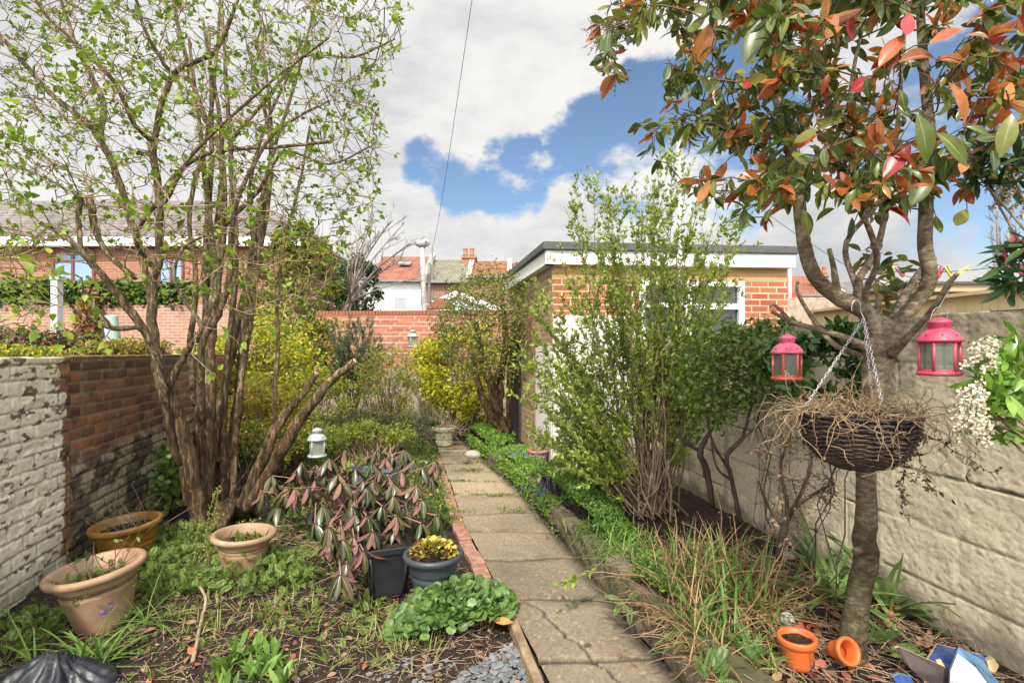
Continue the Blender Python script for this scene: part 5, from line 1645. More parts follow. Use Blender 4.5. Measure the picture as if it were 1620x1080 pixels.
def rose():
    """sparse dark branched bush on the wall, with darker leaves above"""
    rng = np.random.default_rng(23)
    T = MB(); Y = 3.35
    L = [[(1128, 800, 3.7, 7), (1118, 745, 3.65, 9), (1108, 715, 3.6, 8), (1125, 680, 3.6, 5), (1150, 640, 3.55, 4), (1165, 590, 3.5, 3), (1180, 540, 3.5, 2)],
         [(1108, 715, 3.6, 6), (1075, 690, 3.6, 4), (1080, 660, 3.6, 3), (1060, 600, 3.6, 2)],
         [(1172, 830, 3.4, 6), (1158, 760, 3.35, 6), (1150, 720, 3.3, 5), (1175, 690, 3.3, 4), (1190, 640, 3.2, 3.5), (1215, 600, 3.1, 3), (1240, 560, 3.1, 2)],
         [(1155, 745, 3.35, 4), (1128, 700, 3.3, 3.5), (1120, 650, 3.3, 3), (1140, 600, 3.3, 2.5), (1120, 560, 3.3, 2)],
         [(1150, 720, 3.3, 4), (1170, 700, 3.3, 3), (1210, 660, 3.2, 3), (1230, 620, 3.2, 2)],
         [(1158, 760, 3.35, 4), (1135, 740, 3.3, 3), (1125, 700, 3.3, 2)],
         [(1165, 640, 3.4, 3), (1190, 615, 3.4, 2.5), (1200, 560, 3.4, 2)]]
    S = [limb(T, l, k=6, seed=120 + i, rs=.62) for i, l in enumerate(L)]
    g = thing('rose_bush', 'dark stemmed rose bush with bare twisting lower branches against the cream wall', 'shrub', gp(1160, 815, .2))
    nodes = np.vstack([s[3:, :3] for s in S]); rad = np.concatenate([s[3:, 3] for s in S])
    q = sample_poly([(1060, 600), (1080, 530), (1180, 505), (1245, 530), (1250, 600), (1210, 640), (1100, 690)], 230, rng)
    tips = np.array([at(x, y, rng.uniform(3.0, 3.7)) for x, y in q])
    P, R, E, ED = attract(nodes, rad, tips, rng, bend=.25, rtip=.0015, rmax=.004)
    T.tubes(P, R, 4, cap=False); part('stems', T, dark_w, g, kind='stuff')
    l = MB()
    for r_ in range(16):
        l.leaves(leaf(.55, 4, .12, -.15, .45), E + rng.normal(size=E.shape) * .035, rdir(len(E), .1, rng), rdir(len(E), 1, rng), rng.uniform(.022, .045, len(E)))
    part('leaves', l, green_b, g, kind='stuff')


rose()


def wall_evergreen():
    rng = np.random.default_rng(25)
    g = fill_bush('evergreen_shrub', 'dense glossy evergreen shrub behind the hanging basket above the block wall', 'shrub', (1300, 580), 2.62, .33, .22, .12, 1400, leaf(.42, 5, .12, -.15, .5), (.04, .075), leafm('glossy_green', [(.02, .06, .015), (.05, .12, .02), (.10, .19, .03)], .25, .2, .6), dark_w, rng, z0=.2, clumps=7, nst=5, sw=.22)
    fill_bush('laurel_shrub', 'leafy green shrub topping the wall between rose bush and pink lantern', 'shrub', (1215, 550), 3.35, .30, .20, .25, 1500, leaf(.42, 4, .12, -.15, .5), (.03, .055), green_b, dark_w, rng, z0=.2, clumps=7, nst=5, sw=.22)


wall_evergreen()


def pieris():
    rng = np.random.default_rng(27)
    g = thing('pieris_shrub', 'pieris shrub at the right edge with drooping cream blossom sprays', 'shrub', [1.95, 1.34, .2])
    T = MB(); b = np.array([1.95, 1.34, .2])
    spots = [(1575, 615, 1.42), (1560, 640, 1.40), (1595, 650, 1.40), (1555, 600, 1.45), (1600, 590, 1.42), (1620, 630, 1.4), (1580, 680, 1.42), (1590, 560, 1.45), (1615, 540, 1.45), (1630, 680, 1.4), (1590, 625, 1.38), (1570, 655, 1.38)]
    up = [(1560, 235, 1.6), (1590, 255, 1.55), (1545, 275, 1.6), (1600, 285, 1.6), (1620, 250, 1.5), (1605, 400, 1.55), (1590, 420, 1.55), (1618, 440, 1.5), (1625, 390, 1.5), (1560, 290, 1.6), (1600, 450, 1.55)]
    tips = np.array([at(*s) for s in spots + up]); st = arc_stems(np.repeat(b[None], len(tips), 0) + rng.normal(size=(len(tips), 3)) * [.05, .03, 0], tips, rng, 8, .25, .01)
    T.tubes(st, np.linspace(.009, .003, 8)[None], 6, cap=False); part('stems', T, brown_w, g)
    l = MB(); LN = leaf(.26, 5, .12, -.22, .55)
    for i, c in enumerate(tips):
        m = 16; d = rdir(m, .1, rng); l.leaves(LN, c + rng.normal(size=(m, 3)) * .012, d, rdir(m, 1, rng), rng.uniform(.05, .095, m), 0 if i < len(spots) else 1)
        if i in (len(spots) + 5, len(spots) + 7, len(spots) + 3, 6 + len(spots)):
            l.leaves(LN, c + [0, 0, .01] + rng.normal(size=(9, 3)) * .008, rdir(9, .7, rng), rdir(9, .5, rng), rng.uniform(.03, .05, 9), 2)
    part('leaves', l, [leafm('pieris_green', [(.09, .20, .025), (.14, .28, .03), (.22, .36, .05)], .3, .3, .6), green_d, leafm('pieris_pink', [(.55, .03, .10), (.60, .12, .20), (.42, .02, .06)], .4, .3)], g, kind='stuff')
    f = MB(); core = MB()
    for (px, py, Y, n) in ((1530, 640, 1.36, 9), (1518, 655, 1.36, 8), (1535, 680, 1.34, 6), (1550, 560, 1.45, 5), (1545, 590, 1.45, 4), (1580, 310, 1.6, 6), (1605, 325, 1.6, 6)):
        c = at(px + 20, py - 25, Y)
        S_ = grow(np.repeat(c[None], n, 0) + rng.normal(size=(n, 3)) * .012, np.array([[-.55, -.1, -.6]]) + rng.normal(size=(n, 3)) * .35, rng.uniform(.05, .085, n), 6, .06, -.10, rng)
        core.tubes(S_, np.full((1, 6), .0014), 3, cap=False)
        a, t_, _, _ = along(S_, n * 50, .05, 1, rng)
        m = len(a); bell = leaf(.85, 4, .35, .1, .45)
        f.leaves(bell, a + rng.normal(size=(m, 3)) * .0045, rdir(m, -.8, rng), rdir(m, 0, rng), rng.uniform(.007, .011, m))
    core.f = core.f
    part('blossom', f, leafm('cream_blossom', [(.72, .66, .50), (.80, .76, .64), (.62, .52, .34)], .6, .3), g, kind='stuff')
    part('blossom_stalk', core, green_b, g, kind='stuff')
    nm = (1608, 610)


pieris()


def distant_and_back():
    rng = np.random.default_rng(31)
    # golden bushes along the back of the garden
    small = leaf(.5, 3, .12, -.1, .5)
    fill_bush('golden_shrub', 'bright lime yellow leaved bush at the end of the path by the brick wall', 'shrub', (728, 588), 9.3, .78, .85, .55, 9880, small, (.05, .085), lime, brown_w, rng, clumps=20, mix2=green_b, frac2=.16)
    fill_bush('golden_shrub', 'low yellow bush right of the strappy green clump', 'shrub', (762, 650), 8.4, .38, .28, .3, 2470, small, (.04, .07), lime, brown_w, rng, clumps=9, mix2=green_b, frac2=.25)
    fill_bush('golden_shrub', 'tall lime yellow bush seen through the lilac stems', 'shrub', (405, 585), 8.2, 1.05, .95, .6, 9120, small, (.05, .08), lime, brown_w, rng, clumps=20, mix2=green_a, frac2=.3)
    fill_bush('orange_shrub', 'low orange and gold leaved bush behind the cut lilac branch', 'shrub', (405, 655), 6.2, .62, .40, .4, 5700, small, (.03, .05), gold, brown_w, rng, clumps=14, mix2=green_a, frac2=.25)
    fill_bush('gold_shrub', 'small gold tinted bush beyond the left brick wall foot', 'shrub', (300, 640), 6.6, .5, .55, .3, 2850, small, (.03, .05), gold, brown_w, rng, clumps=10, mix2=green_b, frac2=.5)
    fill_bush('laurel_bush', 'dark green broad leaved bush right of the gold shrub by the left wall', 'shrub', (330, 590), 8.4, .5, .75, .3, 2850, small, (.06, .10), green_d, brown_w, rng, clumps=10, mix2=green_a, frac2=.3)
    fill_bush('viburnum_bush', 'green and russet leaved bush in front of the tall back wall', 'shrub', (470, 560), 9.6, .8, 1.0, .5, 6080, small, (.05, .08), green_b, brown_w, rng, clumps=16, mix2=gold, frac2=.35)
    fill_bush('creeping_bush', 'loose bush of thin stems and small yellow green leaves left of the path end', 'shrub', (612, 612), 7.6, .5, .60, .4, 4370, small, (.025, .045), green_a, brown_w, rng, clumps=22, mix2=gold, frac2=.3)
    fill_bush('climbing_shrub', 'straggly climber with orange tinged leaves on the back wall', 'shrub', (680, 585), 10.9, .6, .5, .15, 1330, small, (.05, .08), green_b, brown_w, rng, clumps=14, mix2=gold, frac2=.25)
    fill_bush('heather_mound', 'low grey green heathery mound left of the painted pot', 'shrub', (600, 672), 7.0, .85, .18, .4, 7980, DIA, (.02, .035), leafm('grey_green', [(.06, .09, .03), (.10, .13, .06), (.14, .15, .05)], .6, .2), brown_w, rng, clumps=14, mix2=gold, frac2=.08)
    fill_bush('green_mound', 'bushy green undergrowth left of the white lantern', 'shrub', (450, 690), 6.2, .8, .22, .5, 7220, small, (.022, .042), green_a, brown_w, rng, clumps=18, mix2=gold, frac2=.18)
    fill_bush('ivy_mound', 'low ivy leaved mound at the foot of the left brick wall', 'shrub', (330, 720), 5.4, .42, .22, .3, 2470, ROUND, (.03, .05), green_b, brown_w, rng, clumps=9)
    fill_bush('spring_shrub', 'yellow green leafy bush directly behind the white lantern', 'shrub', (500, 640), 7.4, .55, .55, .4, 4200, small, (.03, .055), lime, brown_w, rng, clumps=18, mix2=green_a, frac2=.6)
    fill_bush('spirea_bush', 'fine twiggy green bush between white lantern and painted pot', 'shrub', (585, 690), 6.0, .55, .16, .35, 4200, small, (.02, .038), green_a, brown_w, rng, clumps=14, mix2=gold, frac2=.12)
    fill_bush('mahonia_bush', 'mixed green and gold bush low beside the left wall behind the lilac', 'shrub', (390, 710), 5.6, .65, .22, .35, 3600, small, (.025, .045), green_b, brown_w, rng, clumps=14, mix2=gold, frac2=.35)
    # conifer-like dark pine bush
    c = at(555, 560, 9.4); g = thing('dwarf_pine', 'dark grey green pine bush between the yellow bushes', 'pine', [c[0], 9.4, 0])
    tips = c + rdir(70, .3, rng) * rng.uniform(.4, 1, (70, 1)) * [.85, .5, .75]
    st = arc_stems(np.repeat(np.array([[c[0], 9.4, 0]]), 70, 0), tips, rng, 7, .1, .02)
    w = MB(); w.tubes(st[:24], np.linspace(.014, .004, 7)[None], 5, cap=False); part('stems', w, dark_w, g, kind='stuff')
    a, t_, _, _ = along(st, 700, .55, 1, rng); sh = grow(a, side(t_, .6, rng) + [0, 0, .5], rng.uniform(.08, .2, 700), 3, .05, .1, rng)
    a, t_, _, _ = along(sh, 26000, .1, 1, rng); l = MB(); l.leaves(leaf(.12, 2, 0, 0, .5), a, side(t_, .6, rng), rdir(len(a), .3, rng), rng.uniform(.05, .08, len(a)))
    part('needles', l, leafm('pine_green', [(.06, .09, .045), (.10, .14, .07), (.16, .19, .09)], .6, .1), g, kind='stuff')

    # small evergreen tree on the right of the path end
    T = MB(); L = [[(800, 690, 7.6, 9), (786, 650, 7.6, 9), (778, 610, 7.6, 8), (762, 560, 7.6, 6), (752, 510, 7.6, 4)], [(793, 685, 7.5, 6), (768, 640, 7.5, 6), (755, 600, 7.4, 5), (748, 560, 7.4, 4)], [(788, 660, 7.6, 7), (792, 600, 7.7, 6), (800, 540, 7.8, 5), (795, 480, 7.8, 3)], [(778, 610, 7.6, 5), (800, 560, 7.5, 4), (820, 520, 7.4, 3)], [(805, 690, 7.7, 5), (806, 600, 7.8, 5), (812, 540, 7.8, 4)]]
    S = [limb(T, l, k=7, seed=200 + i) for i, l in enumerate(L)]
    g = thing('small_tree', 'small bushy tree with twisted brown stems at the outbuilding side', 'tree', gp(798, 690, .1) * [1, 1, 1])
    part('trunk', T, bark_l, g)
    nodes = np.vstack([s[5:, :3] for s in S]); rad = np.concatenate([s[5:, 3] for s in S])
    q = sample_poly([(680, 520), (715, 450), (755, 425), (805, 425), (835, 460), (845, 560), (815, 600), (740, 590), (700, 560)], 620, rng)
    tips = np.array([at(x, y, rng.uniform(6.6, 7.9)) for x, y in q])
    P, R, E, ED = attract(nodes, rad, tips, rng, rtip=.003, rmax=.012); w = MB(); w.tubes(P, R, 4, cap=False); part('twigs', w, brown_w, g, kind='stuff')
    l = MB()
    for r_ in range(12):
        l.leaves(small, E + rng.normal(size=E.shape) * .07, rdir(len(E), .1, rng), rdir(len(E), 1, rng), rng.uniform(.03, .055, len(E)), 1 if r_ in (3, 7, 9) else 0)
    part('leaves', l, [green_b, leafm('olive_gold', [(.22, .25, .04), (.38, .34, .06)], .5, .3)], g, kind='stuff')

    # dark holly-like tree behind the back wall and bare tree beside it
    fill_bush('holly_tree', 'dark green tree behind the back wall before the white house', 'tree', (560, 465), 16.5, .85, 1.3, .8, 3200, small, (.10, .16), green_d, dark_w, rng, clumps=16)
    fill_bush('hedge_tree', 'reddish green leafy tree behind the lilac at the brick house corner', 'tree', (465, 440), 13.0, 1.15, 1.35, .8, 7000, small, (.08, .13), green_b, dark_w, rng, clumps=18, mix2=gold, frac2=.3)
    T = MB(); Yt = 15
    S = []
    for i, (x, y) in enumerate(((640, 352), (618, 350), (600, 365), (575, 370), (648, 385), (635, 410), (560, 380), (655, 440), (590, 350))):
        S.append(limb(T, [(540, 520, Yt, 2), (548 + i, 480, Yt, 1.8), (540 + (x - 540) * .5, 480 - (480 - y) * .55, Yt + rng.uniform(-1, 1), 1.1), (x, y, Yt + rng.uniform(-1, 1), .8)], k=5, seed=230 + i))
    g = thing('bare_tree', 'bare grey twigged tree leaning over the back wall', 'tree', at(540, 560, Yt) * [1, 1, 0]); part('trunk', T, surf('grey_bark', [(.16, .13, .11), (.28, .24, .20)], 6, .9, .3), g)
    st = np.stack([s[:, :3] for s in S]); a, t_, _, _ = along(st, 120, .35, 1, rng); sh = grow(a, side(t_, .6, rng) + [0, 0, .2], rng.uniform(.3, .9, 120), 5, .12, .05, rng)
    a2, t2, _, _ = along(sh, 300, .2, 1, rng); s2 = grow(a2, side(t2, .6, rng), rng.uniform(.1, .3, 300), 4, .1, .05, rng)
    w = MB(); w.tubes(sh, np.linspace(.011, .006, 5)[None], 3, cap=False); w.tubes(s2, np.linspace(.007, .005, 4)[None], 3, cap=False); part('twigs', w, surf('grey_bark', [(1, 1, 1)]), g, kind='stuff')
    # thin bare trees far right
    for i, (px, lab) in enumerate(((1578, 'thin bare tree beyond the fence, left of two at the right edge'), (1600, 'thin bare tree beyond the fence, right of two at the right edge'))):
        T = MB(); Yt = 18; top = 325 + i * 12
        S = [limb(T, [(px, 520, Yt, 2.5), (px + 1, 430, Yt, 2), (px - 1, top, Yt, 1)], k=6, seed=250 + i)]
        for k in range(7): S.append(limb(T, [(px, 470 - 18 * k, Yt, 1.2), (px + rng.uniform(-16, 16), 450 - 18 * k, Yt, .8), (px + rng.uniform(-26, 26), 420 - 16 * k, Yt, .5)], k=4, seed=260 + k + 10 * i))
        g = thing('bare_tree', lab, 'tree', at(px, 560, Yt) * [1, 1, 0]); part('trunk', T, surf('grey_bark', [(1, 1, 1)]), g)
        st = np.stack([s[::max(1, len(s) // 5)][:5, :3] for s in S]); a, t_, _, _ = along(st, 90, .3, 1, rng); sh = grow(a, side(t_, .5, rng) + [0, 0, .3], rng.uniform(.1, .5, 90), 4, .1, .05, rng)
        w = MB(); w.tubes(sh, np.linspace(.008, .005, 4)[None], 3, cap=False); part('twigs', w, surf('grey_bark', [(1, 1, 1)]), g, kind='stuff')

    # neighbours' planting over the left wall
    def hedge(name, label, p0, p1, hgt, dep, n, lm, ls, m2, f2, zb, cat='hedge', lt=None):
        g = thing(name, label, cat, [(p0[0] + p1[0]) / 2, (p0[1] + p1[1]) / 2, zb])
        t = rng.random(n)[:, None]; p = np.array(p0) * (1 - t) + np.array(p1) * t
        off = rdir(n, .2, rng) * [1, dep, hgt] * rng.uniform(.5, 1, (n, 1)); off[:, 0] *= .1
        b = fbm(t[:, 0] * 9, t[:, 0] * 0, 3)[:, None]; p = p + off * (.5 + b)
        l = MB(); sel = rng.random(n) < f2
        for s_, mi in ((~sel, 0), (sel, 1)):
            m = s_.sum(); l.leaves(lt or small, p[s_], rdir(m, .1, rng), rdir(m, .9, rng), rng.uniform(*ls, m), mi)
        part('leaves', l, [lm, m2], g, kind='stuff')
        bb = np.stack([np.array([np.array(p0) * (1 - u) + np.array(p1) * u - [0, 0, hgt * .8]] * 2) + np.array([[0, 0, -.5], [0, 0, hgt]]) for u in np.linspace(.02, .98, 26)])
        w = MB(); w.tubes(bb, np.full((1, 2), .012), 5); part('stems', w, brown_w, g, kind='stuff')
    hedge('ivy', 'thick ivy growing along the yard wall below the maroon window', [*at(-200, 466, 12.6)], [*at(300, 468, 12.6)], .38, .25, 6500, green_a, (.07, .12), green_d, .6, 1.9, 'ivy', ROUND)
    hedge('beech_hedge', 'russet and dark green hedge behind the white painted wall', [*at(-120, 545, 6.4)], [*at(160, 548, 6.8)], .22, .3, 5200, leafm('russet', [(.20, .09, .04), (.32, .16, .08), (.12, .06, .03)], .7, .2), (.04, .065), green_d, .5, .9)
    hedge('privet_hedge', 'low lime green plants just over the painted wall top', [*at(-60, 562, 4.4)], [*at(95, 562, 4.9)], .09, .15, 1500, lime, (.025, .045), green_a, .5, 1.3)
    hedge('bramble', 'yellow green leaved bramble over the left brick wall by the teal tube', [*at(135, 556, 5.6)], [*at(262, 553, 6.2)], .14, .25, 2300, leafm('bramble_leaf', [(.25, .30, .05), (.36, .36, .09), (.22, .16, .06)], .5, .3), (.03, .055), gold, .35, 1.2, 'bramble')
    hedge('virginia_creeper', 'brown leaved creeper on the yard wall right of the white post', [*at(125, 520, 12.3)], [*at(150, 490, 12.3)], .7, .2, 900, leafm('russet', [(1, 1, 1)]), (.10, .15), gold, .3, .8, 'creeper')
    # palm fronds poking in at the left edge
    c = at(-40, 412, 9.5); g = thing('palm_tree', 'spiky yellow green palm fronds at the left edge before the brick house', 'palm', [c[0], 9.5, 0])
    n = 90; d = rdir(n, .0, rng); S_ = grow(np.repeat(c[None], n, 0), d, rng.uniform(.5, .75, n), 6, .02, -.06, rng)
    l = MB(); P0 = S_[:, :-1].reshape(-1, 3); D0 = (S_[:, 1:] - S_[:, :-1]).reshape(-1, 3)
    l.leaves((np.array([[-.10, 0, 0], [.10, 0, 0], [.08, 1.1, 0], [-.08, 1.1, 0]]), [[0, 1, 2, 3]]), P0, D0, rdir(len(P0), 1, rng), np.linalg.norm(D0, axis=1))
    part('fronds', l, leafm('palm_leaf', [(.22, .25, .06), (.38, .36, .10), (.30, .22, .08)], .5, .2), g, kind='stuff')
    part('trunk', MB().tubes(np.array([[c[0], 9.5, -.2], c]), .09, 9), brown_w, g)


distant_and_back()


# ================================================================== POTS
terra = surf('tan_plastic', [(.22, .135, .075), (.31, .195, .115), (.345, .22, .135), (.44, .33, .23)], 7, .55, .2, .002, 90, detail=10)
glaze = surf('brown_glaze', [(.14, .065, .012), (.26, .13, .025), (.34, .19, .05)], 7, .35, .4, .006, 30)
blackp = surf('black_plastic', [(.010, .011, .013), (.024, .026, .029)], 6, .42, .12, .002, 80)
slatep = surf('slate_plastic', [(.03, .037, .046), (.055, .065, .078)], 5, .4, .08)
orangep = surf('orange_plastic', [(.52, .105, .022), (.60, .14, .035)], 6, .4, .06)
terrac = surf('terracotta', [(.42, .16, .08), (.55, .24, .12)], 12, .8, .3)


def pot(name, label, base, h, rt, rb, m, ribs=(), rim=.03, rimh=.035, tilt=None, fill=.05, k=40, soil=True, group=None, th=.008):
    g = thing(name, label, 'plant pot', base, group)
    R = np.eye(3) if tilt is None else tilt
    prof = [[.001, .004], [rb * .9, 0], [rb, .008]]
    zs = np.linspace(.02, h - rimh, 26)
    for z in zs:
        r = rb + (rt - rb) * z / h
        for a in ribs:
            if abs(z - a * h) < h * .022: r -= .009
        prof.append([r, z])
    rr = rt
    prof += [[rr + rim * .3, h - rimh], [rr + rim * .9, h - rimh * .8], [rr + rim, h - rimh * .35], [rr + rim * .8, h - .002], [rr + rim * .3, h + .003], [rr - th, h - .004], [rr - th - .002, h - rimh]]
    zin = h - fill
    for z in np.linspace(h - rimh - .01, zin - .02, 6):
        prof.append([rb + (rt - rb) * z / h - th - .001, z])
    mb = MB(); mb.lathe(prof, base, k, tilt=R); part('pot_body', mb, m, g)
    if soil:
        n = 20; an = np.arange(k) / k * 2 * np.pi; ri = (rb + (rt - rb) * zin / h - th) * np.linspace(0, 1, 12)
        X = ri[:, None] * np.cos(an); Yy = ri[:, None] * np.sin(an); Z = zin + (fbm(X * 30, Yy * 30, 3) - .5) * .03 + 0 * X
        P = np.stack([X, Yy, Z], -1); P = np.concatenate([P, P[:, :1]], 1) @ np.asarray(R).T + np.asarray(base)
        part('soil', MB().grid(P), soil_m, g)
    return g


def sprigs(mb, c, n, L, rng, r=.002, up=1.2, mi=0, wob=.1, spread=.05):
    S_ = grow(c + rng.normal(size=(n, 3)) * [spread, spread, .0], rdir(n, up, rng), rng.uniform(L * .5, L, n), 6, wob, .02, rng)
    mb.tubes(S_, np.linspace(r, r * .4, 6)[None], 4, mi, cap=False)
    return S_


def pots():
    rng = np.random.default_rng(41)
    tilt = rot_axis([0, 1, 0], -.10) @ rot_axis([1, 0, 0], .06)
    b = np.array([-.670 / .81 * 2.74 * 1.0 - .0, 2.76, -.02]); b = at(166, 0, 2.80); b[2] = -.03
    pot('plant_pot', 'large tan plastic pot, nearest the painted wall, with red stemmed twigs', b, .335, .20, .118, terra, (.70, .76, .82), .03, .04, tilt, .10)
    top = b + tilt @ np.array([0, 0, .24])
    g = thing('potted_seedling', 'sparse red stemmed plant in the large tan pot by the painted wall', 'plant', top)
    w = MB(); S_ = sprigs(w, top, 12, .30, rng, .0035, 1.6, spread=.06); part('stems', w, surf('red_stem', [(.10, .04, .025), (.20, .09, .05)], 20, .6, .1), g)
    l = MB(); a, t_, _, _ = along(S_, 16, .2, .9, rng); l.leaves(OVAL, a, rdir(16, .1, rng), rdir(16, 1, rng), rng.uniform(.03, .055, 16))
    k = 110; l.leaves(FROND, top + rng.normal(size=(k, 3)) * [.09, .09, .012], rdir(k, .35, rng), rdir(k, 1, rng), rng.uniform(.03, .06, k)); part('leaves', l, green_b, g, kind='stuff')
    b2 = at(384, 0, 3.40); b2[2] = -.01
    pot('plant_pot', 'medium tan plastic pot in the foliage right of the lilac trunk', b2, .28, .172, .115, terra, (.62, .70, .78), .028, .035, rot_axis([0, 1, 0], .04), .07)
    g = thing('potted_weeds', 'low green weeds growing in the medium tan pot', 'plant', b2 + [0, 0, .2])
    l = MB(); k = 70; l.leaves(LANCE, b2 + [0, 0, .215] + rng.normal(size=(k, 3)) * [.06, .06, .008], rdir(k, .5, rng), rdir(k, 1, rng), rng.uniform(.04, .09, k)); part('leaves', l, green_b, g, kind='stuff')
    b3 = at(205, 0, 3.66); b3[2] = -.02
    pot('plant_pot', 'wide rusty brown glazed pot beside the lilac and left brick wall', b3, .28, .20, .145, glaze, (.5,), .022, .045, rot_axis([0, 1, 0], -.06) @ rot_axis([1, 0, 0], .05), .06)
    g = thing('dead_plant', 'tangle of dead grey twigs standing in the brown glazed pot', 'dead plant', b3 + [0, 0, .2])
    w = MB(); S_ = sprigs(w, b3 + [0, 0, .2], 34, .38, rng, .003, .9, wob=.18, spread=.08); part('twigs', w, surf('grey_twig', [(.12, .09, .065), (.26, .20, .15)], 20, .9, .2), g, kind='stuff')
    m = MB(); m.box(b3 + [-.06, -.13, .225], [.055, .035, .004], rot_axis([1, 0, 0], .5) @ rotz(.3)); solo('plant_label', m, surf('white_gloss', [(1, 1, 1)]), 'small white plastic plant tag lying in the brown glazed pot', 'plant tag', b3 + [-.06, -.13, .225], False)
    # round slate pot with a variegated plant
    b4 = at(686, 0, 3.02); b4[2] = -.02
    pot('plant_pot', 'round slate black pot of variegated plant at the violet patch', b4, .305, .158, .098, slatep, (.60,), .022, .036, None, .025)
    g = thing('variegated_plant', 'low yellow and maroon variegated plant filling the round slate pot', 'plant', b4 + [0, 0, .24])
    l = MB(); k = 330; th = rng.uniform(0, 2 * np.pi, k); rr = np.sqrt(rng.random(k)) * .13; rr2 = rr / .13
    P = b4 + np.stack([rr * np.cos(th), rr * np.sin(th), .29 + .07 * (1 - rr2 ** 2) + rng.normal(size=k) * .008], 1)
    D = unit(np.stack([np.cos(th), np.sin(th), .45 + 0 * th], 1) + rng.normal(size=(k, 3)) * .3)
    cupl = leaf(.85, 5, .22, .1, .6); edge = rng.random(k) < (rr2 ** 3) * .8
    l.leaves(cupl, P[~edge], D[~edge], rdir((~edge).sum(), 1.2, rng), rng.uniform(.022, .038, (~edge).sum()), 0); l.leaves(cupl, P[edge], D[edge], rdir(edge.sum(), 1, rng), rng.uniform(.02, .035, edge.sum()), 1)
    part('leaves', l, [leafm('variegated', [(.52, .46, .06), (.62, .54, .10), (.40, .40, .05), (.24, .12, .05), (.56, .50, .08)], .5, .25), leafm('maroon_leaf', [(.12, .03, .02), (.22, .08, .03)], .5, .1)], g, kind='stuff')

    def square_pot(name, label, c, w, h, rz, m=blackp):
        g = thing(name, label, 'plant pot', c); R = rotz(rz); mb = MB()
        t = .74
        def ring(wd, z): return [np.array([sx * wd / 2, sy * wd / 2, z]) @ R.T + c for sx, sy in ((-1, -1), (1, -1), (1, 1), (-1, 1))]
        rings = [ring(w * t, 0), ring(w * .97, h * .86), ring(w * 1.05, h * .86), ring(w * 1.07, h), ring(w * .99, h), ring(w * .90, h * .84)]
        V = np.array(rings).reshape(-1, 3); f = [[0, 3, 2, 1]]
        for i in range(5):
            for j in range(4):
                f.append([i * 4 + j, i * 4 + (j + 1) % 4, (i + 1) * 4 + (j + 1) % 4, (i + 1) * 4 + j])
        mb.add(V, f); bevel(part('pot_body', mb, m, g, False), .006)
        rb = MB()
        for k in range(4):
            Rk = rotz(rz + k * math.pi / 2)
            for u in (-.44, .44):
                a = np.array([u * w * t, -w * t / 2 - .003, h * .02]) @ Rk.T + c; b_ = np.array([u * w * .96, -w * .97 / 2 - .003, h * .84]) @ Rk.T + c
                rb.tubes(np.array([a, b_]), np.array([[.008, .010]]), 6)
            P = np.array([[-.44 * w * .95, -w * .97 / 2 - .002, h * .8], [0, -w * .80 / 2 - .022, h * .80], [.44 * w * .95, -w * .97 / 2 - .002, h * .8]])
        part('rib', rb, m, g, kind='stuff')
        n = 14; u = np.linspace(-1, 1, n) * w * .46; X, Y_ = np.meshgrid(u, u); P = np.stack([X, Y_, h * .86 + (fbm(X * 30, Y_ * 30, 5) - .5) * .03], -1) @ R.T + c
        part('soil', MB().grid(P), soil_m, g)
        return g
    c = at(612, 0, 3.18); c[2] = -.01
    square_pot('square_pot', 'square black plastic pot directly left of the round slate pot', c, .26, .30, .35)
    c = at(600, 0, 3.95); c[2] = -.01
    square_pot('square_pot', 'square black plastic pot standing behind, half under the drooping shrub', c, .27, .36, .1)
    c = at(597, 0, 4.85); c[2] = -.01
    square_pot('square_pot', 'square grey blue pot of pale dry shoots farthest back under the shrub', c, .36, .44, -.05, surf('grey_plastic', [(.14, .16, .19), (.20, .22, .25)], 4, .5, .1))
    g = thing('dry_shoots', 'pale dry and green shoots rising from the grey blue square pot', 'plant', c + [0, 0, .4])
    w = MB(); S_ = sprigs(w, c + [0, 0, .38], 60, .26, rng, .0035, .9, wob=.14, spread=.12); part('stems', w, surf('straw', [(.42, .33, .19), (.58, .48, .31)], 14, .9, .2), g, kind='stuff')
    l = MB(); k = 160; l.leaves(LANCE, c + [-.08, 0, .40] + rng.normal(size=(k, 3)) * [.10, .10, .03], rdir(k, .8, rng), rdir(k, 1, rng), rng.uniform(.06, .12, k)); part('leaves', l, green_a, g, kind='stuff')
    # far painted pot
    b = gp(703, 704, 0); b[2] = .0
    g = pot('painted_pot', 'cream and green mottled ceramic pot at the end of the path', b, .30, .175, .13, surf('mottled_glaze', [(.60, .58, .45), (.30, .42, .36), (.62, .60, .30), (.66, .64, .56), (.20, .34, .34)], 16, .5, .4, .004, 30), (.3,), .02, .07, None, .03)
    g = thing('dried_flowers', 'heap of dry brown stalks spilling over the mottled ceramic pot', 'dead plant', b + [0, 0, .24])
    w = MB(); S_ = sprigs(w, b + [0, 0, .24], 150, .42, rng, .005, .3, wob=.25, spread=.10); part('stalks', w, surf('dry_stalk', [(.26, .17, .10), (.42, .30, .19), (.55, .42, .29)], 9, .9, .2), g, kind='stuff')
    # orange pots
    b = gp(851, 727, .22); b[2] = .21
    pot('terracotta_pot', 'round orange terracotta pot against the white rendered wall', b, .13, .115, .09, terrac, (), .012, .03, None, .02)
    g = thing('bulb_plant', 'strappy dry and green stems in the round terracotta pot', 'plant', b + [0, 0, .1]); w = MB(); S_ = sprigs(w, b + [0, 0, .1], 34, .40, rng, .004, 1.6, wob=.1, spread=.04); part('stems', w, surf('dry_stalk', [(1, 1, 1)]), g, kind='stuff')
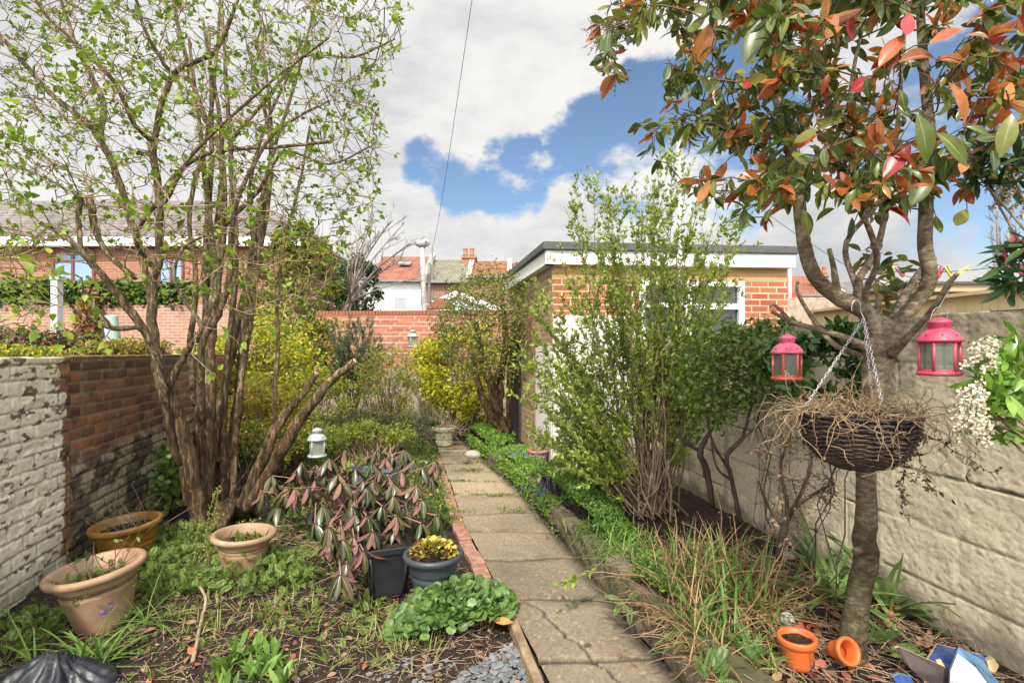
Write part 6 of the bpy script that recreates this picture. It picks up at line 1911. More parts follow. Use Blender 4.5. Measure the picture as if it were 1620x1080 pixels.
    l = MB(); a, t_, _, _ = along(S_, 70, .2, 1, rng); l.leaves(LANCE, a, unit(t_ + rdir(70, 0, rng) * .5), rdir(70, 1, rng), rng.uniform(.05, .10, 70)); part('leaves', l, green_b, g, kind='stuff')
    b = gp(1263, 1052, .19); b[2] = .185
    pot('small_pot', 'small upright orange plastic pot near the photinia trunk', b, .125, .066, .048, orangep, (), .009, .028, rot_axis([0, 1, 0], -.05), .015)
    b = gp(1318, 1040, .20); b[2] = .235
    pot('small_pot', 'small orange plastic pot tipped on its side behind the upright one', b, .085, .046, .034, orangep, (), .008, .02, rot_axis(unit([1, .25, 0]), 1.15) , .03, soil=False)


pots()


# ================================================================== LANTERNS AND BASKET
def lantern(label, c, s, m_top, m_body, glassmat, group, rz=0.0, hookto=None, name='hanging_lantern', sides=6):
    """metal candle lantern: c = centre of its base, s = width"""
    g = thing(name, label, 'lantern', c, group)
    c = np.array(c, float); R = rotz(rz)
    k = sides; h = s * 1.0
    def hexring(r, z): 
        an = (np.arange(k) + .5) / k * 2 * np.pi; return np.stack([r * np.cos(an), r * np.sin(an), np.full(k, z)], 1) @ R.T + c
    b = MB(); b.lathe([[.001, 0], [s * .46, 0], [s * .52, s * .03], [s * .52, s * .10], [s * .47, s * .13], [.001, s * .13]], c, 36); part('base', b, m_body, g)
    fr = MB(); r0 = s * .455
    A = hexring(r0, s * .13); B = hexring(r0, s * .95)
    for i in range(k):
        fr.tubes(np.array([A[i], B[i]]), np.full((1, 2), s * .042), 6)
        for q in (A, B):
            fr.tubes(np.array([q[i], q[(i + 1) % k]]) + [0, 0, s * .02 * (1 if q is A else -1)], np.full((1, 2), s * .030), 5)
    part('frame', fr, m_body, g)
    for i in range(k):
        p = np.array([A[i], A[(i + 1) % k], B[(i + 1) % k], B[i]]); n = unit((p[0] + p[1]) / 2 - c - [0, 0, s * .13])
        p = p * .999; mb = MB(); mb.add(np.vstack([p, p - n * .0015]), [[0, 1, 2, 3], [4, 7, 6, 5], [0, 4, 5, 1], [2, 6, 7, 3], [1, 5, 6, 2], [0, 3, 7, 4]])
        part('pane', mb, glassmat, g, False)
    t = MB()
    prof = [[s * .44, s * .93], [s * .53, s * .94], [s * .55, s * .99], [s * .50, s * 1.04], [s * .47, s * 1.10], [s * .40, s * 1.20], [s * .29, s * 1.28], [s * .24, s * 1.30], [s * .23, s * 1.33], [s * .27, s * 1.35], [s * .27, s * 1.46], [s * .29, s * 1.48], [s * .29, s * 1.51], [s * .22, s * 1.56], [s * .10, s * 1.62], [.001, s * 1.64]]
    t.lathe(prof, c, 36); part('lid', t, m_top, g)
    hol = MB(); dk = surf('black_iron', [(1, 1, 1)])
    for rr, zz, n, q in ((.475, 1.12, 8, .022), (.274, 1.40, 6, .024)):
        for i in range(n):
            a = (i + .3) / n * 2 * np.pi; d = np.array([math.cos(a), math.sin(a), 0.0]); hol.lathe([[.0005, .0012], [s * q, .001], [s * q, -.002]], (0, 0, 0), 8, tilt=np.array(d_to_R(unit(d + [0, 0, .5 if rr > .4 else 0])))); hol.v[-1] += c + d * s * (rr - (.01 if rr > .4 else -.0)) + [0, 0, s * zz]
    part('vent_hole', hol, dk, g, kind='stuff')
    cd = MB(); cd.lathe([[.001, s * .132], [s * .10, s * .132], [s * .10, s * .27], [s * .08, s * .275], [.001, s * .27]], c, 16); part('candle', cd, surf('wax', [(.30, .27, .20)], 5, .6, 0), g)
    hd = MB(); top = c + [0, 0, s * 1.50]
    an = np.linspace(0, np.pi, 13)
    P = np.stack([s * .27 * np.cos(an), 0 * an, s * .42 * np.sin(an)], 1) @ R.T + top
    hd.tubes(P, np.full((1, 13), max(.0012, s * .010)), 6)
    if hookto is not None:
        e = P[6]; hk = np.asarray(hookto, float); hd.tubes(np.array([e, e * .7 + hk * .3, hk, hk + [0, 0, .006]]), np.full((1, 4), .0011), 5)
    part('handle', hd, surf('wire_grey', [(.20, .20, .20), (.35, .34, .33)], 20, .5, .1, metal=.5), g)
    return g


def d_to_R(d):
    d = unit(d); a = unit(np.cross([0.1, .2, .97], d)); b = np.cross(d, a); return np.stack([a, b, d], 1)


def lanterns():
    pk = surf('pink_enamel', [(.44, .05, .12), (.54, .10, .18), (.48, .07, .14)], 14, .38, .12, .002, 60)
    pb = surf('red_enamel', [(.52, .07, .05), (.60, .12, .08), (.44, .05, .06)], 14, .4, .15, .002, 60)
    pk2 = surf('hot_pink_enamel', [(.42, .03, .075), (.50, .06, .11), (.36, .035, .07)], 14, .36, .1, .002, 60)
    gm = clearm('dusty_glass', (.16, .19, .14), .35)
    Y = 2.15; c = at(1245, 601, Y)
    lantern('smaller looking pink lantern with coral red base hanging left of the basket', c, .118, pk, pb, gm, 'pink lanterns hung in the photinia', .3, at(1243, 506, 2.24))
    Y = 1.55; c = at(1486, 594, Y)
    lantern('larger looking hot pink lantern hanging right of the photinia trunk', c, .108, pk2, pk2, gm, 'pink lanterns hung in the photinia', .1, at(1506, 452, 1.76))
    wm = surf('white_enamel', [(.27, .30, .29), (.40, .43, .41)], 10, .45, .1)
    Y = 3.9; c = at(502, 722, Y)
    lantern('white metal lantern with dusty panes hanging beside the cut lilac branch', c, .135, wm, wm, clearm('pale_glass_pane', (.34, .36, .30), .38), 'white lanterns', .5, at(520, 612, 3.98), sides=4)
    Y = 11.45; c = at(653, 549, Y)
    lantern('tiny white lantern hanging high on the far red brick wall', c, .24, wm, wm, clearm('pale_glass_pane'), 'white lanterns', .5, c + [0, .05, .55], sides=4)


lanterns()


def basket():
    rng = np.random.default_rng(51)
    Y = 1.86; c = at(1357, 655, Y); R0 = 80 / F * Y
    g = thing('hanging_basket', 'dark woven wicker basket full of dead straw hanging on chains', 'hanging basket', c)
    wk = surf('wicker', [(.020, .013, .011), (.045, .028, .022), (.085, .055, .04)], 30, .55, .3, .003, 90)
    w = MB(); rows = 15; k = 66
    for i in range(rows):
        t = i / (rows - 1); a = t * 1.30
        r = R0 * math.cos(a) ** .75; z = -.185 * math.sin(a) / math.sin(1.3)
        an = np.linspace(0, 2 * np.pi, k + 1)
        for ph in (0, 1):
            wob = np.sin(an * (k // 6) + ph * np.pi) * .005
            P = np.stack([(r + wob) * np.cos(an), (r + wob) * np.sin(an), z + np.full(k + 1, 0) + rng.normal(size=k + 1) * .0012 - ph * .0055], 1) + c
            w.tubes(P, np.full((1, k + 1), .0048), 5, cap=False)
    for i in range(26):
        a = i / 26 * 2 * np.pi; q = np.linspace(0, 1.45, 9)
        P = np.stack([R0 * np.cos(q) ** .75 * math.cos(a), R0 * np.cos(q) ** .75 * math.sin(a), -.185 * np.sin(q) / math.sin(1.3)], 1) * [.985, .985, 1] + c
        w.tubes(P, np.full((1, 9), .004), 5)
    part('woven_bowl', w, wk, g)
    q = np.linspace(0, 1.56, 10); li = MB(); li.lathe(np.stack([R0 * .95 * np.cos(q) ** .75 + .0005, -.175 * np.sin(q) / math.sin(1.3)], 1), c, 32); part('liner', li, surf('liner', [(.03, .022, .015), (.07, .05, .035)], 20, .95, .5), g)
    rr = np.linspace(0, R0 * .95, 10); an = np.linspace(0, 2 * np.pi, 33); X = rr[:, None] * np.cos(an); Y_ = rr[:, None] * np.sin(an)
    part('soil', MB().grid(np.stack([X, Y_, .0 + (fbm(X * 40, Y_ * 40, 3) - .4) * .05 * (1 - (rr / R0)[:, None] ** 4)], -1) + c), soil_m, g)
    ch = surf('chain_steel', [(.50, .51, .53), (.66, .67, .69)], 20, .4, 0, metal=.6)
    top = at(1352, 487, 2.05)
    hook = MB()
    an = np.linspace(-.6, 3.6, 14); hk = np.stack([.018 * np.cos(an) * -1, 0 * an, .03 * np.sin(an)], 1) + top + [0.006, 0, .002]
    hook.tubes(np.vstack([hk, top + [.02, -.03, -.05]]), np.full((1, 15), .0018), 6); part('hook', hook, ch, g)
    for e in (at(1276, 640, 1.90), at(1397, 642, 1.78), at(1380, 630, 2.02)):
        s = top + [.016, -.03, -.045]; L = np.linalg.norm(e - s); n = int(L / .0145); d = unit(e - s); m = MB()
        a1 = unit(np.cross(d, [0, .3, 1])); a2 = np.cross(d, a1)
        for i in range(n):
            p = s + (e - s) * (i + .5) / n; sd = a1 if i % 2 else a2; th = np.linspace(0, 2 * np.pi, 9)
            P = p + d * (np.cos(th)[:, None] * .0095) + sd * (np.sin(th)[:, None] * .0045); m.tubes(P, np.full((1, 9), .0013), 4, cap=False)
        part('chain', m, ch, g)
    # the dead planting
    d = thing('dead_straw', 'pale tangled dead stems spilling over the wicker basket rim', 'dead plant', c)
    w = MB(); st = surf('straw_pale', [(.13, .085, .045), (.25, .17, .095), (.38, .28, .165)], 18, .85, .2)
    n = 230; th = rng.uniform(0, 2 * np.pi, n); r = R0 * np.sqrt(rng.random(n)) * .98
    p0 = c + np.stack([r * np.cos(th), r * np.sin(th), rng.uniform(.0, .025, n)], 1)
    out = np.stack([np.cos(th), np.sin(th), 0 * th], 1)
    S1 = grow(p0, unit(out * .9 + rdir(n, .25, rng) * .9), rng.uniform(.04, .125, n), 9, .42, -.05, rng)
    w.tubes(S1, np.linspace(.0016, .0010, 9)[None], 4, cap=False)
    n2 = 100; th = rng.uniform(0, 2 * np.pi, n2); p0 = c + np.stack([R0 * .98 * np.cos(th), R0 * .98 * np.sin(th), rng.uniform(0, .02, n2)], 1)
    S2 = grow(p0, unit(np.stack([np.cos(th) * .5, np.sin(th) * .5, .2 + 0 * th], 1)), rng.uniform(.12, .34, n2), 13, .42, -.16, rng)
    # keep trailing stems outside the bowl
    q = S2 - c; rad = np.linalg.norm(q[..., :2], axis=-1); zz = np.clip(-q[..., 2] / .185, 0, 1); need = (R0 + .008) * np.sqrt(np.clip(1 - zz ** 2, .02, 1)) + .004
    sc = np.where((q[..., 2] < 0) & (q[..., 2] > -.185) & (rad < need), need / np.maximum(rad, .01), 1); S2[..., 0] = c[0] + q[..., 0] * sc; S2[..., 1] = c[1] + q[..., 1] * sc
    w.tubes(S2, np.linspace(.0017, .0011, 13)[None], 4, cap=False)
    S3 = grow(c + rng.normal(size=(26, 3)) * [.06, .06, 0], rdir(26, 1.1, rng), rng.uniform(.12, .24, 26), 9, .22, -.03, rng); w.tubes(S3, np.linspace(.0016, .0009, 9)[None], 4, cap=False)
    part('stems', w, st, d, kind='stuff')
    l = MB(); a = np.vstack([along(S1, 300, .2, 1, rng)[0], along(S2, 120, .3, 1, rng)[0]]); l.leaves(OVAL_S, a, rdir(len(a), -.2, rng), rdir(len(a), 0, rng), rng.uniform(.008, .018, len(a))); part('leaves', l, dry, d, kind='stuff')
    # trailing dead vines hung with shrivelled leaves
    v = thing('withered_vine', 'withered brown vine trailing from the basket across the cream wall', 'dead plant', c + [.2, 0, 0])
    w = MB(); l = MB()
    for (pts, Y_) in (([(1445, 680), (1475, 692), (1510, 712), (1550, 735), (1575, 760)], 1.80), ([(1440, 690), (1430, 740), (1425, 790), (1440, 830)], 1.84), ([(1450, 700), (1462, 740), (1470, 775)], 1.84), ([(1275, 700), (1240, 740), (1230, 800), (1215, 850)], 1.9), ([(1290, 715), (1275, 770), (1260, 830), (1240, 870)], 1.95), ([(1275, 690), (1225, 700), (1190, 730)], 2.0), ([(1300, 730), (1310, 770), (1300, 800)], 1.95)):
        P = smooth_path([at(x, y, Y_) for x, y in pts], 14); P += rng.normal(size=P.shape) * .004; w.tubes(P, np.linspace(.0020, .0012, 14)[None], 4)
        a, t_, _, _ = along(P[None], 10, .1, 1, rng); s2 = grow(a, rdir(10, -.5, rng), rng.uniform(.03, .08, 10), 5, .2, -.1, rng); w.tubes(s2, np.linspace(.0012, .0008, 5)[None], 3, cap=False)
        b = np.vstack([along(s2, 46, .2, 1, rng)[0], along(P[None], 20, .2, 1, rng)[0]]); l.leaves(OVAL_S, b, rdir(len(b), -.5, rng), rdir(len(b), 0, rng), rng.uniform(.010, .024, len(b)))
    part('stems', w, dark_w, v, kind='stuff'); part('leaves', l, leafm('withered', [(.07, .045, .03), (.14, .09, .055), (.22, .15, .09)], .9, .05), v, kind='stuff')


basket()


# ================================================================== LOW PLANTS
def strap(mb, c, n, L, w, rng, mi=0, droop=.16, up=1.0, spread=.02, k=7, tip=.15):
    """arching strap leaves as thin folded ribbons"""
    d = rdir(n, up, rng); p0 = np.asarray(c) + rng.normal(size=(n, 3)) * [spread, spread, 0]
    S_ = grow(p0, d, rng.uniform(L * .55, L, n), k, .03, -droop, rng)
    T = unit(S_[:, -1] - S_[:, 0]); A = unit(np.cross(T, [0, 0, 1.0]))[:, None]
    t = np.linspace(0, 1, k); ww = (w * (1 - (1 - tip) * t ** 3) * np.minimum(1, .5 + 2 * t))[None, :, None] * rng.uniform(.7, 1.2, (n, 1, 1)) / 2
    Lf = S_ - A * ww + [0, 0, w * .15]; Rt = S_ + A * ww + [0, 0, w * .15]
    V = np.stack([Lf, S_, Rt], 2); V[..., 2] = np.maximum(V[..., 2], np.asarray(c)[2] - .005 + .0 * V[..., 2])
    idx = np.arange(n * k * 3).reshape(n, k, 3)
    q = np.concatenate([np.stack([idx[:, :-1, j], idx[:, :-1, j + 1], idx[:, 1:, j + 1], idx[:, 1:, j]], -1).reshape(-1, 4) for j in (0, 1)])
    mb.add(V.reshape(-1, 3), (q, mi))
    return S_


def patch(poly, n, z, hfun=None, hgt=.06, rng=None, zf=None):
    """points over a ground area outlined on the photograph; height follows soft mounds"""
    W = ground_poly(poly, z); p = sample_poly(W, n, rng)
    zz = (zf(p[:, 0], p[:, 1]) if zf else z) + hgt * fbm(p[:, 0] * 5, p[:, 1] * 5, 77) * rng.random(n) ** .5
    return np.column_stack([p, zz])


def low_plants():
    rng = np.random.default_rng(61)
    # ---- ferny green cover left
    fe = leafm('ferny', [(.09, .15, .028), (.14, .21, .04), (.21, .29, .06), (.11, .17, .03)], .5, .3)
    l = MB(); P = patch([(205, 880), (250, 840), (330, 850), (420, 880), (500, 900), (490, 930), (400, 945), (300, 950), (215, 945)], 2300, 0, hgt=.17, rng=rng, zf=soil_h)
    l.leaves(FROND, P, rdir(len(P), .3, rng), rdir(len(P), 1.2, rng), rng.uniform(.045, .085, len(P)))
    P = patch([(0, 985), (60, 960), (110, 985), (60, 1030), (0, 1050)], 160, 0, hgt=.08, rng=rng, zf=soil_h); l.leaves(FROND, P, rdir(len(P), .3, rng), rdir(len(P), 1.2, rng), rng.uniform(.05, .09, len(P)))
    P = patch([(500, 905), (620, 925), (640, 1000), (520, 1010), (400, 980)], 220, 0, hgt=.03, rng=rng, zf=soil_h); l.leaves(FROND, P, rdir(len(P), .2, rng), rdir(len(P), 1.2, rng), rng.uniform(.04, .075, len(P)))
    P = patch([(110, 850), (180, 790), (230, 800), (170, 880)], 150, 0, hgt=.15, rng=rng, zf=soil_h); l.leaves(FROND, P, rdir(len(P), .3, rng), rdir(len(P), 1.2, rng), rng.uniform(.05, .09, len(P)))
    P = patch([(0, 1000), (120, 1020), (200, 960), (420, 950), (640, 960), (620, 1060), (300, 1080), (0, 1080)], 420, 0, hgt=.03, rng=rng, zf=soil_h); l.leaves(FROND, P, rdir(len(P), .2, rng), rdir(len(P), 1.2, rng), rng.uniform(.025, .06, len(P)))
    P = patch([(330, 830), (560, 820), (600, 900), (480, 930), (400, 900)], 700, 0, hgt=.10, rng=rng, zf=soil_h); l.leaves(FROND, P, rdir(len(P), .3, rng), rdir(len(P), 1.2, rng), rng.uniform(.04, .075, len(P)))
    P = patch([(100, 900), (230, 840), (300, 850), (240, 960), (200, 1010)], 380, 0, hgt=.10, rng=rng, zf=soil_h); l.leaves(FROND, P, rdir(len(P), .3, rng), rdir(len(P), 1.2, rng), rng.uniform(.04, .075, len(P)))
    solo('ground_cover', l, fe, 'carpet of ferny cut green leaves round the tan pots', 'ground cover', gp(350, 900), kind='stuff')
    # prostrate cotoneaster like spray over the middle of it
    S_ = []
    b = gp(330, 905); g = thing('creeping_shrub', 'low spray of tiny bright leaves lying before the medium tan pot', 'shrub', b)
    st = grow(np.repeat(b[None] + [[0, 0, .05]], 16, 0) + rng.normal(size=(16, 3)) * [.08, .05, .02], unit(np.column_stack([rng.uniform(-.3, 1.3, 16), rng.uniform(.2, .9, 16), rng.uniform(.3, .9, 16)])), rng.uniform(.25, .55, 16), 8, .10, -.02, rng)
    w = MB(); w.tubes(st, np.linspace(.003, .0015, 8)[None], 4); part('stems', w, brown_w, g, kind='stuff')
    a, t_, _, _ = along(st, 1300, .1, 1, rng); l = MB(); l.leaves(DIA, a + rng.normal(size=a.shape) * .008, side(t_, .9, rng) + [0, 0, .2], rdir(len(a), .8, rng), rng.uniform(.012, .022, len(a))); part('leaves', l, green_a, g, kind='stuff')
    # violet clump
    W = [(615, 1010), (630, 975), (690, 945), (735, 930), (785, 935), (812, 965), (808, 990), (770, 1000), (720, 1012), (680, 1015)]
    g = thing('violet_clump', 'mound of round heart shaped green leaves at the slab path edge', 'plant', gp(745, 985)); l = MB()
    Wg = ground_poly(W); p = sample_poly(Wg, 1000, rng); ctr = Wg.mean(0); dd = np.linalg.norm((p - ctr), axis=1) / .33
    z = .02 + .13 * np.clip(1 - dd ** 2, 0, 1) * rng.uniform(.65, 1, len(p)) + rng.random(len(p)) * .02
    l.leaves(ROUND, np.column_stack([p, z]), unit(np.column_stack([p - ctr, np.full(len(p), .03)]) + rng.normal(size=(len(p), 3)) * .12 + [0, -.05, 0]), unit(np.array([0, -.5, 1.0]) + rng.normal(size=(len(p), 3)) * .45), rng.uniform(.028, .060, len(p)))
    part('leaves', l, leafm('violet_leaf', [(.06, .12, .03), (.11, .19, .045), (.18, .27, .07)], .42, .2, .5), g, kind='stuff')
    s = MB(); k = 220; pp = sample_poly(Wg, k, rng); st = np.stack([np.column_stack([pp, np.zeros(k)]), np.column_stack([pp + rng.normal(size=(k, 2)) * .02, np.full(k, .09)])], 1); s.tubes(st, np.full((1, 2), .0012), 3, cap=False); part('leaf_stalks', s, green_b, g, kind='stuff')
    # clumps of strap leaves
    def clump(name, label, px, py, z, n, L, w, mat, droop=.16, cat='plant', up=.9, spread=.03):
        c = gp(px, py, z); g = thing(name, label, cat, c); m = MB(); strap(m, c, n, L, w, rng, droop=droop, up=up, spread=spread); part('leaves', m, mat, g, kind='stuff'); return g, c
    bl = leafm('strap_green', [(.12, .22, .04), (.18, .30, .06), (.25, .36, .09)], .4, .35)
    dkb = leafm('strap_deep', [(.05, .12, .02), (.10, .20, .035), (.16, .26, .05)], .4, .3)
    g, c = clump('bluebell_clump', 'arching pale green strap leaves before the large tan pot', 150, 1052, 0, 46, .34, .016, bl, .17)
    f = MB(); fs = MB()
    top = c + np.array([.02, .06, .24]); fs.tubes(np.array([c, (c + top) / 2 + [.01, 0, .02], top]), np.full((1, 3), .002), 5)
    for k in range(5): f.leaves(leaf(.7, 4, .2, .1, .6), np.repeat((top + rng.normal(size=3) * [.025, .02, .02])[None], 6, 0), rdir(6, .2, rng), rdir(6, .4, rng), .013)
    part('flower_stalk', fs, green_b, g); part('flower', f, leafm('blue_petal', [(.12, .09, .42), (.20, .14, .55)], .5, .3), g, kind='stuff')
    clump('grass_tuft', 'long thin blades sprawling right of the large tan pot', 240, 985, 0, 34, .34, .007, bl, .12)
    clump('grass_tuft', 'sparse blades beside the black bag at the bottom left corner', 60, 1078, 0, 16, .36, .012, bl, .15)
    g = thing('primula_clump', 'upright lance shaped fresh leaves in bare soil at the bottom', 'plant', gp(395, 1060)); l = MB()
    for (px, py, n) in ((350, 1062, 18), (375, 1040, 14), (405, 1035, 18), (430, 1050, 16), (400, 1075, 22), (350, 1100, 20), (445, 1090, 18)):
        c = gp(px, py); l.leaves(leaf(.22, 6, .12, -.25, .6), c + rng.normal(size=(n, 3)) * [.015, .015, 0], rdir(n, 1.0, rng), rdir(n, .4, rng), rng.uniform(.07, .13, n))
    part('leaves', l, bl, g, kind='stuff')
    # along the edging wall
    for (lab, px, py, n, L, w, m_) in (
            ('nearest blade clump spilling over the concrete edging wall', 1138, 1005, 60, .36, .012, dkb),
            ('green blade clump on the edging before the dry stems', 1068, 925, 60, .28, .010, dkb),
            ('arching grassy clump draped over the middle of the edging', 1000, 878, 70, .28, .008, bl),
            ('dense grassy clump where the tall leafy shrub starts', 955, 842, 70, .26, .008, dkb),
            ('fine grassy clump nearest the grape hyacinths', 908, 790, 60, .24, .007, bl)):
        clump('grass_clump', lab, px - 12, py, .22, int(n * 1.3), L, w, m_, .24, spread=.065)
    for (lab, px, py, n) in (('broad strappy lily leaves left of the photinia trunk', 1318, 950, 16), ('broad strappy lily leaves right of the photinia trunk', 1405, 965, 18), ('strappy lily leaves behind the trunk by the wall foot', 1290, 905, 14)):
        clump('lily_clump', lab, px, py, .19, int(n * 1.5), .46, .034, leafm('lily_leaf', [(.10, .18, .05), (.16, .26, .08), (.22, .33, .11)], .35, .25, .5), .13, up=1.1)
    for (lab, px, py, n) in (('green iris blades among the dry stems', 1170, 960, 90), ('tall green iris blades left of the dry flower heads', 1105, 930, 70)):
        clump('iris_clump', lab, px, py, .2, n, .42, .010, dkb, .07, up=1.2, spread=.10)
    # dry clump
    c = gp(1160, 945, .2); g = thing('dry_clump', 'tall mass of dead brown flower stalks and straw on the raised bed', 'dead plant', c)
    m = MB(); n = 120; W = ground_poly([(1050, 960), (1080, 900), (1150, 870), (1250, 900), (1260, 960), (1200, 1010), (1100, 1000)], .2); p = sample_poly(W, n, rng)
    S_ = grow(np.column_stack([p, np.full(n, .19)]), rdir(n, .75, rng), rng.uniform(.25, .55, n), 9, .14, -.06, rng); S_[..., 2] = np.maximum(S_[..., 2], .2)
    m.tubes(S_, np.linspace(.0034, .0016, 9)[None], 4, cap=False)
    part('stalks', m, surf('dead_stalk', [(.15, .085, .045), (.27, .17, .09), (.40, .29, .17)], 12, .9, .2), g, kind='stuff')
    m = MB(); strap(m, c, 190, .50, .008, rng, droop=.16, up=.55, spread=.16)
    for q in [(1090, 985), (1060, 960), (1110, 1010), (1030, 920), (1140, 1040)]:
        strap(m, gp(q[0] - 10, q[1], .22), 60, .38, .006, rng, droop=.24, up=.4, spread=.05)
    part('straw', m, leafm('straw_leaf', [(.26, .15, .07), (.40, .27, .14), (.18, .09, .045)], .8, .2), g, kind='stuff')
    m = MB(); a, t_, _, _ = along(S_, 1500, .35, 1, rng); m.leaves(DIA, a + rng.normal(size=a.shape) * .006, rdir(len(a), 0, rng), rdir(len(a), 0, rng), rng.uniform(.008, .02, len(a))); part('dry_heads', m, leafm('rusty_head', [(.17, .075, .035), (.26, .13, .06), (.12, .06, .03)], .9, .1), g, kind='stuff')
    # little bare shrub with withered leaves near the wall
    T = MB(); S = [limb(T, [(1232, 885, 2.75, 5), (1240, 840, 2.75, 5), (1255, 805, 2.72, 4), (1290, 780, 2.7, 3), (1320, 765, 2.7, 2)], k=6, seed=301), limb(T, [(1240, 850, 2.75, 4), (1245, 800, 2.75, 3), (1235, 740, 2.75, 2.5), (1245, 700, 2.7, 2)], k=6, seed=302), limb(T, [(1250, 815, 2.72, 3), (1275, 760, 2.6, 2.5), (1285, 715, 2.6, 2)], k=6, seed=303), limb(T, [(1242, 835, 2.75, 3), (1215, 800, 2.8, 2.2), (1200, 760, 2.8, 1.5)], k=6, seed=304)]
    g = thing('bare_shrub', 'small nearly bare dark shrub with shrivelled leaves left of the trunk', 'shrub', gp(1232, 890, .2))
    nodes = np.vstack([s[3:, :3] for s in S]); rad = np.concatenate([s[3:, 3] for s in S]); q = sample_poly([(1190, 800), (1200, 690), (1260, 660), (1330, 720), (1340, 790), (1280, 830)], 120, rng)
    P, R, E, ED = attract(nodes, rad, np.array([at(x, y, rng.uniform(2.45, 2.85)) for x, y in q]), rng, rtip=.0010, rmax=.003); T.tubes(P, R, 4, cap=False); part('stems', T, dark_w, g, kind='stuff')
    l = MB()
    for r_ in range(5): l.leaves(OVAL_S, E + rng.normal(size=E.shape) * .02, rdir(len(E), -.3, rng), rdir(len(E), 0, rng), rng.uniform(.010, .022, len(E)))
    part('leaves', l, leafm('withered2', [(.10, .08, .035), (.16, .12, .05), (.24, .18, .08)], .8, .1), g, kind='stuff')
    # bright ground cover on the raised bed
    gc = leafm('bright_cover', [(.13, .24, .03), (.20, .34, .05), (.27, .42, .07)], .5, .35)
    def mound(label, poly, n, hgt, mat, s=(.012, .024), z=.2, spill=0.0, name='ground_cover'):
        l = MB(); W = ground_poly(poly, z); p = sample_poly(W, n, rng); ctr = W.mean(0); ext = np.abs(W - ctr).max(0)
        dd = np.clip(1 - (((p - ctr) / ext) ** 2).sum(1), 0, 1) ** .6; zz = z + hgt * dd * rng.uniform(.7, 1, n) + hgt * .35 * (fbm(p[:, 0] * 9, p[:, 1] * 9, 5) - .4)
        xr = edge_x(PR, p[:, 1]); over = p[:, 0] < xr + .03; p[:, 0] = np.maximum(p[:, 0], xr - .035); zz = np.where(over, rng.uniform(z * .45, z + .05, n), zz)
        st = np.column_stack([p, zz]); l.leaves(OVAL_S, st, rdir(n, .3, rng), rdir(n, 1, rng), rng.uniform(*s, n)); return solo(name, l, mat, label, 'ground cover', (*ctr, z), kind='stuff')
    mound('bright green mat of tiny leaves by the mottled pot', [(736, 690), (760, 674), (800, 676), (815, 700), (780, 718), (745, 710)], 8500, .20, gc, (.03, .05), .15)
    mound('bright green mat of tiny leaves around the bluebells', [(780, 715), (830, 706), (862, 725), (862, 752), (820, 765), (785, 745)], 7000, .09, gc, (.022, .038), .2)
    mound('green mat of tiny leaves spilling over the edging', [(828, 775), (836, 755), (870, 748), (930, 765), (1010, 845), (1000, 890), (950, 862), (890, 805), (852, 795)], 12000, .24, leafm('mid_cover', [(.08, .17, .025), (.13, .24, .04), (.19, .31, .055)], .5, .35), (.018, .032), .2)
    mound('low green leaves spilling down the edging near the dry clump', [(1010, 890), (1070, 930), (1090, 985), (1045, 965), (1000, 925)], 3200, .16, leafm('mid_cover', [(1, 1, 1)]), (.016, .03), .2)
    mound('mixed green undergrowth below the tall leafy shrub', [(860, 740), (930, 720), (1000, 790), (960, 830), (900, 800)], 3200, .20, green_b, (.02, .045), .2)
    mound('green plants at the foot of the small tree by the outbuilding', [(760, 672), (820, 668), (850, 690), (800, 700)], 3600, .16, green_a, (.03, .055), .15)
    # strappy clump by the golden bush
    c = gp(700, 668); g = thing('daylily_clump', 'upright bright green strappy clump left of the golden bush', 'plant', c); m = MB(); strap(m, c, 120, .75, .022, rng, droop=.06, up=1.3, spread=.16); part('leaves', m, bl, g, kind='stuff')
    # blue flowers
    for (lab, px, py, z, n, sp_) in (('pale bluebells on the green mat near the terracotta pot', 832, 728, .30, 22, .10), ('dark grape hyacinths on the edging wall halfway along', 872, 775, .27, 16, .05), ('small blue flowers peeping beside the dark grape hyacinths', 850, 790, .24, 9, .06)):
        c = gp(px, py, z); g = thing('blue_flowers', lab, 'flowers', c); f = MB(); s = MB()
        p = c + rng.normal(size=(n, 3)) * [sp_, sp_ * .7, 0]; tp = p + np.column_stack([rng.normal(size=(n, 2)) * .02, rng.uniform(.06, .13, n)])
        s.tubes(np.stack([p - [0, 0, .05], (p + tp) / 2, tp], 1), np.full((1, 3), .0018), 4, cap=False); part('stalks', s, green_b, g, kind='stuff')
        for i in range(9): f.leaves(leaf(.8, 4, .3, .1, .5), tp - np.array([0, 0, .005 * i]) + rng.normal(size=(n, 3)) * .005, rdir(n, -.2, rng), rdir(n, 0, rng), .013)
        part('petals', f, leafm('hyacinth' + str(z > .28), [(.20, .24, .70), (.30, .34, .80)] if z > .28 else [(.05, .05, .35), (.10, .09, .50)], .5, .3), g, kind='stuff')
    # weeds left of the path and between slabs
    wl = MB(); P = patch([(640, 700), (690, 705), (712, 760), (735, 830), (700, 830), (660, 800), (640, 750)], 6000, 0, hgt=.10, rng=rng, zf=soil_h); wl.leaves(OVAL_S, P, rdir(len(P), .3, rng), rdir(len(P), 1, rng), rng.uniform(.018, .04, len(P)))
    P = patch([(370, 700), (500, 690), (650, 690), (690, 705), (690, 740), (560, 745), (420, 760), (380, 740)], 4500, 0, hgt=.14, rng=rng, zf=soil_h); wl.leaves(OVAL_S, P, rdir(len(P), .3, rng), rdir(len(P), 1, rng), rng.uniform(.025, .055, len(P)))
    P = patch([(420, 760), (520, 780), (520, 850), (430, 830)], 1300, 0, hgt=.12, rng=rng, zf=soil_h); wl.leaves(OVAL_S, P, rdir(len(P), .3, rng), rdir(len(P), 1, rng), rng.uniform(.02, .045, len(P)))
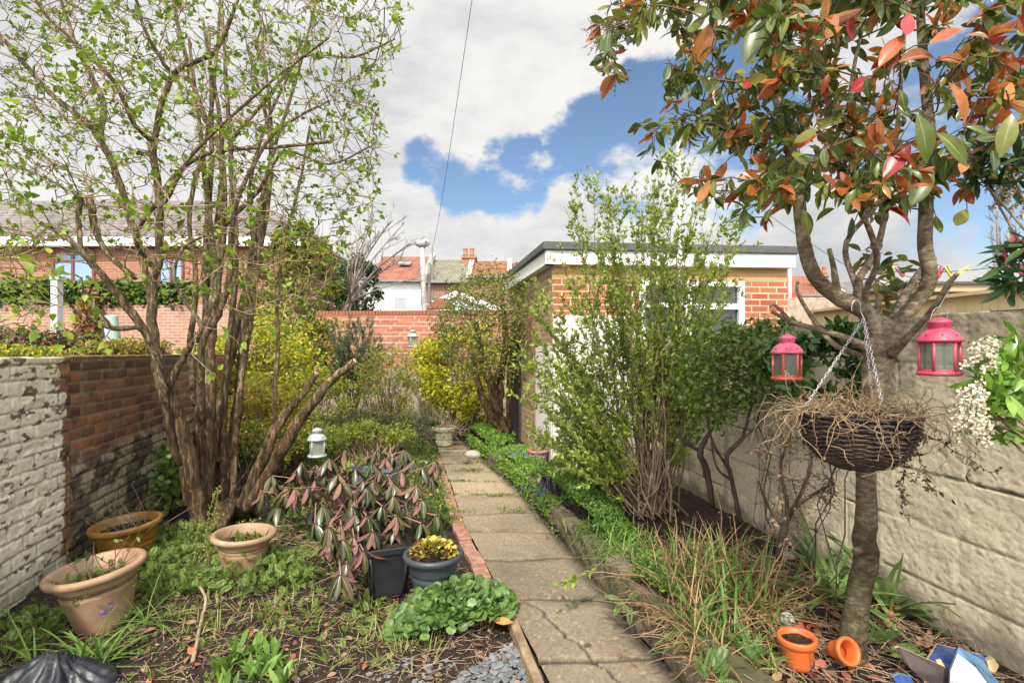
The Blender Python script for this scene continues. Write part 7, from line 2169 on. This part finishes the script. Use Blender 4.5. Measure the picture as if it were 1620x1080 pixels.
    for j in [4.7, 5.25, 5.8, 6.35, 6.9, 7.45]:
        for s0 in range(4):
            y = j + rng.normal() * .03; x = rng.uniform(edge_x(PL, y), edge_x(PR, y)); k = rng.integers(20, 60); P = np.column_stack([x + rng.normal(size=k) * .07, y + rng.normal(size=k) * .03, np.full(k, .01)]); wl.leaves(OVAL_S, P, rdir(k, .4, rng), rdir(k, 1, rng), rng.uniform(.015, .035, k))
    for y in np.arange(4.0, 8.0, .12):
        k = 14; x = edge_x(PR, y) - .02; P = np.column_stack([x + rng.normal(size=k) * .03, y + rng.normal(size=k) * .05, np.full(k, .02) + rng.random(k) * .03]); wl.leaves(OVAL_S, P, rdir(k, .5, rng), rdir(k, 1, rng), rng.uniform(.02, .045, k))
    solo('weeds', wl, leafm('weed_green', [(.09, .16, .03), (.16, .25, .05), (.26, .32, .08), (.07, .13, .03)], .5, .3), 'scattered green weeds along the slab path and bare soil', 'weeds', gp(690, 760), kind='stuff')
    grs = MB()
    for (poly, n_, L_) in (([(240, 940), (640, 930), (640, 1040), (420, 1060), (240, 1010)], 60, .13), ([(560, 1000), (700, 1010), (680, 1060), (520, 1060)], 24, .10), ([(640, 700), (735, 830), (700, 860), (640, 800)], 60, .16), ([(430, 760), (600, 700), (690, 720), (640, 760)], 70, .24)):
        for q in sample_poly(ground_poly(poly), n_, rng): strap(grs, [q[0], q[1], float(soil_h(q[0], q[1]))], 7, L_, .005, rng, droop=.12, up=.7, spread=.02, k=5)
    for q in sample_poly(ground_poly([(880, 830), (960, 850), (1110, 1000), (1180, 1060), (1250, 1070), (1130, 930), (1010, 830)], .2), 90, rng): strap(grs, [q[0], q[1], .2], 6, .16, .006, rng, droop=.16, up=.6, spread=.03, k=5)
    solo('grass', grs, leafm('grass_blade', [(.12, .20, .03), (.20, .29, .05), (.34, .33, .10), (.40, .34, .18)], .5, .35), 'thin grass blades growing through soil on both sides of the path', 'grass', gp(500, 980), kind='stuff')
    yf = MB(); P = patch([(640, 700), (690, 705), (712, 760), (735, 830), (700, 830), (640, 750)], 26, 0, hgt=.02, rng=rng, zf=soil_h); P[:, 2] += .08
    for i in range(7): yf.leaves(leaf(.6, 3, .1, .1, .6), P, rdir(26, .2, rng), rdir(26, 1, rng), .022)
    g = thing('celandine', 'tiny yellow flowers scattered in weeds left of the far path', 'flowers', gp(680, 780)); part('petals', yf, leafm('yellow_petal', [(.75, .55, .02), (.80, .62, .04)], .5, .3), g, kind='stuff'); st = MB(); st.tubes(np.stack([P - [0, 0, .09], P], 1), np.full((1, 2), .0015), 3); part('stalks', st, green_b, g, kind='stuff')
    # ferns
    for (lab, px, py, n, L) in (('small fern fronds beside the photinia trunk foot', 1385, 1020, 14, .17), ('small fern tufts left of the upright orange pot', 1190, 1050, 14, .15), ('tiny fern growing out of the edging wall face', 990, 950, 7, .11), ('green ferny leaves at the very bottom right of the edging', 1130, 1075, 12, .14)):
        c = gp(px, py, .2); g = thing('fern', lab, 'fern', c); m = MB(); m.leaves(FERN, c + rng.normal(size=(n, 3)) * [.03, .03, .0] + [0, 0, .01], rdir(n, .45, rng), rdir(n, 1.2, rng), rng.uniform(L * .6, L, n)); part('fronds', m, leafm('fern_green', [(.10, .18, .05), (.17, .27, .08)], .5, .3), g, kind='stuff')
    # ivy climbing at the lilac foot
    g = thing('ivy', 'dark heart leaved ivy climbing the wall foot behind the brown pot', 'ivy', gp(265, 800)); l = MB(); k = 260; q = sample_poly([(230, 800), (250, 730), (262, 690), (285, 700), (290, 790), (262, 812)], k, rng); P = np.array([at(x, y, 4.6 + rng.normal() * .12) for x, y in q]); P[:, 2] = np.maximum(P[:, 2], .02)
    l.leaves(ROUND, P, rdir(k, -.5, rng), unit(np.array([.3, -1, .5]) + rng.normal(size=(k, 3)) * .4), rng.uniform(.035, .07, k)); part('leaves', l, green_b, g, kind='stuff'); w = MB(); st = grow(np.repeat(gp(268, 812)[None], 9, 0), rdir(9, 1.8, rng), rng.uniform(.3, .7, 9), 7, .08, .1, rng); w.tubes(st, np.full((1, 7), .004), 4); part('stems', w, dark_w, g, kind='stuff')
    # the long bright sprig lying over the path from the edging
    T = MB(); P = smooth_path([at(975, 860, 2.85), at(940, 900, 2.8), at(905, 918, 2.72), at(880, 930, 2.65)], 10); T.tubes(P, np.linspace(.003, .0015, 10)[None], 5)
    g = thing('leafy_sprig', 'single bright green sprig hanging out over the slab path', 'sprig', P[0]); part('stem', T, green_b, g); l = MB(); a, t_, _, _ = along(P[None], 30, .3, 1, rng); l.leaves(OVAL, a, side(t_, .9, rng), rdir(30, 1.5, rng), rng.uniform(.03, .05, 30)); part('leaves', l, green_a, g, kind='stuff')


low_plants()


def drooping_shrub():
    """the rhododendron whose long leaves hang and show purple undersides"""
    rng = np.random.default_rng(71)
    g = thing('rhododendron', 'wilting shrub with drooping dark leaves and dusky purple undersides around the black pots', 'shrub', gp(560, 860))
    spots = [(430, 752, 4.0), (452, 770, 3.9), (470, 745, 3.9), (498, 760, 3.8), (520, 728, 3.9), (545, 712, 3.9), (535, 750, 3.6), (562, 742, 3.7), (590, 712, 4.1), (610, 725, 4.0), (640, 712, 4.1), (655, 728, 4.0), (668, 740, 3.9), (560, 780, 3.5), (590, 760, 3.6), (622, 765, 3.6), (640, 800, 3.5), (668, 790, 3.5),
             (690, 815, 3.4), (510, 800, 3.4), (540, 830, 3.2), (520, 850, 3.15), (560, 848, 3.1), (575, 870, 3.0), (548, 890, 2.95), (590, 840, 3.15), (470, 790, 3.7), (440, 800, 3.8), (605, 800, 3.3), (415, 770, 4.1), (635, 745, 3.7), (580, 815, 3.2), (650, 770, 3.7), (500, 735, 4.1), (625, 835, 3.3), (487, 770, 3.6), (556, 800, 3.3), (600, 745, 3.8)]
    ex = []
    for x, y, Y in spots:
        ex.append((x + rng.normal() * 22, y + rng.normal() * 14 + 6, Y + rng.normal() * .15))
    spots = spots + ex
    tips = np.array([at(x, y, Y) for x, y, Y in spots]); tips[:, 2] = np.maximum(tips[:, 2], .13)
    b = gp(560, 830); B = b + rng.normal(size=(len(tips), 3)) * [.15, .12, 0]
    st = arc_stems(B, tips, rng, 8, .12, .02); w = MB(); w.tubes(st, np.linspace(.008, .0035, 8)[None], 6); part('stems', w, surf('rhodo_stem', [(.16, .11, .07), (.28, .17, .11), (.30, .10, .08)], 12, .8, .2), g, kind='stuff')
    top = MB(); LF = leaf(.31, 6, .16, -.22, .54, .85); RB = leaf(.03, 6, 0, -.22, .3)
    for c, d in zip(tips, unit(st[:, -1] - st[:, -2])):
        n = rng.integers(7, 11); th = np.arange(n) / n * 2 * np.pi + rng.random() * 6
        out = np.stack([np.cos(th), np.sin(th), 0 * th], 1)
        D = unit(out * rng.uniform(.25, 1.15, (n, 1)) + [0, 0, -1.0] + rng.normal(size=(n, 3)) * .16)
        flip = rng.random(n) < .30
        N = unit(out + [0, 0, .35]) * np.where(flip, -1, 1)[:, None]
        s = rng.uniform(.09, .155, n)
        for f_ in (0, 1):
            k = flip == bool(f_)
            for dz in (-.006, .006): top.leaves((RB[0] + [0, 0, dz], RB[1]), c + out[k] * .008, D[k], N[k], s[k], 2)
            top.leaves(LF, c + out[k] * .008, D[k], N[k], s[k], f_)
    part('leaves', top, [leafm('rhodo_top', [(.015, .03, .01), (.03, .055, .015), (.055, .08, .02), (.07, .05, .025)], .3, .1, .55), leafm('rhodo_under', [(.15, .06, .06), (.22, .10, .095), (.12, .045, .04), (.20, .12, .075), (.16, .08, .065)], .6, .1, .3), leafm('rhodo_rib', [(.24, .13, .09), (.30, .20, .12)], .6, 0)], g, kind='stuff')
    # dead twig heap round its foot
    t = MB(); n = 240; p = sample_poly(ground_poly([(420, 840), (520, 830), (640, 880), (660, 930), (520, 900), (430, 880)]), n, rng); S_ = grow(np.column_stack([p, soil_h(p[:, 0], p[:, 1]) + .01]), rdir(n, .12, rng) * [1, 1, .4], rng.uniform(.1, .35, n), 6, .10, -.01, rng); S_[..., 2] = np.maximum(S_[..., 2], -.02 + rng.random((n, 1)) * .09)
    t.tubes(S_, np.linspace(.0028, .0016, 6)[None], 4, cap=False); solo('twig_heap', t, surf('dry_stalk', [(1, 1, 1)]), 'heap of dead twigs on the soil at the foot of the drooping shrub', 'twigs', gp(520, 870), kind='stuff')


drooping_shrub()


# ================================================================== EDGINGS, LITTER AND ODDMENTS
def oddments():
    rng = np.random.default_rng(81)
    # brick edging, left of the path
    bm_ = surf('edging_brick', [(.22, .10, .07), (.33, .17, .12), (.42, .27, .2)], 18, .9, .6, .005, 70)
    g = thing('brick_edging', 'row of worn pinkish bricks set flush along the left of the path', 'brick edging', gp(738, 860)); mb = MB()
    for i, y in enumerate(np.arange(3.42, 7.4, .222)):
        x = edge_x(PL, y) - .058; dx = (edge_x(PL, y + .1) - edge_x(PL, y - .1)) / .2
        mb.box([x + rng.normal() * .006, y, -.018 + rng.uniform(-.008, .008)], [.10, .212, .06], rotz(-math.atan(dx) + rng.normal() * .03) @ rot_axis([1, 0, 0], rng.normal() * .02))
    bevel(part('brick_row', mb, bm_, g, False, kind='stuff'), .007)
    a = np.array([edge_x(PL, 1.7) - .03, 1.7]); b = np.array([edge_x(PL, 2.78) - .03, 2.78]); L = np.linalg.norm(b - a); an = math.atan2((b - a)[1], (b - a)[0])
    bevel(solo('timber_edging', MB().box([*(a + b) / 2, .0], [L, .045, .075], rotz(an)), surf('weathered_board', [(.13, .085, .045), (.24, .165, .09), (.34, .25, .15)], 5, .9, .6, .004, 30, stretch=(3, 3, 3)), 'weathered timber board edging the near end of the slab path', 'timber edging', (*(a + b) / 2, 0), False), .005)
    bevel(solo('brick_strip', MB().box([*((a + b) / 2 - [.045, .22]), -.005], [L * .42, .03, .06], rotz(an)), surf('edging_brick', [(1, 1, 1)]), 'thin red brick strip beside the timber board by the slate chips', 'brick edging', (*((a + b) / 2 - [.045, .22]), 0), False), .005)
    # slate chips
    def chips(name, label, poly, n, s, mat, flat=.25, z=0, lift=.0, zf=soil_h, cat='stones', heap=.0):
        W = ground_poly(poly, z); p = sample_poly(W, n, rng); k = 7
        th = (np.arange(k) / k * 2 * np.pi)[None] + rng.uniform(-.3, .3, (n, k)); r = rng.uniform(.6, 1.0, (n, k)) * rng.uniform(*s, n)[:, None] * .5
        el = rng.uniform(.45, 1, n)[:, None]
        X = r * np.cos(th); Y_ = r * np.sin(th) * el; h = (rng.uniform(.5, 1, n) * flat)[:, None] * r.mean(1, keepdims=True)
        top = np.stack([X * .8, Y_ * .8, np.broadcast_to(h, X.shape)], -1); mid = np.stack([X, Y_, 0 * X], -1); bot = np.stack([X * .8, Y_ * .8, -np.broadcast_to(h, X.shape)], -1)
        V = np.concatenate([top, mid, bot], 1)
        ax = rdir(n, 0, rng); a_ = rng.normal(size=n) * .35; rz_ = rng.uniform(0, 2 * np.pi, n)
        for i in range(n): V[i] = V[i] @ rotz(rz_[i]).T @ rot_axis(ax[i], a_[i]).T
        V += np.column_stack([p, zf(p[:, 0], p[:, 1]) + lift + rng.random(n) * heap])[:, None]
        o = (np.arange(n) * 3 * k)[:, None]; mb = MB(); i = np.arange(k); j = (i + 1) % k
        q1 = np.stack([i + k, j + k, j, i], 1); q2 = np.stack([i + 2 * k, j + 2 * k, j + k, i + k], 1)
        mb.add(V.reshape(-1, 3), (o[:, :, None] + q1[None]).reshape(-1, 4), (o[:, :, None] + q2[None]).reshape(-1, 4), o + i[None], o + (2 * k + i[::-1])[None])
        return solo(name, mb, mat, label, cat, (*W.mean(0), 0), False, kind='stuff')
    slate = leafm('slate', [(.08, .088, .095), (.13, .14, .148), (.20, .21, .215), (.10, .105, .11)], .55, 0, .5, .2)
    chips('slate_chips', 'grey slate chips in the corner between violet leaves and path', [(700, 1090), (760, 1040), (805, 1015), (832, 1005), (868, 1080), (880, 1110), (690, 1110)], 330, (.03, .075), slate, .16, heap=.02)
    chips('slate_chips', 'few scattered grey slate chips in the soil at the bottom', [(560, 1060), (640, 1040), (720, 1040), (700, 1100), (560, 1100)], 110, (.02, .05), slate, .16)
    chips('soil_grit', 'pale grit and bark crumbs over the dark compost', [(0, 1000), (250, 860), (560, 880), (740, 880), (800, 1000), (850, 1120), (0, 1120)], 3600, (.004, .013), leafm('grit', [(.06, .035, .02), (.16, .10, .06), (.30, .23, .15), (.04, .025, .018), (.42, .36, .27)], .9, 0, .2), .6, lift=.004)
    chips('soil_grit', 'crumbs of earth and bark over the raised bed', [(960, 860), (1100, 830), (1250, 880), (1560, 1040), (1620, 1120), (1120, 1120)], 2200, (.004, .014), leafm('grit', [(1, 1, 1)]), .6, z=.2, lift=.004, zf=bed_h)

    def litter(name, label, poly, n, s, mat, z=0, zf=soil_h, lift=.01, tpl=OVAL):
        W = ground_poly(poly, z); p = sample_poly(W, n, rng); l = MB(); P = np.column_stack([p, zf(p[:, 0], p[:, 1]) + lift])
        l.leaves(tpl, P, rdir(n, 0, rng) * [1, 1, .25], rdir(n, 1.6, rng), rng.uniform(*s, n)); return solo(name, l, mat, label, 'fallen leaves', (*W.mean(0), z), kind='stuff')
    dr = leafm('litter_brown', [(.13, .07, .04), (.24, .14, .08), (.34, .23, .14), (.09, .05, .03), (.30, .12, .06)], .8, .1)
    litter('leaf_litter', 'dead brown leaves scattered over the soil on the left', [(0, 1000), (260, 860), (560, 850), (700, 880), (800, 990), (860, 1110), (0, 1110)], 900, (.02, .06), dr)
    litter('leaf_litter', 'red and brown photinia leaves fallen on the raised bed', [(1010, 930), (1200, 900), (1420, 930), (1580, 1060), (1620, 1110), (1130, 1110)], 620, (.03, .075), dr, .2, bed_h)
    red = leafm('fallen_red', [(.50, .03, .04), (.55, .12, .06), (.40, .02, .04), (.60, .22, .14), (.52, .10, .12)], .45, .25)
    litter('red_leaves', 'bright red fallen leaves around the photinia trunk', [(1130, 950), (1250, 940), (1420, 940), (1480, 1000), (1400, 1060), (1150, 1050)], 34, (.05, .085), red, .2, bed_h, .03)
    litter('red_leaves', 'few coral and orange fallen leaves on the near soil', [(0, 1000), (200, 990), (500, 980), (700, 1000), (700, 1080), (100, 1080)], 15, (.04, .07), leafm('fallen_coral', [(.52, .14, .06), (.56, .22, .12), (.45, .10, .12)], .5, .25), 0, soil_h, .02)
    c = gp(786, 1000); c[2] = .06; g = solo('fallen_leaf', MB().leaves(leaf(.42, 6, .1, -.1, .5), [c + [-.02, 0, 0]], [1, -.1, .05], [0, -.5, 1], .105), leafm('red_yellow_leaf', [(.62, .26, .09)], .4, .3), 'single large red and yellow leaf lying by the violet clump', 'fallen leaf', c)
    litter('path_leaves', 'few curled brown leaves on the concrete slabs', [(860, 900), (950, 930), (1010, 1060), (930, 1080), (880, 960)], 8, (.035, .06), dr, 0, lambda x, y: 0 * x + .012, .006)
    # thin straw and twigs over the soil
    t = MB(); n = 1500; p = sample_poly(ground_poly([(0, 1010), (260, 870), (560, 850), (740, 900), (850, 1110), (0, 1110)]), n, rng); S_ = grow(np.column_stack([p, soil_h(p[:, 0], p[:, 1]) + .012]), rdir(n, 0, rng) * [1, 1, .12], rng.uniform(.03, .16, n), 5, .12, 0, rng); t.tubes(S_, np.linspace(.0014, .0008, 5)[None], 3, cap=False)
    solo('twig_litter', t, surf('dry_stalk', [(1, 1, 1)]), 'thin straw and broken twigs strewn over the near soil', 'twigs', gp(450, 1000), kind='stuff')
    t = MB(); n = 1100; p = sample_poly(ground_poly([(1000, 900), (1250, 880), (1480, 950), (1600, 1080), (1130, 1100)], .2), n, rng); S_ = grow(np.column_stack([p, bed_h(p[:, 0], p[:, 1]) + .012]), rdir(n, .05, rng) * [1, 1, .2], rng.uniform(.05, .22, n), 5, .12, 0, rng); t.tubes(S_, np.linspace(.0018, .0009, 5)[None], 3, cap=False)
    solo('twig_litter', t, surf('dry_stalk', [(1, 1, 1)]), 'thin straw and twigs strewn over the raised bed', 'twigs', gp(1250, 1000, .2), kind='stuff')
    # stick
    P = smooth_path([gp(305, 1050) + [0, 0, .02], at(318, 985, 2.75), at(326, 950, 2.85), at(316, 925, 2.95)], 14); P += rng.normal(size=P.shape) * .003
    solo('stick', MB().tubes(P, np.linspace(.010, .007, 14)[None], 8), surf('pale_stick', [(.22, .15, .10), (.38, .28, .19)], 20, .9, .4, stretch=(1, 1, .3)), 'crooked pale brown stick propped upright in the near soil', 'stick', P[0])
    # log and stones beside the white wall foot
    P = smooth_path([at(1065, 800, 3.9) , at(1090, 815, 3.7)], 5)
    # black bag
    c = gp(45, 1100); n = 60; u = np.linspace(-1, 1, n); X, Y_ = np.meshgrid(u, u)
    r = np.sqrt(X ** 2 + Y_ ** 2); an = np.arctan2(Y_, X)
    pk_ = np.sqrt((X - .25) ** 2 + (Y_ - .15) ** 2); hgt = .12 * np.clip(1 - r ** 1.5, 0, 1) ** .75 + .07 * np.clip(1 - pk_ / .55, 0, 1) ** 1.3
    an = np.arctan2(Y_ - .15, X - .25); fold = np.abs(np.sin(an * 6 + 3 * fbm(X * 2, Y_ * 2, 4))) * .045 * r * (1 - r ** 2).clip(0, 1) * 3 + np.abs(fbm(X * 7 + Y_ * 3, Y_ * 2, 8, 3) - .5) * .06 * (r < 1)
    P = np.stack([c[0] + X * .30 + .04 * Y_, c[1] + Y_ * .26, .0 + hgt - fold * .8 + .01], -1); P[..., 2] = np.where(r >= 1, -.03, P[..., 2])
    pk = MB().grid(P)
    g = thing('rubbish_bag', 'crumpled black plastic rubbish bag at the bottom left corner', 'plastic bag', c); bp = surf('bag_black', [(.012, .013, .018), (.03, .032, .04)], 5, .38, .3, .01, 18, spec=.5); part('bag_body', pk, bp, g)
    kn = MB(); tp = at(112, 1040, 2.28); S_ = []
    for i in range(9):
        a_ = i / 9 * 2 * np.pi; q = np.array([math.cos(a_), math.sin(a_), 0]); kn.add([tp + q * .012, tp + q * .05 + [0, 0, -.09], tp + np.array([math.cos(a_ + .7), math.sin(a_ + .7), 0]) * .055 + [0, 0, -.09], tp + np.array([math.cos(a_ + .5), math.sin(a_ + .5), 0]) * .016 + [0, 0, .02 * (i % 2)]], [[0, 1, 2, 3]])
    part('gathered_neck', kn, bp, g)
    # broken blue and white pottery against the wall foot
    yl = surf('raw_clay', [(.55, .40, .18), (.62, .48, .25)], 8, .8, .1); bl = surf('blue_glaze', [(.03, .06, .20), (.06, .12, .32)], 9, .2, .05, spec=.7); wt = surf('white_glaze', [(.66, .68, .72), (.74, .76, .80)], 6, .25, .03); lb = surf('pale_blue_glaze', [(.16, .32, .50), (.24, .42, .60)], 7, .25, .03); dkg = surf('dark_glaze', [(.03, .03, .04), (.09, .06, .05)], 8, .3, .05)

    def shard(label, pts, Y, lean, th, mface, medge, name='pottery_shard'):
        """flat broken piece: outline traced, leaned back, with a clay edge of real thickness"""
        base = np.array([at(x, y, Y) for x, y in pts]); zmin = base[:, 2].min(); base[:, 1] += (base[:, 2] - zmin) * lean
        base[:, 2] = bed_h(base[:, 0], base[:, 1]) + .01 + (base[:, 2] - zmin)
        # bow it slightly
        cx = base[:, 0].mean(); base[:, 1] += -((base[:, 0] - cx) ** 2) * 1.6
        off = np.array([th * .3, th * .9, -th * .2]); n = len(base); mb = MB(); mb.add(np.vstack([base, base + off]), ([list(range(n))], 0), ([list(range(n, 2 * n))[::-1]], 0), ([[i, i + n, (i + 1) % n + n, (i + 1) % n] for i in range(n)], 1))
        o = solo(name, mb, [mface, medge], label, 'broken pottery', base[0], False, group='broken pottery by the wall foot'); return o
    shard('dark glazed shard with a long pale clay edge pointing left', [(1432, 1024), (1440, 1022), (1500, 1052), (1515, 1075), (1470, 1072), (1450, 1050)], 1.96, .5, .016, dkg, yl)
    shard('small upright strip of bare yellow clay between the shards', [(1488, 1026), (1496, 1024), (1507, 1052), (1498, 1056)], 1.97, .3, .008, yl, yl)
    shard('deep blue glazed shard lying against the wall foot', [(1470, 1040), (1500, 1026), (1560, 1040), (1568, 1054), (1530, 1062), (1480, 1058)], 2.02, .6, .014, bl, yl)
    shard('blue edged shard at the very bottom left of the pottery heap', [(1416, 1064), (1428, 1060), (1446, 1062), (1452, 1082), (1430, 1084)], 1.93, .3, .014, bl, lb)
    shard('white glazed shard standing in front with pale blue rim', [(1505, 1078), (1512, 1060), (1530, 1040), (1552, 1056), (1568, 1084), (1510, 1090)], 1.90, .35, .012, wt, lb)
    shard('pale blue curved rim shard behind the white one', [(1524, 1040), (1533, 1032), (1566, 1052), (1582, 1080), (1570, 1084), (1552, 1056)], 1.93, .4, .014, lb, bl)
    shard('broken yellow clay lump at the right of the shards', [(1566, 1048), (1578, 1044), (1584, 1054), (1574, 1066), (1566, 1062)], 2.0, .3, .03, yl, yl)
    c = at(1495, 1070, 1.86); c[2] = bed_h(c[0], c[1]) + .015; th = np.linspace(.2, 2.9, 20)
    P = c + np.stack([.055 * np.cos(th) - .0, 0 * th, .052 * np.sin(th)], 1); m = MB()
    for (r_, rr, mi) in ((.050, .013, 0), (.037, .010, 1)):
        Q = c + np.stack([r_ * np.cos(th), -.006 * mi + 0 * th, r_ * np.sin(th)], 1); m.tubes(Q, np.full((1, 20), rr), 8, mi)
    solo('bowl_fragment', m, [wt, surf('terracotta', [(1, 1, 1)])], 'white curved bowl rim showing red clay inside, in the pottery heap', 'broken pottery', c, group='broken pottery by the wall foot')
    # glass jar lid and stones near orange pot
    c = gp(1243, 985, .2); solo('glass_jar', MB().lathe([[.001, .0], [.028, .0], [.03, .01], [.03, .03], [.026, .032], [.024, .012], [.001, .01]], c + [0, 0, .01], 20, tilt=rot_axis([1, 0, 0], .7)), clearm('jar_glass', (.7, .72, .68), .4), 'small clear glass jar lid lying above the upright orange pot', 'glass lid', c)
    # pale stones by the wall foot under the shrub
    for i, (px, py, s, lab) in enumerate(((1250, 882, .09, 'pale broken stone under the bare shrub by the wall'), (1045, 795, .12, 'whitish stone behind the tall leafy shrub stems'), (748, 722, .16, 'squarish grey stone at the far end of the edging wall'), (668, 735, .13, 'brown stone lying on the soil left of the far path'))):
        z = .2 if px > 740 else 0; c = gp(px, py, z); an1 = np.linspace(0, np.pi, 9); m = MB(); m.lathe(np.stack([np.sin(an1) * s * .5 + .0005, -np.cos(an1) * s * .32], 1), (0, 0, 0), 12)
        V = m.v[-1]; V *= (1 + .35 * (fbm(V[:, 0] * 14 + i, V[:, 2] * 14 + V[:, 1] * 9, i) - .5))[:, None]; m.v[-1] = V * [1.3, .9, 1] + c + [0, 0, s * .15]
        solo('stone', m, surf('pale_stone2', [(.30, .27, .22), (.45, .42, .36)], 14, .95, .7, .01), lab, 'stone', c, False)


oddments()
